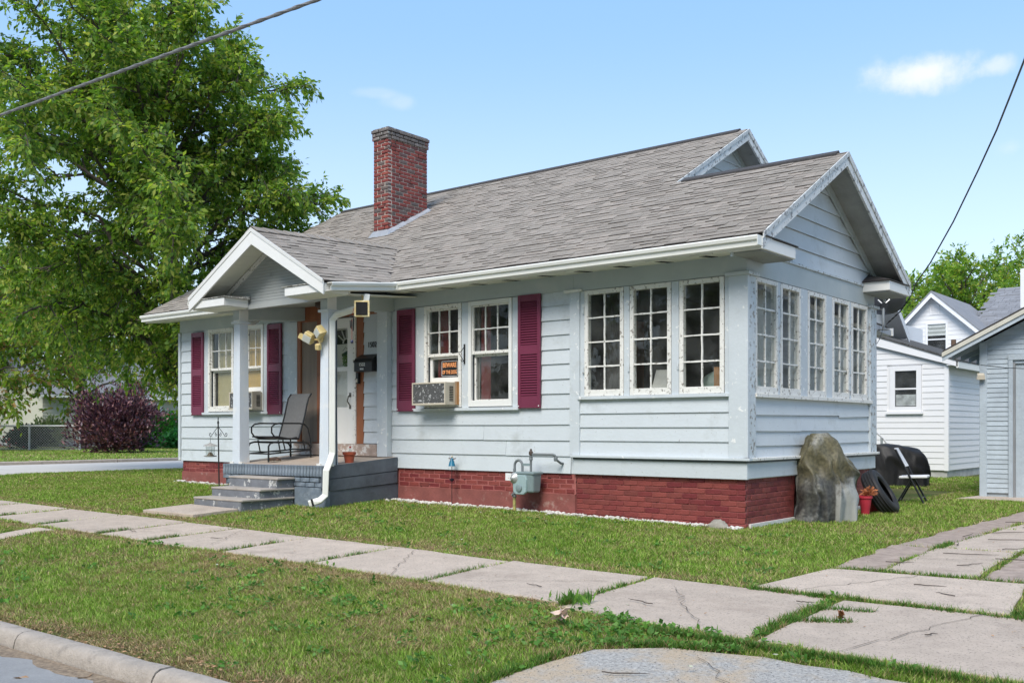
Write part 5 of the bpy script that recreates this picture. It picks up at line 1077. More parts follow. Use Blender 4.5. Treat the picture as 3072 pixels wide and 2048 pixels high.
def drape(name, org, A, B, prof, hb, m, label, cat, fold=.04, seed=0, nu=64, nv=72, p=.42):
    """cover hanging over a hidden object: height profile along A, rounded across B, with vertical folds"""
    us = [q[0] for q in prof]; zp = [q[1] for q in prof]; L_ = us[-1]; Vv = []
    for i in range(nu+1):
        a = L_*i/nu; zt = float(np.interp(a, us, zp)); e = 1-abs(2*i/nu-1)**6
        for j in range(nv+1):
            q = math.pi*j/nv; c_, s_ = math.cos(q), math.sin(q); w_ = math.copysign(abs(c_)**p, c_); h_ = abs(s_)**p
            z = zt*h_; lo = 1-z/max(zt, .01); fold_n = noise.noise(Vector((a*5+seed, w_*1.6, z*2.6)))+.5*noise.noise(Vector((a*12+z*5, w_*3+seed, z*4)))
            rid = abs(noise.noise(Vector((a*3.0+z*1.6+seed, w_*1.5, z*2.2-a*1.5+5)))); d_ = fold*(.3+1.2*lo)*fold_n-fold*1.5*rid+(.10*min(1, max(0, (a-.50)/.02))*max(0, 1-(a-.5)/.45)*lo if (w_ > 0 and seed == 2.3 and a > .5) else 0)
            bw = (hb*(.30+.70*e))*(1+.12*lo)+d_
            aa = a+(.5-i/nu)*.10*(z/1.2)+fold*.7*noise.noise(Vector((a*5, w_*4+seed, z*4)))*(1 if 0 < i < nu else .3)
            P_ = Vector(org)+Vector(A)*aa+Vector(B)*(w_*bw); Vv.append((P_.x, P_.y, max(z, 0)+zs(P_.x, P_.y)+fold*.5*noise.noise(Vector((a*4, w_*4, z*3+seed)))*h_))
    mb = MB(); mb.v = Vv; W_ = nv+1
    for i in range(nu):
        for j in range(nv): mb.f.append((i*W_+j, i*W_+j+1, (i+1)*W_+j+1, (i+1)*W_+j))
    mb.f.append(tuple(range(W_))); mb.f.append(tuple(nu*W_+j for j in range(W_))[::-1])
    o = mb.build(name, m, None, smooth=False, loc=(org[0], org[1], 0)); o.data.polygons.foreach_set('use_smooth', [True]*len(o.data.polygons)); return props(o, label, cat)
tp = at(2378, 13.05)
drape('covered_grill', (tp.x, tp.y, 0), Rv*.97+Fv*.22, -Fv, [(0, .62), (.03, .78), (.09, .93), (.16, 1.06), (.24, 1.15), (.45, 1.15), (.56, 1.07), (.66, .96), (.76, .86), (.86, .76), (.92, .68), (.95, .60)], .36, tarp_mat(), 'tall mossy brown and grey tarpaulin draped over a grill at the house corner', 'covered grill', fold=.10, seed=2.3)
# things stored inside the sunroom, seen through the panes
t = empty('white_board', (-1.3, .5, .74), 'white board leaning inside the middle front sunroom window', 'board'); MB().hexa([(-1.52, .30, 1.6), (-1.22, .30, 1.6), (-1.22, .33, 1.6), (-1.52, .33, 1.6), (-1.60, .62, 2.0), (-1.36, .62, 2.0), (-1.36, .65, 2.0), (-1.60, .65, 2.0)]).build('panel', mat('white_panel', (.7, .7, .68), .6), t)
bag = mat('iridescent_plastic', (.35, .45, .40), .25, nscale=3, namp=.3, stain=(.55, .58, .58), stain_th=.5, stain_scale=4)
blob('plastic_bundle', (-.50, .62, 1.72), (.42, .26, .26), bag, 'clear and green plastic-wrapped bundle behind the front window nearest the corner', 'bundle', amp=.3, fr=3, seed=9)
MB().box(-.55, -.20, .25, .62, 1.60, 1.98).build('cardboard_box', card_m, None, loc=(-.4, .4, 1.6), label='orange cardboard box behind the first side window of the sunroom', cat='box')
gp = at(2600, 20.8)
drape('covered_bench', (gp.x, gp.y, 0), Rv, -Fv, [(0, .82), (.1, .86), (.5, .87), (.85, .83), (1.05, .78), (1.2, .62), (1.3, .40)], .36, cloth_bk, 'low wide black cover over garden furniture behind the white folding chair', 'covered furniture', fold=.05, seed=7.1)
# ---- tyre
tcx = at(2661, 14.25); tcx.z = .345; ax = (Rv*.72+Z*.52-Fv*.44).normalized(); e1 = ax.cross(Z).normalized(); e2 = ax.cross(e1).normalized()
t = empty('car_tyre', (tcx.x, tcx.y, 0), 'worn black car tyre without a rim leaning beside the tarpaulin', 'tyre')
prof = [(.22, .06), (.205, .075), (.22, .10), (.27, .112), (.325, .102), (.345, .08), (.350, .04), (.350, -.04), (.345, -.08), (.325, -.102), (.27, -.112), (.22, -.10), (.205, -.075), (.22, -.06), (.30, -.09), (.325, -.06), (.328, .06), (.30, .09)]
mb = MB(); nseg = 56
for k in range(nseg):
    q = 2*math.pi*k/nseg; d_ = e1*math.cos(q)+e2*math.sin(q)
    for r_, h_ in prof: mb.v.append(tuple(tcx+d_*r_+ax*(h_-.11)))
n = len(prof)
for k in range(nseg):
    for j in range(n): mb.f.append((k*n+j, ((k+1) % nseg)*n+j, ((k+1) % nseg)*n+(j+1) % n, k*n+(j+1) % n))
mb.build('carcass', tire_m, t, smooth=True)
for h_ in (-.06, -.02, .02, .06):
    MB().tube([tcx+(e1*math.cos(q)+e2*math.sin(q))*.352+ax*(h_-.11) for q in [2*math.pi*k/40 for k in range(41)]], .009, 5, cap=False).build('tread_rib', tire_m, t)
# ---- planter with dried plant
pc = at(2596, 13.9); t = empty('red_planter', (pc.x, pc.y, 0), 'red plastic planter with a dried orange plant between tarpaulin and tyre', 'planter'); redp = mat('faded_red_plastic', (.48, .035, .06), .5, nscale=4, namp=.15)
MB().lathe((pc.x, pc.y, .0), [(.055, 0), (.062, .09), (.066, .10), (.085, .24), (.10, .245), (.10, .275), (.085, .275), (.08, .25), (.001, .25)], 14).build('pot', redp, t)
mb = MB(); r = random.Random(8)
for k in range(150):
    d_ = Vector((r.gauss(0, 1), r.gauss(0, 1), abs(r.gauss(.3, .8)))).normalized(); p = Vector((pc.x, pc.y, .29))+d_*r.uniform(.03, .12)+Rv*.05; s_ = d_.orthogonal().normalized()*r.uniform(.006, .02); mb.poly([p-d_*.02, p+s_, p+d_*.035+Vector((0, 0, -.015)), p-s_])
mb.build('dried_leaves', mat('dry_orange_leaf', (.42, .16, .07), .8, var=.35, trans=.2), t)
pc = at(2625, 14.35); t = empty('red_bucket', (pc.x, pc.y, 0), 'small dark red bucket half hidden behind the tyre', 'bucket'); MB().lathe((pc.x, pc.y, .0), [(.07, 0), (.09, .20), (.095, .21), (.085, .21), (.06, .02)], 14).build('bucket', mat('dark_red_plastic', (.22, .012, .02), .5), t)
# ---- folding chair
fc = at(2738, 16.2); t = empty('folding_chair', (fc.x, fc.y, 0), 'white plastic and black steel folding chair standing on the grass', 'chair'); plw = mat('white_chair_plastic', (.74, .74, .75), .4, nscale=6, namp=.05)
Ka, Kb = Rv*math.cos(.5)-Fv*math.sin(.5), Fv*math.cos(.5)+Rv*math.sin(.5); K = lambda a, b_, z_: Vector((fc.x, fc.y, z_+zs(fc.x, fc.y)))+Ka*a+Kb*b_
for b_ in (-.21, .21): 
    MB().tube([K(.20, b_*1.05, 0), K(-.24, b_*.93, .88)], .016, 8).build('leg', blackm, t); MB().tube([K(-.22, b_*.85, 0.0), K(.0, b_*.85, .40), K(.04, b_*.85, .43)], .014, 8).build('leg', blackm, t)
MB().tube([K(.155, -.21, .10), K(.155, .21, .10)], .009, 6).build('stretcher', blackm, t); MB().tube([K(-.19, -.18, .06), K(-.19, .18, .06)], .009, 6).build('stretcher', blackm, t)
def slab8(mb, pts, th): mb.hexa([p for p in pts]+[p+th for p in pts]); return mb
bevel(slab8(MB(), [K(-.19, -.20, .405), K(.24, -.20, .42), K(.24, .20, .42), K(-.19, .20, .405)], Vector((0, 0, .045))).build('seat', plw, t), .018, 3)
bevel(slab8(MB(), [K(-.10, -.20, .60), K(-.265, -.19, .90), K(-.265, .19, .90), K(-.10, .20, .60)], Ka*.022).build('backrest', plw, t), .01, 3)
# ---- satellite dish on the stoop roof
dc = at(2652, 16.6); dc.z = 3.33; t = empty('satellite_dish', (dc.x, dc.y, 2.95), 'dark grey satellite dish on the low roof behind the sunroom corner', 'satellite dish'); nd = (Fv*.55+Rv*.25+Z*.45).normalized(); a1 = nd.cross(Z).normalized(); a2 = a1.cross(nd)
mb = MB(); ns, nr_ = 32, 6
mb.v.append(tuple(dc))
for i in range(1, nr_+1):
    for k in range(ns): q = 2*math.pi*k/ns; rr_ = .31*i/nr_; mb.v.append(tuple(dc+a1*rr_*1.1*math.cos(q)+a2*rr_*.95*math.sin(q)+nd*.07*(i/nr_)**2))
for k in range(ns): mb.f.append((0, 1+k, 1+(k+1) % ns))
for i in range(1, nr_):
    for k in range(ns): mb.f.append((1+(i-1)*ns+k, 1+i*ns+k, 1+i*ns+(k+1) % ns, 1+(i-1)*ns+(k+1) % ns))
o = mb.build('reflector', mat('dark_grey_dish', (.07, .075, .085), .4), t, smooth=True); so = o.modifiers.new('s', 'SOLIDIFY'); so.thickness = .008
MB().tube([dc-nd*.03, dc-nd*.16-Z*.05, dc-nd*.17-Z*.36], .022, 10).build('mast', pipe_m, t); MB().tube([dc-nd*.02+a1*.09+a2*.05, dc-nd*.11, dc-nd*.02-a1*.09+a2*.05], .014, 6).build('bracket', mat('galvanised', (.45, .46, .47), .4, metal=.5), t); obox(MB(), dc-nd*.10-Z*.03, .10, .10, .12, (0, .4, .6)).build('clamp', blackm, t); obox(MB(), dc-nd*.17-Z*.375, .16, .16, .012, (0, 0, .6)).build('foot', pipe_m, t)
# ---- cables
def cable(name, pts, r_, m, label, twist=0, cat='cable'):
    P_ = [Vector(p) for p in pts]; o_ = []
    for i in range(len(P_)-1):
        for j in range(14): o_.append(P_[i].lerp(P_[i+1], j/14))
    o_.append(P_[-1]); mb = MB()
    if twist:
        for s_ in (0, math.pi): mb.tube([p+Vector((math.cos(k*twist+s_), math.sin(k*twist+s_), 0))*r_*.8 for k, p in enumerate(o_)], r_*.62, 5)
    else: mb.tube(o_, r_, 7)
    return mb.build(name, m, None, loc=pts[0], label=label, cat=cat)
def pnt(px, py, dep): p = at(px, dep); p.z = 1.2+(1288-py)/2983*dep; return p
ca, cb = pnt(0, 346, 11.5), pnt(953, 0, 7.96); dr = cb-ca
cg = mat('grey_cable', (.20, .20, .20), .6, nscale=30, namp=.3)
q_ = [ca-dr*2.2+Z*.9, ca-dr*1.0+Z*.22, ca, cb, cb+dr*.8+Z*.15, cb+dr*2+Z*.8]
ln_ = [q_[0]]+[q_[i].lerp(q_[i+1], t_/40) for i in range(5) for t_ in range(1, 41)]; mb = MB(); mb.tube(ln_, .014, 8)
for s_ in (0, 3.14):
    sp_ = [p.lerp(p2_, u_/4) for p, p2_ in zip(ln_[:-1], ln_[1:]) for u_ in range(4)]; mb.tube([p+Vector((0, math.cos(k_*.45+s_), math.sin(k_*.45+s_)))*.010 for k_, p in enumerate(sp_)], .008, 5)
mb.sm = True; o = mb.build('overhead_cable', cg, None, loc=q_[2], label='thick grey overhead cable crossing the sky above the tree', cat='cable')
wp = [(2742, 858, 15.5), (2790, 790, 14.6), (2860, 665, 13.4), (2935, 510, 12.0), (2990, 390, 10.9), (3030, 290, 10.0), (3072, 183, 9.1), (3150, -40, 7.8)]
cable('service_wire', [pnt(*p) for p in wp]+[Vector((6, -4, 7.5))], .010, blackm, 'twisted black service wire rising from the sunroom eave into the sky', twist=0)
cable('dish_wire', [pnt(2742, 862, 15.6), pnt(2728, 895, 15.6), pnt(2700, 935, 16), pnt(2660, 972, 16.2)], .011, blackm, 'short black cable looping from the eave corner down to the dish', twist=.9)
cable('drop_wire', [pnt(2652, 975, 16.2), pnt(2640, 1015, 15.6), pnt(2620, 1048, 15.35)], .005, blackm, 'thin wire dropping to a small black box on the sunroom corner post')
bevel(obox(MB(), pnt(2611, 1047, 15.3), .05, .07, .14, (0, 0, .6)).build('junction_box', blackm, None, label='small black junction box on the far sunroom corner post', cat='junction box'), .005, 1)
# ================================================================== NEIGHBOURING BUILDINGS
def gable_siding(pl, y0, y1, z0, ztop, apex, zap, step, m, parent, dp=.014, holes=()):
    """vinyl laps on a rectangular wall with a gable triangle above it"""
    zs_ = []; z = z0
    while z < zap-.02: zs_.append(z); z += step
    ya, yb = y0, y1
    def cl(za, zb):
        if zb <= ztop+1e-6: return (ya, yb)
        k = (za-ztop)/(zap-ztop); return (ya+(apex-ya)*k, yb+(apex-yb)*k) if k < .97 else None
    lap(pl, y0, y1, zs_, min(zs_[-1]+step, zap), holes, m, parent, dp, clip=cl) if not holes else (lap(pl, y0, y1, [q for q in zs_ if q < ztop-.01], ztop, holes, m, parent, dp), None)
def simple_window(pl, u0, u1, z0, z1, parent, trim=vinyl_t, tw=.07, meet=True, dark=hole_m):
    w_ = frame(pl, u0-tw, u1+tw, z0-tw, z1+tw, tw, tw, tw, .0, .045, trim, 'window', parent)
    MB().pb(pl, u0, u1, .004, .008, z0, z1).build('dark_room_sheet', dark, w_)  # flat near-black sheet standing in for the unlit room behind the panes
    mz_ = (z0+z1)/2
    for a, b in ((z0, mz_-.02), (mz_+.02, z1)): MB().pb(pl, u0, u1, .018, .022, a, b).build('pane', glass_m, w_)
    if meet: MB().pb(pl, u0, u1, .012, .034, mz_-.02, mz_+.02).build('meeting_rail', trim, w_)
    return w_
# ---- white vinyl annex and the house it belongs to
AY, AX = 14.1, -1.57
nb = empty('white_neighbour_house', (AX, AY, 0), 'white vinyl-sided neighbour house with low shed-roofed annex behind the white folding chair', 'house')
MB().box(-9, AX, AY, 22, .22, 2.75).build('wall', vinyl_m, nb); MB().box(-9, AX-.02, AY+.03, 22, -.3, .22).build('foundation', mat('pale_foundation', (.45, .45, .43), .9, nscale=4, namp=.25, bump=.5, peel=(.2, .2, .2), peel_th=.66), nb)
MB().box(-5, AX-.06, AY+.01, AY+.03, 2.7, 2.84).build('wall', vinyl_m, nb)
zl = [.22+.1445*k for k in range(18)]
lap(('Y', AY), -6, AX-.07, zl, 2.80, [(-3.0, -2.15, 1.60, 2.78)], vinyl_m, nb, .018); lap(('X', AX), AY+.07, 20, zl, 2.80, (), vinyl_m, nb, .018)
MB().box(AX-.075, AX+.024, AY-.024, AY+.075, .21, 2.80).build('corner_post', vinyl_t, nb)
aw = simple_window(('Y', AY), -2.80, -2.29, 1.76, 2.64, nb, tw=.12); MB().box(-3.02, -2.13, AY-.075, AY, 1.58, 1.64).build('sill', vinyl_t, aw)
MB().box(-2.78, -2.31, AY-.012, AY-.009, 1.78, 2.06).build('plastic_sheet', mat('crumpled_plastic', (.50, .51, .52), .35, nscale=7, namp=.5, bump=1, bscale=9), aw)
for k in range(5):
    zb_ = 2.80+.1445*k; xr_ = AX+.10-(zb_+.05-(2.92-.16))/.3556
    if xr_ > -6: MB().hexa([(-6, AY-.018, zb_), (xr_, AY-.018, zb_), (xr_, AY+.02, zb_), (-6, AY+.02, zb_), (-6, AY-.006, zb_+.145), (xr_-.3, AY-.006, zb_+.145), (xr_-.3, AY+.02, zb_+.145), (-6, AY+.02, zb_+.145)]).build('siding_board', vinyl_m, nb)
# annex shed roof: rises to the west
sl = (3.50-2.86)/(3.30-1.50)
mb = MB(); zr = lambda x: 2.92+sl*(AX+.10-x)
mb.hexa([(-6, AY-.12, zr(-6)-.04), (AX+.28, AY-.12, zr(AX+.28)-.04), (AX+.28, 20, zr(AX+.28)-.04), (-6, 20, zr(-6)-.04), (-6, AY-.12, zr(-6)), (AX+.28, AY-.12, zr(AX+.28)), (AX+.28, 20, zr(AX+.28)), (-6, 20, zr(-6))]); mb.build('annex_roof', mat('mossy_dark_shingle', (.08, .078, .075), .95, nscale=14, namp=.4, bump=1), nb)
MB().hexa([(-6, AY-.10, zr(-6)-.42), (AX+.25, AY-.10, zr(AX+.25)-.17), (AX+.25, AY-.08, zr(AX+.25)-.17), (-6, AY-.08, zr(-6)-.42), (-6, AY-.10, zr(-6)-.04), (AX+.25, AY-.10, zr(AX+.25)-.04), (AX+.25, AY-.08, zr(AX+.25)-.04), (-6, AY-.08, zr(-6)-.04)]).build('bargeboard', vinyl_t, nb)
MB().box(AX+.22, AX+.27, AY-.10, 20, zr(AX+.25)-.20, zr(AX+.25)-.04).build('gutter', gutter_m, nb); MB().box(AX, AX+.24, AY-.09, 20, 2.73, 2.75).build('soffit', vinyl_t, nb)
r = random.Random(6); mb = MB()
for k in range(60): x = r.uniform(-3.6, AX+.2); rock(mb, (x, AY-.12+r.uniform(-.01, .1), zr(x)+.005), r.uniform(.015, .035), r, .4)
mb.build('roof_moss', mat('moss_clump', (.10, .10, .09), 1), nb, kind='stuff')
MB().tube([(-1.76, AY+1.2, 2.95), (-1.76, AY+1.2, 3.45)], .06, 10).build('vent_pipe', mat('rusty_pipe', (.14, .09, .06), .8), nb)
# taller body: gable end facing east, above the annex
MB().box(-12, -4.2, 14.9, 21.0, 2.6, 4.3).build('wall', vinyl_m, nb)
BX, BP, BE = -3.35, 14.6, 16.95; bz = lambda y: 3.80+.80*(BE-y) if y > BP else 3.80+.80*(BE-2*BP+y)
mb = MB(); a = [(-3.8, 12.5, 4.2), (-3.8, BE-.3, 4.0), (-3.8, BP, bz(BP)-.1)]; mb.v = a+[(x-.15, y, z) for x, y, z in a]; mb.f = [(0, 1, 2), (5, 4, 3), (0, 3, 4, 1), (1, 4, 5, 2), (2, 5, 3, 0)]; mb.build('gable_wall', vinyl_m, nb)
MB().hexa([(-9, BE, bz(BE)-.05), (BX, BE, bz(BE)-.05), (BX, BP, bz(BP)-.05), (-9, BP, bz(BP)-.05), (-9, BE, bz(BE)), (BX, BE, bz(BE)), (BX, BP, bz(BP)), (-9, BP, bz(BP))]).build('roof', grey_sh, nb)
MB().hexa([(-4.2, BE-.02, bz(BE)-.12), (BX-.02, BE-.02, bz(BE)-.12), (BX-.02, BP, bz(BP)-.12), (-4.2, BP, bz(BP)-.12), (-4.2, BE-.02, bz(BE)-.06), (BX-.02, BE-.02, bz(BE)-.06), (BX-.02, BP, bz(BP)-.06), (-4.2, BP, bz(BP)-.06)]).build('rake_soffit', vinyl_t, nb)
MB().hexa([(BX-.02, BE, bz(BE)-.24), (BX+.01, BE, bz(BE)-.24), (BX+.01, BP, bz(BP)-.24), (BX-.02, BP, bz(BP)-.24), (BX-.02, BE, bz(BE)-.04), (BX+.01, BE, bz(BE)-.04), (BX+.01, BP, bz(BP)-.04), (BX-.02, BP, bz(BP)-.04)]).build('bargeboard', vinyl_t, nb)
# handrail by the annex
hr = at(2640, 22.0); t = empty('handrail', (hr.x, hr.y, 0), 'white curved metal handrail showing above the black cover', 'handrail')
KK = lambda px, z_: at(px, 22.0)+Z*z_
MB().tube([KK(2600, 1.42), KK(2626, 1.16), KK(2650, 1.0), KK(2668, .82), KK(2677, .66), KK(2678, .05)], .022, 8).build('rail', vinyl_t, t); MB().tube([KK(2645, 1.02), KK(2645, 0)], .028, 8).build('post', mat('grey_post', (.30, .33, .33), .5), t)
# ---- grey-roofed white house with a gable dormer
DY = 24.0
gh = empty('white_gable_house', (-4.6, DY, 0), 'white sided house with steep front gable, louvred vent and grey shingle roof', 'house')
gx0_, gx1_, gax, gz0, gzap = -6.2, -3.05, -4.74, 4.36, 5.80
lap(('Y', DY), -6.05, -3.30, [2.3+.135*k for k in range(15)], 4.36, [(-4.99, -4.27, 3.72, 4.36)], vinyl_m, gh, .016)
def dcl(za, zb):
    a = -6.05+(gax+6.05)*(za-4.36)/(gzap-.08-4.36); b = -3.30+(gax+3.30)*(za-4.36)/(gzap-.08-4.36); return (a, b) if b-a > .1 else None
lap(('Y', DY), -6.05, -3.30, [4.36+.135*k for k in range(10)], gzap-.1, (), vinyl_m, gh, .016, clip=dcl)
MB().box(-6.05, -3.3, DY, DY+8, 0, 4.36).build('wall', vinyl_m, gh)
mb = MB(); a = [(-6.05, DY+.002, 4.36), (-3.3, DY+.002, 4.36), (gax, DY+.002, gzap-.08)]; mb.v = a+[(x, y+.2, z) for x, y, z in a]; mb.f = [(0, 1, 2), (5, 4, 3), (0, 3, 4, 1), (1, 4, 5, 2), (2, 5, 3, 0)]; mb.build('gable_wall', vinyl_m, gh)
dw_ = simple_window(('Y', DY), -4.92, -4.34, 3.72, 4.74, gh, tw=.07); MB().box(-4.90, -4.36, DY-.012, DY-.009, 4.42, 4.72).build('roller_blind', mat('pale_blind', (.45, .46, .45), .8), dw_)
v_ = frame(('Y', DY), -4.86, -4.54, 5.06, 5.40, .035, .035, .035, .0, .03, vinyl_t, 'vent', gh); MB().box(-4.83, -4.57, DY-.006, DY-.001, 5.09, 5.37).build('vent_back', hole_m, v_)
for k in range(6): MB().hexa([(-4.83, DY-.026, 5.10+k*.045), (-4.57, DY-.026, 5.10+k*.045), (-4.57, DY-.006, 5.125+k*.045), (-4.83, DY-.006, 5.125+k*.045), (-4.83, DY-.026, 5.107+k*.045), (-4.57, DY-.026, 5.107+k*.045), (-4.57, DY-.006, 5.132+k*.045), (-4.83, DY-.006, 5.132+k*.045)]).build('louvre', vinyl_t, v_)
for xe_, ze_ in ((gx0_-.02, gz0-.08), (gx1_, gz0-.10)):
    MB().hexa([(xe_, DY-.28, ze_-.17), (xe_, DY-.25, ze_-.17), (gax, DY-.25, gzap-.17), (gax, DY-.28, gzap-.17), (xe_, DY-.28, ze_), (xe_, DY-.25, ze_), (gax, DY-.25, gzap), (gax, DY-.28, gzap)]).build('bargeboard', vinyl_t, gh)
    MB().hexa([(xe_, DY-.30, ze_), (xe_, DY+4.5, ze_), (gax, DY+4.5, gzap), (gax, DY-.30, gzap), (xe_, DY-.30, ze_+.05), (xe_, DY+4.5, ze_+.05), (gax, DY+4.5, gzap+.05), (gax, DY-.30, gzap+.05)]).build('roof', grey_sh, gh)
# main roof behind the dormer: ridge runs left-right
mb = MB(); mb.hexa([(-3.9, DY+.4, 4.0), (8, DY+.4, 4.0), (8, DY+5.2, 6.35), (-3.9, DY+5.2, 6.35), (-3.9, DY+.4, 4.08), (8, DY+.4, 4.08), (8, DY+5.2, 6.43), (-3.9, DY+5.2, 6.43)]); mb.build('roof', grey_sh, gh)
r = random.Random(2); mb = MB()
for i in range(26):
    x = -3.9-r.random()*.3
    while x < 8:
        wd = r.choice((.25, .35, .5)); y0 = DY+.4+i*.185; z0_ = 4.085+i*.185*.4896
        if r.random() < .8: mb.hexa([(x, y0, z0_), (x+wd-.01, y0, z0_), (x+wd-.01, y0+.2, z0_+.098), (x, y0+.2, z0_+.098), (x, y0, z0_+.02), (x+wd-.01, y0, z0_+.02), (x+wd-.01, y0+.2, z0_+.103), (x, y0+.2, z0_+.103)])
        x += wd
mb.build('shingle_field', grey_sh, gh, kind='stuff')
MB().box(-3.3, 8, DY+.6, DY+5, 0, 3.98).build('wall', vinyl_m, gh)
ck = at(3096, 29.5); MB().box(ck.x-.25, ck.x+.3, ck.y-.3, ck.y+.3, 4.8, 5.95).build('chimney', vinyl_t, gh)
# ---- garage
GY_ = 7.8; ga = empty('detached_garage', (.72, GY_, 0), 'weathered blue lap-sided garage with recessed door at the right edge of the yard', 'garage')
GA0 = .715
MB().box(GA0+.01, 6.2, GY_+.02, 13.5, .03, 2.62).build('wall', gar_m, ga)
grz = lambda x: 2.56+(3.19-2.56)/(1.402-.17)*(x-.17); GAPX = 3.55
mb = MB(); a = [(GA0, GY_+.004, 2.55), (2*GAPX-GA0, GY_+.004, 2.55), (2*GAPX-GA0, GY_+.004, grz(GA0)-.12), (GAPX, GY_+.004, grz(GAPX)-.14), (GA0, GY_+.004, grz(GA0)-.12)]
mb.v = a+[(x, y+.1, z) for x, y, z in a]; mb.f = [(0, 1, 2, 3, 4), (9, 8, 7, 6, 5)]+[(i, 5+i, 5+(i+1) % 5, (i+1) % 5) for i in range(5)]; mb.build('gable_wall', gar_m, ga)
zz_ = .10; st_ = .083
gl_ = []
while zz_ < 3.6: gl_.append(zz_); zz_ += st_
lap(('Y', GY_), GA0+.10, 1.165, [q for q in gl_ if q < 2.5], 2.55, (), gar_m, ga, .018, wob=.002)
for q in [q for q in gl_ if q >= 2.5]:
    xs_ = max(GA0+.1, .17+(q+.16-2.56)/.5114)
    if xs_ < GAPX-.2: MB().hexa([(xs_, GY_-.018, q), (2*GAPX-xs_, GY_-.018, q), (2*GAPX-xs_, GY_, q), (xs_, GY_, q), (xs_+.1, GY_-.006, q+st_+.003), (2*GAPX-xs_-.1, GY_-.006, q+st_+.003), (2*GAPX-xs_-.1, GY_, q+st_+.003), (xs_+.1, GY_, q+st_+.003)]).build('siding_board', gar_m, ga)
lap(('Y', GY_), 1.24, 5.3, [q for q in gl_ if 2.30 < q < 2.5], 2.50, (), gar_m, ga, .018)
bevel(MB().box(GA0-.02, GA0+.10, GY_-.035, GY_+.03, .02, 2.72).build('corner_board', gar_m, ga), .005, 1)
bevel(MB().box(1.165, 1.235, GY_-.05, GY_+.02, -.02, 2.42).build('door_jamb', gar_m, ga), .005, 1); MB().box(1.235, 1.27, GY_-.02, GY_+.14, -.02, 2.36).build('door_stop', mat('grey_bare_wood', (.24, .25, .26), .85, nscale=10, namp=.3, streak=True), ga)
MB().box(1.165, 5.9, GY_-.055, GY_+.02, 2.40, 2.50).build('door_head', gar_m, ga)
MB().box(5.8, 5.9, GY_-.05, GY_+.02, -.02, 2.42).build('door_jamb', gar_m, ga)
dr_ = MB().box(1.27, 5.8, GY_+.12, GY_+.16, .0, 2.40).build('garage_door', gar_m, ga)
for k in range(5):
    MB().box(1.275, 5.795, GY_+.105, GY_+.12, .01+k*.48, .01+k*.48+.465).build('panel', gar_m, dr_)
MB().hexa([(.17, GY_-.36, grz(.17)-.0), (GAPX, GY_-.36, grz(GAPX)), (GAPX, 13.8, grz(GAPX)), (.17, 13.8, grz(.17)), (.17, GY_-.36, grz(.17)+.035), (GAPX, GY_-.36, grz(GAPX)+.035), (GAPX, 13.8, grz(GAPX)+.035), (.17, 13.8, grz(.17)+.035)]).build('roof', shingle_dk, ga)
MB().hexa([(GAPX, GY_-.36, grz(GAPX)), (2*GAPX-.17, GY_-.36, grz(.17)), (2*GAPX-.17, 13.8, grz(.17)), (GAPX, 13.8, grz(GAPX)), (GAPX, GY_-.36, grz(GAPX)+.035), (2*GAPX-.17, GY_-.36, grz(.17)+.035), (2*GAPX-.17, 13.8, grz(.17)+.035), (GAPX, 13.8, grz(GAPX)+.035)]).build('roof', shingle_dk, ga)
cream = mat('cream_bargeboard', (.56, .54, .46), .65, nscale=5, namp=.12)
for a, b, z0_, z1_, m_, nm in ((-.375, -.35, -.075, .0, cream, 'bargeboard'), (-.35, -.33, -.15, -.072, gar_m, 'bargeboard')):
    MB().hexa([(.16, GY_+a, grz(.16)+z0_), (GAPX, GY_+a, grz(GAPX)+z0_), (GAPX, GY_+b, grz(GAPX)+z0_), (.16, GY_+b, grz(.16)+z0_), (.16, GY_+a, grz(.16)+z1_), (GAPX, GY_+a, grz(GAPX)+z1_), (GAPX, GY_+b, grz(GAPX)+z1_), (.16, GY_+b, grz(.16)+z1_)]).build(nm, m_, ga)
MB().hexa([(.19, GY_-.33, grz(.19)-.03), (GAPX, GY_-.33, grz(GAPX)-.03), (GAPX, GY_, grz(GAPX)-.03), (.19, GY_, grz(.19)-.03), (.19, GY_-.33, grz(.19)-.005), (GAPX, GY_-.33, grz(GAPX)-.005), (GAPX, GY_, grz(GAPX)-.005), (.19, GY_, grz(.19)-.005)]).build('roof_boarding', gar_m, ga)
for k in range(9): y_ = GY_+.12+k*.55; MB().hexa([(.20, y_, grz(.2)-.12), (GA0, y_, grz(GA0)-.16), (GA0, y_+.05, grz(GA0)-.16), (.20, y_+.05, grz(.2)-.12), (.20, y_, grz(.2)-.0), (GA0, y_, grz(GA0)-.0), (GA0, y_+.05, grz(GA0)-.0), (.20, y_+.05, grz(.2)-.0)]).build('rafter_tail', gar_m, ga)
lap(('X', GA0+.01), GY_+.1, 13.4, [], 2.5, ()) if False else None
h_ = bevel(obox(MB(), (.735, GY_-.10, 2.13), .14, .12, .10, (.3, 0, .3), .8).build('garage_lamp', beige_m, None, label='small beige lamp on the corner board of the garage', cat='lamp', loc=(.735, GY_-.1, 2.1)), .01, 1)
slab([(.50, 7.05), (4.9, 6.95), (6.5, 7.0), (6.5, 7.95), (.62, 7.95)], dw, m=concrete_m, name='garage_apron', seed=60, th=.03)
cable('garage_wire', [(.735, GY_-.12, 2.33), (1.2, GY_-.3, 2.25), (2.6, GY_-.8, 2.12)], .006, blackm, 'thin wire running along the front of the garage')
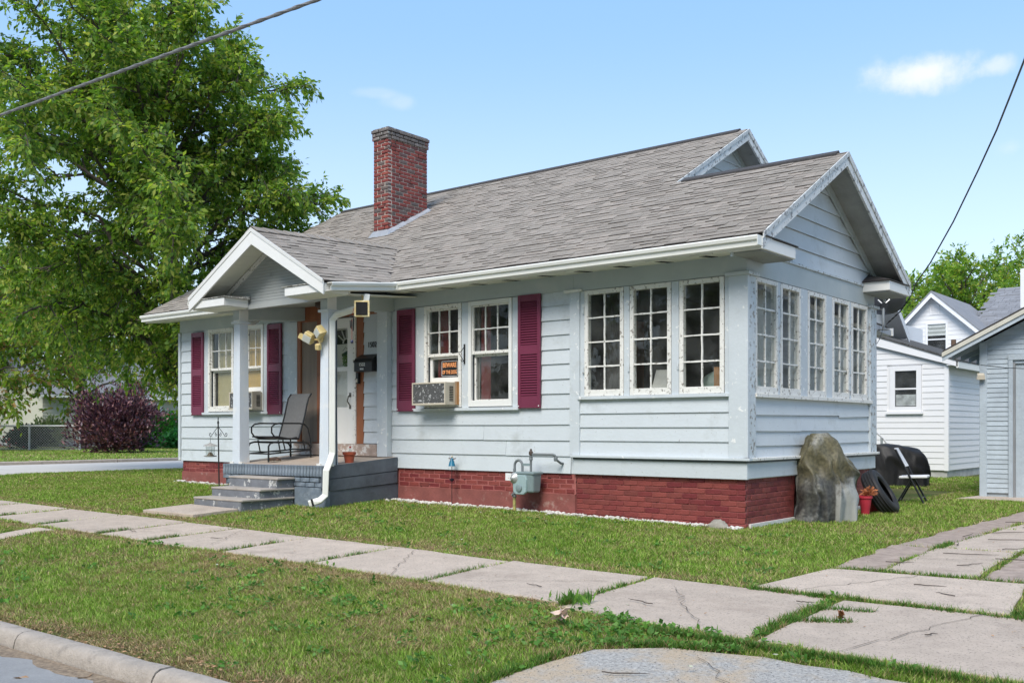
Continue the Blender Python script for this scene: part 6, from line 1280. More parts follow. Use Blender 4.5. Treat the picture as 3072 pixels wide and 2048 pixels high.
# ---- houses across the side street
def far_house(name, cx_, cy_, fw, fd, hz, wall, roofm, label, door=False, found=None, rot=0):
    """ridge along X; front faces -Y/+X ; built at its real place with windows"""
    t = empty(name, (cx_, cy_, .19), label, 'house'); x0, x1, y0, y1 = cx_-fd/2, cx_+fd/2, cy_-fw/2, cy_+fw/2
    MB().box(x0, x1, y0, y1, .5, hz).build('wall', wall, t); MB().box(x0+.03, x1-.03, y0+.03, y1-.03, -.1, .8).build('foundation', found or parge_m, t)
    n = int((hz-.8)/.2)
    for k in range(n):
        MB().hexa([(x1, y0, .8+k*.2), (x1+.025, y0, .8+k*.2), (x1+.025, y1, .8+k*.2), (x1, y1, .8+k*.2), (x1, y0, 1.0+k*.2), (x1+.006, y0, 1.0+k*.2), (x1+.006, y1, 1.0+k*.2), (x1, y1, 1.0+k*.2)]).build('siding_board', wall, t)
    zr_ = hz+fd*.28
    for s_ in (-1, 1): MB().hexa([(cx_+s_*(fd/2+.5), y0-.4, hz-.14), (cx_, y0-.4, zr_), (cx_, y1+.4, zr_), (cx_+s_*(fd/2+.5), y1+.4, hz-.14), (cx_+s_*(fd/2+.5), y0-.4, hz-.04), (cx_, y0-.4, zr_+.1), (cx_, y1+.4, zr_+.1), (cx_+s_*(fd/2+.5), y1+.4, hz-.04)]).build('roof', roofm, t)
    for s_ in (y0, y1):
        mb = MB(); a = [(x0, s_, hz), (x1, s_, hz), (cx_, s_, zr_-.05)]; mb.v = a+[(x, y+.1*(1 if s_ == y0 else -1), z) for x, y, z in a]; mb.f = [(0, 1, 2), (5, 4, 3), (0, 3, 4, 1), (1, 4, 5, 2), (2, 5, 3, 0)]; mb.build('gable_wall', wall, t)
    MB().box(x1+.40, x1+.52, y0-.4, y1+.4, hz-.22, hz-.08).build('gutter', gutter_m, t)
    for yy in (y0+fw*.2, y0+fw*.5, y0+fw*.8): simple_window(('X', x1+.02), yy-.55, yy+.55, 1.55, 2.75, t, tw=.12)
    return t
tan = mat('cream_siding', (.48, .47, .38), .6, nscale=1, namp=.05); pale2 = mat('pale_far_siding', (.58, .58, .54), .6, nscale=1, namp=.05)
f1 = at(430, 64); far_house('cream_far_house', f1.x-3, f1.y, 14, 8, 3.3, tan, grey_sh, 'cream sided house with grey roof behind the dark purple shrub', found=mat('far_grey_base', (.35, .34, .33), .9))
f2 = at(185, 72); far_house('pale_far_house', f2.x-3, f2.y, 9, 8, 3.2, pale2, grey_sh, 'pale house with red brick base seen behind the chain-link fence', found=brick_red)
# red lattice railing by the cream house
rc = at(535, 60); t = empty('red_porch_railing', (rc.x, rc.y, .19), 'dark red slatted porch railing beside the cream house', 'railing'); redw = mat('dark_red_wood', (.25, .03, .025), .7, var=.15)
for k in range(16): p = rc+Vector((.5, 1, 0)).normalized()*(k*.16-1.0); MB().box(p.x-.02, p.x+.02, p.y-.05, p.y+.05, .5, 2.15).build('slat', redw, t)
p0, p1 = rc-Vector((.5, 1, 0)).normalized()*1.05, rc+Vector((.5, 1, 0)).normalized()*1.6
for z_ in (.6, 2.1): MB().tube([p0+Z*z_, p1+Z*z_], .05, 6).build('rail', redw, t)
# ---- chain-link fence
A_, B_ = Vector((-48.2, 6.9, .19)), Vector((-40.6, 12.9, .19)); FD = (B_-A_).normalized(); FL = (B_-A_).length
t = empty('chain_link_fence', tuple(A_), 'grey chain-link fence on steel posts left of the purple shrub', 'fence'); galv = mat('galvanised_wire', (.42, .43, .43), .5, metal=.3, nscale=4, namp=.1)
k = 0
while k*2.42 < FL+.2: p = A_+FD*(k*2.42); MB().tube([p-Z*.1, p+Z*1.22], .05, 8).build('post', galv, t); MB().lathe(tuple(p+Z*1.22), [(.04, 0), (.04, .03), (.01, .06)], 8).build('post_cap', galv, t); k += 1
MB().tube([A_+Z*1.18, B_+Z*1.18], .045, 8).build('top_rail', galv, t); MB().tube([A_+Z*.06, B_+Z*.06], .008, 5).build('bottom_wire', galv, t)
mb = MB(); s_ = .13; n = int(FL/s_)
for i in range(-8, n):
    for sg in (1, -1):
        a0 = i*s_; h0, h1 = 0, 1.1; u0, u1 = a0, a0+1.1
        if sg < 0: u0, u1 = u1, u0
        c0, c1 = max(0, min(u0, u1)), min(FL, max(u0, u1))
        if c1 <= c0: continue
        f_ = lambda u: .06+1.1*((u-u0)/(u1-u0)); P0, P1 = A_+FD*c0+Z*f_(c0), A_+FD*c1+Z*f_(c1); nn_ = Vector((FD.y, -FD.x, 0))*.004; pr = Vector((0, 0, .006))
        mb.hexa([P0-pr-nn_, P1-pr-nn_, P1-pr+nn_, P0-pr+nn_, P0+pr-nn_, P1+pr-nn_, P1+pr+nn_, P0+pr+nn_])
mb.build('wire_mesh', galv, t, kind='stuff')

# ================================================================== VEGETATION
def leaves(P, D, size, rng, cols, asp=.5, fold=.25, droop=0., jit=.35):
    """one folded leaf (2 quads sharing a midrib -> 6 verts) per point P, pointing along D"""
    n = len(P); D = D+rng.normal(0, .6, (n, 3)); D[:, 2] -= droop; D /= np.linalg.norm(D, axis=1)[:, None]
    u = rng.normal(0, 1, (n, 3)); u[:, 2] += 1.2; s = np.cross(D, u); s /= np.linalg.norm(s, axis=1)[:, None]+1e-9; nn = np.cross(s, D)
    sz = (size*rng.uniform(1-jit, 1+jit, n))[:, None]
    a = P; b = P+D*sz; m = P+D*sz*.45; w_ = sz*asp*.5
    V = np.stack([a, m+s*w_+nn*sz*fold*.3, b, m-s*w_+nn*sz*fold*.3], 1).reshape(-1, 3)
    F = (np.arange(n)*4)[:, None]+np.array([[0, 1, 2, 3]])
    c = np.asarray(cols, float); ci = c[rng.integers(0, len(c), n)]*rng.uniform(.75, 1.25, (n, 1)); C = np.repeat(ci, 4, axis=0)
    return V, F, C
def tree(name, label, base, H, cc, rad, seed, nlimb=14, nsec=10, ntw=9, nleaf=9, lsize=.11, cols=((.08, .16, .025),), droop=.5, trunk_r=.25, cat='tree', group=None, lump=.35, asp=.5, low=-.9, twig=True, lmat=None, tz0=.25, lrng=.5):
    rng = np.random.default_rng(seed); r = random.Random(seed); base = Vector(base); cc = Vector(cc); mbk = MB(); root = empty(name, tuple(base), label, cat, group)
    top = Vector((cc.x, cc.y, base.z+H*.75)); tp_ = []
    for k in range(9): t_ = k/8; tp_.append(base.lerp(top, t_)+Vector((math.sin(t_*4+seed)*.12*H/10, math.cos(t_*3+seed)*.12*H/10, 0)))
    MB().tube([tp_[0]-Z*.3]+tp_, [trunk_r*1.35]+[trunk_r*(1.15-t_*.9) for t_ in [k/8 for k in range(9)]], 12).build('trunk', bark_m, root)
    PP, DD = [], []
    for i in range(nlimb):
        # spread the limb tips over the crown ellipsoid
        zf = low+(1.9-abs(low)+.95)*0+(1-low)*((i+.5)/nlimb)**.8; zf = max(low, min(.98, zf)); az = i*2.39996+r.uniform(-.4, .4); rr_ = math.sqrt(max(.04, 1-zf*zf))
        k_ = 1+lump*noise.noise(Vector((math.cos(az)*1.3, math.sin(az)*1.3, zf*1.5+seed)))+r.uniform(-.08, .1)
        tip = cc+Vector((math.cos(az)*rr_*rad[0]*k_, math.sin(az)*rr_*rad[1]*k_, zf*rad[2]*k_))
        st = tp_[min(8, int(9*(tz0+(.98-tz0)*max(0, (zf+.9)/1.9)**1.0*r.uniform(.75, .95))))]
        up = (tip-st).length*.22; limb = []
        for j in range(9):
            t_ = j/8; p = st.lerp(tip, t_)+Z*up*math.sin(t_*math.pi)*.8+Vector((r.uniform(-1, 1), r.uniform(-1, 1), r.uniform(-1, 1)))*.035*(tip-st).length*(0 if j in (0,) else 1); limb.append(p)
        mbk.tube(limb, [trunk_r*.30*(1-.86*j/8) for j in range(9)], 6)
        for s_ in range(nsec):
            t_ = .16+.84*(s_+r.random()*.8)/nsec; jj = min(7, int(t_*8)); p0 = limb[jj].lerp(limb[jj+1], t_*8-jj); out_ = (p0-cc); out_ = out_.normalized() if out_.length > .1 else Vector((0, 0, 1))
            d_ = (out_*.7+(limb[jj+1]-limb[jj]).normalized()*.5+Vector((r.gauss(0, .6), r.gauss(0, .6), r.gauss(.0, .5)))).normalized(); ln = rad[0]*r.uniform(.16, .36)*(1.15-t_*.4)
            sec = [p0+d_*ln*q+Z*(-.18*droop*ln*q*q+.05*ln*math.sin(q*3)) for q in (0, .33, .66, 1.)]
            mbk.tube(sec, [trunk_r*.10*(1-.75*q) for q in (0, .33, .66, 1.)], 4, cap=False)
            for w_ in range(ntw):
                q = .15+.85*w_/ntw; jq = min(2, int(q*3)); p1 = sec[jq].lerp(sec[jq+1], q*3-jq); dd = (d_*.6+Vector((r.gauss(0, .7), r.gauss(0, .7), r.gauss(-.1*droop, .55)))).normalized(); tl = lrng*r.uniform(.5, 1.2)
                p2 = p1+dd*tl-Z*droop*tl*.35
                if twig: mbk.tube([p1, p1.lerp(p2, .5)+Z*.03, p2], [.006, .004, .002], 3, cap=False)
                a_ = np.array(p1); b_ = np.array(p2); tt = rng.uniform(.1, 1.05, nleaf)[:, None]
                PP.append(a_+(b_-a_)*tt+rng.normal(0, .035, (nleaf, 3))); DD.append(np.repeat((b_-a_)[None]/max(tl, .01), nleaf, 0))
    mbk.build('branches', bark_m, root)
    P_ = np.concatenate(PP); D_ = np.concatenate(DD); V, F, C = leaves(P_, D_, lsize, rng, cols, asp, droop=droop)
    npmesh('crown', V, F, lmat or leaf_m, root, C)
    return root
G1 = ((.13, .23, .035), (.17, .29, .04), (.23, .36, .05), (.10, .20, .04), (.31, .41, .065), (.12, .22, .035), (.38, .42, .09))
bt = at(590, 23.5)
tree('shade_tree', 'tall leafy green tree with drooping branches left of the house', (bt.x, bt.y, .19), 11.5, (at(415, 23.5).x, at(415, 23.5).y, 6.75), (4.15, 4.15, 4.5), 5, nlimb=60, nsec=15, ntw=12, nleaf=13, lsize=.13, cols=G1, droop=.5, trunk_r=.21, low=-.86, lump=.30, tz0=.22)
G2 = ((.19, .30, .04), (.25, .35, .05), (.14, .24, .04), (.32, .38, .07), (.4, .25, .1))
G3 = ((.07, .15, .03), (.10, .19, .035), (.14, .23, .045), (.06, .12, .025))
for k, (px, dep, H, rx, cz, cl, lab) in enumerate(((10, 62, 10.5, 4.6, 6.8, G3, 'rounded green tree behind the chain-link fence at the left edge'), (250, 52, 9, 4.6, 5.2, G2, 'yellow-green tree filling the gap under the shade tree'), (470, 84, 10, 4.2, 6.5, G2, 'green tree rising behind the cream house'), (-120, 46, 10, 5.0, 5.5, G2, 'light green tree partly cut off by the left edge'), (330, 70, 12, 5.5, 7.2, G2, 'distant pale green tree beyond the cream house roof'), (120, 66, 12, 5.5, 7.0, G3, 'distant dark green tree behind the pale far house'))):
    p = at(px, dep); tree('background_tree', lab, (p.x, p.y, .19), H, (p.x, p.y, cz), (rx, rx, cz-2.6 if k in (0,) else cz-1.6), 20+k, nlimb=20, nsec=9, ntw=7, nleaf=9, lsize=.26, cols=cl, droop=.4, trunk_r=.22, group='trees across the side street', twig=False, lrng=.8, lump=.4)
for k, (px, dep, H, rx, cz, lab) in enumerate(((2890, 46, 9.6, 3.3, 6.1, 'bright green tree behind the grey-roofed gable house'), (3060, 48, 9.6, 3.2, 6.2, 'green tree at the right edge behind the grey roof'), (2745, 52, 8.9, 2.6, 5.6, 'smaller light green tree beyond the sunroom eave'))):
    p = at(px, dep); tree('background_tree', lab, (p.x, p.y, 0), H, (p.x, p.y, cz), (rx, rx, H-cz-.4), 40+k, nlimb=24, nsec=8, ntw=7, nleaf=9, lsize=.19, cols=((.20, .34, .05), (.26, .40, .06), (.16, .28, .045), (.12, .22, .04), (.38, .42, .08)), droop=.2, trunk_r=.2, group='trees behind the right-hand houses', twig=False, lrng=.6, lump=.45, low=-.5)
# trees on our side of the street, behind the photographer: they darken the window reflections
for k, (x, y) in enumerate(((-22, -30), (-10, -26), (1, -28), (12, -25), (24, -20), (30, -8), (-34, -26), (-16, -38), (6, -40))):
    tree('street_tree', 'leafy tree across the front street, '+['far down it past the corner', 'opposite the porch', 'opposite the sunroom', 'opposite the driveway', 'opposite the garage side', 'at the right end of the street', 'farthest of all along the street', 'in the second row opposite the porch', 'in the second row opposite the driveway'][k], (x, y, -.4), 15, (x, y, 7.6), (6.4, 6.4, 7.0), 60+k, nlimb=22, nsec=8, ntw=7, nleaf=8, lsize=.55, cols=G3, droop=.3, trunk_r=.3, group='trees across the front street', twig=False, lrng=1.1, low=-.7)
def shrub(name, label, c, rad, n, lsize, cols, seed, m=leaf_m, cat='shrub', asp=.45, droop=.1, upr=.4, stems=9):
    rng = np.random.default_rng(seed); r = random.Random(seed); root = empty(name, tuple(c), label, cat); mb = MB()
    for k in range(stems): q = r.uniform(0, 6.28); e = Vector((math.cos(q)*rad[0]*r.uniform(.3, .8), math.sin(q)*rad[1]*r.uniform(.3, .8), rad[2]*r.uniform(1.1, 1.8))); mb.tube([Vector(c), Vector(c)+e*.5+Z*.1, Vector(c)+e], [.035, .02, .006], 5)
    mb.build('stems', bark_m, root)
    d = rng.normal(0, 1, (n, 3)); d /= np.linalg.norm(d, axis=1)[:, None]
    k = np.array([noise.noise(Vector((float(a*2.2+seed), float(b*2.2), float(c_*2.2)))) for a, b, c_ in d]); k2 = np.array([noise.noise(Vector((float(a*6+seed), float(b*6), float(c_*6)))) for a, b, c_ in d])
    rr_ = (rng.uniform(.12, 1, n)**.5)*(1+.6*k+.42*k2); P_ = d*rr_[:, None]*np.array(rad)+np.array(c)+np.array([0, 0, rad[2]*.92]); P_ = P_[P_[:, 2] > c[2]+.02]; D_ = (P_-np.array(c))/np.linalg.norm(P_-np.array(c), axis=1)[:, None]; D_[:, 2] += upr
    V, F, C = leaves(P_, D_, lsize, rng, cols, asp, droop=droop); npmesh('foliage', V, F, m, root, C); return root
sc_ = at(350, 42.5); PU = ((.06, .022, .038), (.09, .033, .05), (.045, .02, .032), (.16, .055, .06), (.11, .055, .08), (.26, .13, .12))
shrub('purple_shrub', 'large rounded dark purple-leaved shrub on the far lawn', (sc_.x, sc_.y, .19), (1.72, 1.72, 1.42), 12000, .17, PU, 4, purple_m)
for k, (px, dep, rx, h_, cl, lab) in enumerate(((500, 53, 1.6, .95, ((.05, .19, .03), (.07, .24, .04), (.04, .14, .03)), 'bright green bush below the cream house window'), (425, 54, .8, .45, ((.10, .25, .06), (.08, .2, .05)), 'small pale green hosta clump left of the bright bush'), (540, 52, .9, .5, ((.05, .2, .06), (.04, .16, .05)), 'low green hosta clump at the corner of the house'), (85, 52, 1.0, .6, ((.015, .03, .012), (.02, .04, .015)), 'dark low evergreen behind the chain-link fence'), (145, 58, 1.0, .8, ((.09, .14, .05), (.12, .16, .06)), 'grey-green bush beyond the fence'))):
    p = at(px, dep); shrub('green_bush', lab, (p.x, p.y, .19), (rx, rx, h_), 3000, .22, cl, 70+k)
# flowers beside the fence
fp = at(8, 51); root = empty('flower_bed', (fp.x, fp.y, .19), 'red flowers by the chain-link fence at the left edge', 'flowers'); mb = MB(); r = random.Random(5)
for k in range(36): p = Vector((fp.x, fp.y, .5))+Vector((r.gauss(0, .5), r.gauss(0, .5), r.uniform(-.2, .7))); rock(mb, p, .06, r)
mb.build('blossoms', mat('red_blossom', (.45, .05, .04), .7, var=.3), root)
root = empty('leggy_weed', (.88, -4.80, -.13), 'taller tuft of broad green weed at a sidewalk joint', 'weed')
rng = np.random.default_rng(3); P_ = np.array([.88, -4.80, -.13])+rng.normal(0, 1, (70, 3))*np.array([.10, .06, .01]); V, F, C = leaves(P_, np.tile([0, 0, 1.], (70, 1)), .085, rng, ((.12, .26, .05), (.17, .32, .06)), .2, jit=.6); npmesh('blades', V, F, leaf_m, root, C)
props(root.children[0], kind='stuff')
# ---- lawn blades
def lawn(name, label, rects, seed, h, wd, dens_fn, thin=1.0):
    rng = np.random.default_rng(seed); XS, YS = [], []
    for x0, x1, y0, y1, den in rects:
        n = int((x1-x0)*(y1-y0)*den); XS.append(rng.uniform(x0, x1, n)); YS.append(rng.uniform(y0, y1, n))
    X = np.concatenate(XS); Y = np.concatenate(YS); keep = np.ones(len(X), bool); edge = np.zeros(len(X))
    for pl_ in PAVED:
        b = np.array(pl_); m_ = (X > b[:, 0].min()-.1) & (X < b[:, 0].max()+.1) & (Y > b[:, 1].min()-.1) & (Y < b[:, 1].max()+.1)
        idx = np.where(m_)[0]
        if len(idx): keep[idx[inside(pl_, X[idx]+rng.normal(0, .018, len(idx)), Y[idx]+rng.normal(0, .018, len(idx)))]] = False
    keep &= ~((X > -12) & (X < .0) & (Y > -.19-.06*np.sin(X*2.1)-.03*np.sin(X*7)) & (Y < 9.3)); keep &= ~((X > -8.5) & (X < -5.9) & (Y > -1.5) & (Y < 0)); keep &= ~((X > -7.82) & (X < -6.58) & (Y > -2.42) & (Y < 0)); keep &= Y > -7.39
    rel = np.stack([X-CAM[0], Y-CAM[1]], 1); dpt = rel @ np.array([-.6293, .7771]); lat = rel @ np.array([.7771, .6293]); keep &= (dpt > 1) & (np.abs(lat) < dpt*.56+1.8)
    X, Y = X[keep], Y[keep]; dpt = dpt[keep]
    # brown, dry ground: kerb edge, sidewalk edges and random patches
    def nz2(X, Y, s, o, oct_=3):
        out_ = np.zeros(len(X)); a = 1.
        for k in range(oct_):
            fx, fy = X*s+o+17.3*k, Y*s-o+9.1*k; ix, iy = np.floor(fx), np.floor(fy); tx, ty = fx-ix, fy-iy; tx = tx*tx*(3-2*tx); ty = ty*ty*(3-2*ty)
            hsh = lambda a_, b_: (np.sin(a_*127.1+b_*311.7+o)*43758.5453) % 1
            out_ += a*((hsh(ix, iy)*(1-tx)+hsh(ix+1, iy)*tx)*(1-ty)+(hsh(ix, iy+1)*(1-tx)+hsh(ix+1, iy+1)*tx)*ty); a *= .5; s *= 2.1
        return out_/1.75
    b1 = nz2(X, Y, .9, 3.); b2 = nz2(X, Y, 4., 11.); b3 = nz2(X, Y, 14., 5.)
    dry = np.clip((b1*.5+b2*.35+b3*.35-.50)*2.2, 0, 1)
    kerb = np.clip(1-(Y+7.38)/.42, 0, 1); sdw = np.clip(1-np.minimum(np.abs(Y+3.30), np.abs(Y+4.9))/.18, 0, 1)*(X < 2.2)*.75
    dry = np.clip(dry*np.where(Y < -4.7, 1., .65)+np.clip(kerb*1.3*(.5+b2), 0, 1)*.85+sdw*(.4+b2), 0, 1)
    n = len(X); ran = rng.random(n)
    sel = rng.random(n) < np.clip((1-.45*np.clip(kerb*1.5*b2, 0, 1))*(.55+.9*b3), .1, 1); X, Y, dry, dpt, ran, b1, b2, b3 = X[sel], Y[sel], dry[sel], dpt[sel], ran[sel], b1[sel], b2[sel], b3[sel]; n = len(X)
    hh = h*rng.uniform(.35, 1.25, n)*(1-.4*dry)*(.35+1.1*b3); wdd = wd*rng.uniform(.7, 1.4, n)*np.clip(dpt/9, .8, 3.); az = rng.uniform(0, 6.28, n)*.85+b2*5; ln_ = rng.uniform(.2, 1.5, n)*(1+.6*dry)
    dx, dy = np.cos(az), np.sin(az); Zb = zg(X, Y)-.004; P = np.stack([X, Y, Zb], 1); sdv = np.stack([-dy, dx, 0*dx], 1)*wdd[:, None]*.5; tip = P+np.stack([dx*ln_*hh, dy*ln_*hh, hh], 1)
    V = np.stack([P-sdv, P+sdv, tip], 1).reshape(-1, 3); F = np.arange(n*3).reshape(-1, 3)
    g0, g1, g2 = np.array([.17, .29, .042]), np.array([.245, .37, .06]), np.array([.40, .43, .14]); br, br2 = np.array([.46, .36, .20]), np.array([.28, .19, .11])
    mixv = np.clip(b1*.9+rng.normal(0, .22, n), 0, 1)[:, None]; c = g0*(1-mixv)+g1*mixv; m2 = (ran > .80)[:, None]; c = np.where(m2, g2, c)
    isb = (rng.random(n) < dry*.85+.05)[:, None]; c = np.where(isb, np.where((rng.random(n) > .35)[:, None], br, br2), c); c = c*rng.uniform(.5, 1.6, (n, 1)); C = np.repeat(c, 3, 0)
    return npmesh(name, V, F, grass_m, None, C, nper=3, kind='stuff', label=label)
lawn('lawn_grass', 'short mown green and straw-coloured grass', [(-4, 5, -7.4, -4.6, 16000), (-14, -4, -7.4, -4.6, 5000), (-3.5, 6, -4.6, -.0, 8500), (-14, -3.5, -4.6, 0.1, 5000), (0, 6, 0, 9, 4200), (-3, 6, 9, 15, 2600), (-17.4, -11.9, -6, 12, 2200)], 1, .048, .0085, None)
lawn('far_lawn_grass', 'mown grass across the side street', [(-44, -23.3, -8, 36, 320)], 2, .06, .02, None)
# broad-leaved weeds in the lawn
rng = np.random.default_rng(9); WX, WY = [], []
for k in range(330):
    if k < 150: cx_, cy_ = rng.uniform(-2.5, 3.2), rng.uniform(-6.6, -5.0)
    else: cx_, cy_ = rng.uniform(-6, 4), rng.uniform(-7.3, -.5)
    if k < 60: cx_, cy_ = rng.uniform(1.0, 2.6), rng.uniform(-5.7, -4.9)
    m_ = rng.integers(8, 26); WX.append(cx_+rng.normal(0, .06, m_)); WY.append(cy_+rng.normal(0, .05, m_))
WX, WY = np.concatenate(WX), np.concatenate(WY); kp = np.ones(len(WX), bool)
for pl_ in PAVED: kp &= ~inside(pl_, WX, WY)
WX, WY = WX[kp], WY[kp]; P_ = np.stack([WX, WY, zg(WX, WY)+rng.uniform(.012, .04, len(WX))], 1); D_ = np.stack([rng.normal(0, 1, len(WX)), rng.normal(0, 1, len(WX)), rng.uniform(0, .5, len(WX))], 1)
V, F, C = leaves(P_, D_, .042, rng, ((.09, .22, .04), (.13, .28, .05), (.08, .18, .04), (.16, .30, .08)), .6, droop=0, jit=.5); npmesh('lawn_weeds', V, F, grass_m, None, C, kind='stuff', label='low broad-leaved weeds mixed into the front lawn')
# tufts growing in the joints of the paving
def tufts(spots, seed):
    rng = np.random.default_rng(seed); VV, FF, CC = [], [], []; o = 0
    for x0, y0, x1, y1, n, h in spots:
        n = int(n*1.5); t_ = rng.random(n); cl_ = (np.sin(t_*17+x0*5)+np.sin(t_*41+y0*3))*.25+.6; ok = rng.random(n) < cl_; t_ = t_[ok]; n = len(t_)
        X = x0+(x1-x0)*t_+rng.normal(0, .022, n); Y = y0+(y1-y0)*t_+rng.normal(0, .022, n); hh = h*rng.uniform(.4, 1.3, n); az = rng.uniform(0, 6.28, n); l_ = rng.uniform(.3, 1.4, n)
        P = np.stack([X, Y, zg(X, Y)+.005], 1); sdv = np.stack([-np.sin(az), np.cos(az), 0*az], 1)*.0045; tip = P+np.stack([np.cos(az)*l_*hh, np.sin(az)*l_*hh, hh], 1); V = np.stack([P-sdv, P+sdv, tip], 1).reshape(-1, 3)
        c = np.array([.075, .17, .028])*rng.uniform(.6, 1.5, (n, 1)); c = np.where(rng.random((n, 1)) < .14, np.array([[.26, .19, .09]]), c); VV.append(V); FF.append(np.arange(n*3).reshape(-1, 3)+o); CC.append(np.repeat(c, 3, 0)); o += n*3
    npmesh('joint_grass', np.concatenate(VV), np.concatenate(FF), grass_m, None, np.concatenate(CC), nper=3, kind='stuff', label='grass and weeds growing in the joints of the paving')
sp = []
for j in js[3:]:
    sp.append((j-.02, -4.75, j-.05, -3.9 if j > -4 else -4.3, 300, .045))
sp += [(.85, -4.9, .84, -4.6, 400, .07), (2.5, -5.0, 2.52, -3.8, 900, .05), (2.45, -4.5, 2.85, -4.30, 500, .05), (2.5, -4.0, 2.85, -3.9, 350, .05), (1.72, -3.48, 3.8, -3.60, 1500, .05), (3.8, -3.6, 5, -3.62, 700, .05), (2.0, -2.22, 3.5, -2.16, 900, .045), (1.8, -5.22, 3.8, -5.28, 4200, .05), (3.8, -5.28, 6, -5.27, 1500, .05), (2.35, -2.1, 2.38, 1.0, 260, .03), (2.38, -.6, 2.36, -.1, 300, .05), (3.10, -2.1, 3.1, 2, 300, .04), (3.7, -3.4, 3.9, -3.7, 500, .06), (-7.1, -7.3, -7.1, -5, 500, .04), (-7.6, -7.3, -7.6, -5, 400, .04), (1.5, -6.9, 1.62, -5.8, 900, .05), (1.75, -5.6, 2.6, -5.33, 900, .055)]
tufts(sp, 5)
# ---- small litter: leaves, twigs, crumpled paper
def flake(mb, x, y, s, r, dz=.02, curl=.4):
    q = r.uniform(0, 6.28); ca, sa = math.cos(q), math.sin(q); z = zs(x, y)+dz; pts = [(-1, 0), (-.3, .45), (.3, .4), (1, 0), (.3, -.45), (-.3, -.4)]
    i0 = len(mb.v)
    for a, b in pts: mb.v.append((x+s*(a*ca-b*sa), y+s*(a*sa+b*ca), z+s*curl*r.uniform(0, 1)))
    mb.v.append((x, y, z)); mb.f += [(i0+6, i0+j, i0+(j+1) % 6) for j in range(6)]
r = random.Random(21)
def leafm(): return mat('dry_leaf', (.36, .22, .12), .8, var=.35)
mb = MB()
for k in range(1300):
    x = r.uniform(-5, 1.2); y = -7.60-abs(r.gauss(0, .10)) if r.random() < .7 else -7.40+abs(r.gauss(0, .1)); flake(mb, x, y, r.uniform(.008, .024), r, .012 if y < -7.56 else .03)
for k in range(150): flake(mb, r.uniform(1.6, 6), r.uniform(-7.5, 6), r.uniform(.006, .018), r, .028)
for k in range(80): flake(mb, r.uniform(-6, 3), r.uniform(-4.8, -3.4), r.uniform(.006, .014), r, .028)
gd = MB(); r3 = random.Random(14); pa = []
for k in range(60):
    x = -6+k*.13; pa.append((x, -7.575, -7.60-.10*abs(math.sin(x*1.7)+.4*math.sin(x*5.1))-r3.uniform(0, .05)-(.25*max(0, x+.9) if x > -.9 else 0)))
for (x0, a0, b0), (x1, a1, b1_) in zip(pa[:-1], pa[1:]): gd.poly([(x0, b0, -.4475), (x1, b1_, -.4475), (x1, a1, -.438), (x0, a0, -.438)])
gd.build('gutter_dirt', mat('gutter_dirt', (.26, .20, .14), .95, nscale=30, namp=.5, bump=1, stain=(.14, .10, .07), stain_th=.5, stain_scale=14), None, kind='stuff', label='brown silt and chaff gathered along the foot of the kerb')
mb.build('leaf_litter', leafm(), None, kind='stuff', label='dry brown leaves and chaff along the kerb and on the paving')
mb = MB()
for k in range(90): flake(mb, r.uniform(-5, 6), r.uniform(-7.2, 4), r.uniform(.010, .022), r, .05)
mb.build('pale_leaves', mat('pale_fallen_leaf', (.45, .47, .36), .7, var=.25), None, kind='stuff', label='pale upturned leaves scattered over the lawn')
mb = MB()
for j in range(9): flake(mb, 1.21+r.uniform(-.05, .05), -5.39+r.uniform(-.03, .03), r.uniform(.03, .055), r, .045+.008*j, .8)
mb.build('crumpled_leaf', mat('pale_pink_leaf', (.62, .48, .40), .7, var=.1), None, loc=(1.21, -5.39, -.15), label='crumpled pale pinkish dead leaf lying on the front grass strip', cat='leaf')
mb = MB()
for j in range(4): flake(mb, 2.78+r.uniform(-.02, .02), -4.30+r.uniform(-.02, .02), .035, r, .03+.012*j, 1.1)
mb.build('curled_leaf', mat('brown_curled_leaf', (.20, .08, .03), .6), None, loc=(2.78, -4.3, -.12), label='curled dark brown leaf standing on the big sidewalk slab', cat='leaf')
for k, (x, y) in enumerate(((-1.34, -7.92), (-.98, -7.72), (-1.05, -7.66))):
    mb = MB(); [flake(mb, x+r.uniform(-.03, .03), y+r.uniform(-.02, .02), r.uniform(.035, .06), r, .012+.01*j, .5) for j in range(4)]
    mb.build('street_leaf', leafm(), None, loc=(x, y, -.44), label=['flat brown dead leaf out in the street', 'tan dead leaf against the kerb', 'upright reddish dead leaf leaning on the kerb'][k], cat='leaf', group='large dead leaves by the kerb')
ck_ = MB(); r4 = random.Random(31)
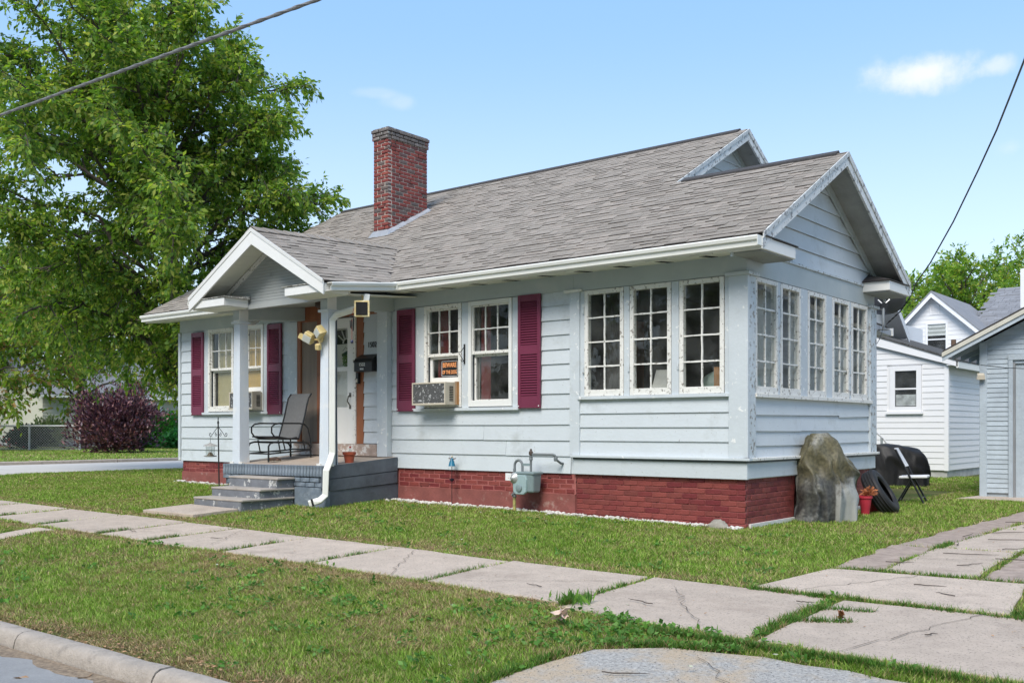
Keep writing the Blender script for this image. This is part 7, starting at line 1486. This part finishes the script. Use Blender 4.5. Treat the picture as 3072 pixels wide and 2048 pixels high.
for x0, y0, x1, y1 in ((3.1, -5.1, 3.5, -3.6), (-.5, -4.6, .6, -3.9), (2.1, -3.4, 2.7, -2.3), (-2.0, -3.6, -1.2, -4.7), (1.2, -3.8, 2.0, -4.9), (2.45, 1.2, 3.0, 1.6), (2.35, -1.4, 3.05, -1.1), (-5.0, -3.5, -4.2, -4.6), (3.6, -6.8, 2.4, -5.6), (4.4, -5.1, 4.1, -3.7)):
    n_ = 16; pts = [(x0+(x1-x0)*k/n_+r4.uniform(-.03, .03), y0+(y1-y0)*k/n_+r4.uniform(-.03, .03)) for k in range(n_+1)]
    for (a, b), (c_, d_) in zip(pts[:-1], pts[1:]):
        w_ = r4.uniform(.0015, .004); nx_, ny_ = -(d_-b), c_-a; q = math.hypot(nx_, ny_); nx_, ny_ = nx_/q*w_, ny_/q*w_; za, zb = zs(a, b)+.0265, zs(c_, d_)+.0265
        ck_.poly([(a-nx_, b-ny_, za), (a+nx_, b+ny_, za), (c_+nx_, d_+ny_, zb), (c_-nx_, d_-ny_, zb)])
ck_.build('paving_cracks', mat('dirt_filled_crack', (.10, .08, .06), .95), None, kind='stuff', label='thin dirt-filled cracks in the old paving slabs')
def twig(x, y, ln, q, seed, rad=.004):
    r2 = random.Random(seed); pts = []; z0_ = zs(x, y)+.026
    for j in range(6): t_ = j/5-.5; pts.append((x+math.cos(q)*ln*t_+r2.uniform(-.012, .012), y+math.sin(q)*ln*t_+r2.uniform(-.012, .012), z0_+r2.uniform(0, .006)))
    return pts, rad
mb = MB(); tw_ = [(2.75, -.9, .5, .3), (2.9, -1.5, .35, 1.2), (3.0, -.3, .3, .9), (2.85, .6, .6, .5), (2.6, 1.4, .5, .9), (2.9, 2.2, .7, .4), (2.45, -.2, .3, 1.8), (2.3, .8, .5, 1.6), (2.55, 3.0, .8, .7), (3.3, -1.0, .6, .2), (3.5, 1.0, .9, .5), (2.35, -1.7, .25, .4), (1.3, -4.5, .3, 2.8), (2.35, -3.85, .14, .2), (2.2, -6.1, .28, .5), (.2, -4.4, .2, 2.9), (-4.6, -4.2, .16, .4), (-6.1, -4.4, .3, 2.9), (3.1, -3.0, .2, 2.7), (2.9, -2.7, .25, .3), (3.4, -4.4, .12, 1)]
for k, (x, y, ln, q) in enumerate(tw_): p_, ra = twig(x, y, ln, q, k); mb.tube(p_, [ra, ra*1.1, ra, ra*.9, ra*.7, ra*.3], 5)
mb.build('fallen_twigs', bark_m, None, kind='stuff', label='thin dark twigs fallen on the driveway slabs')
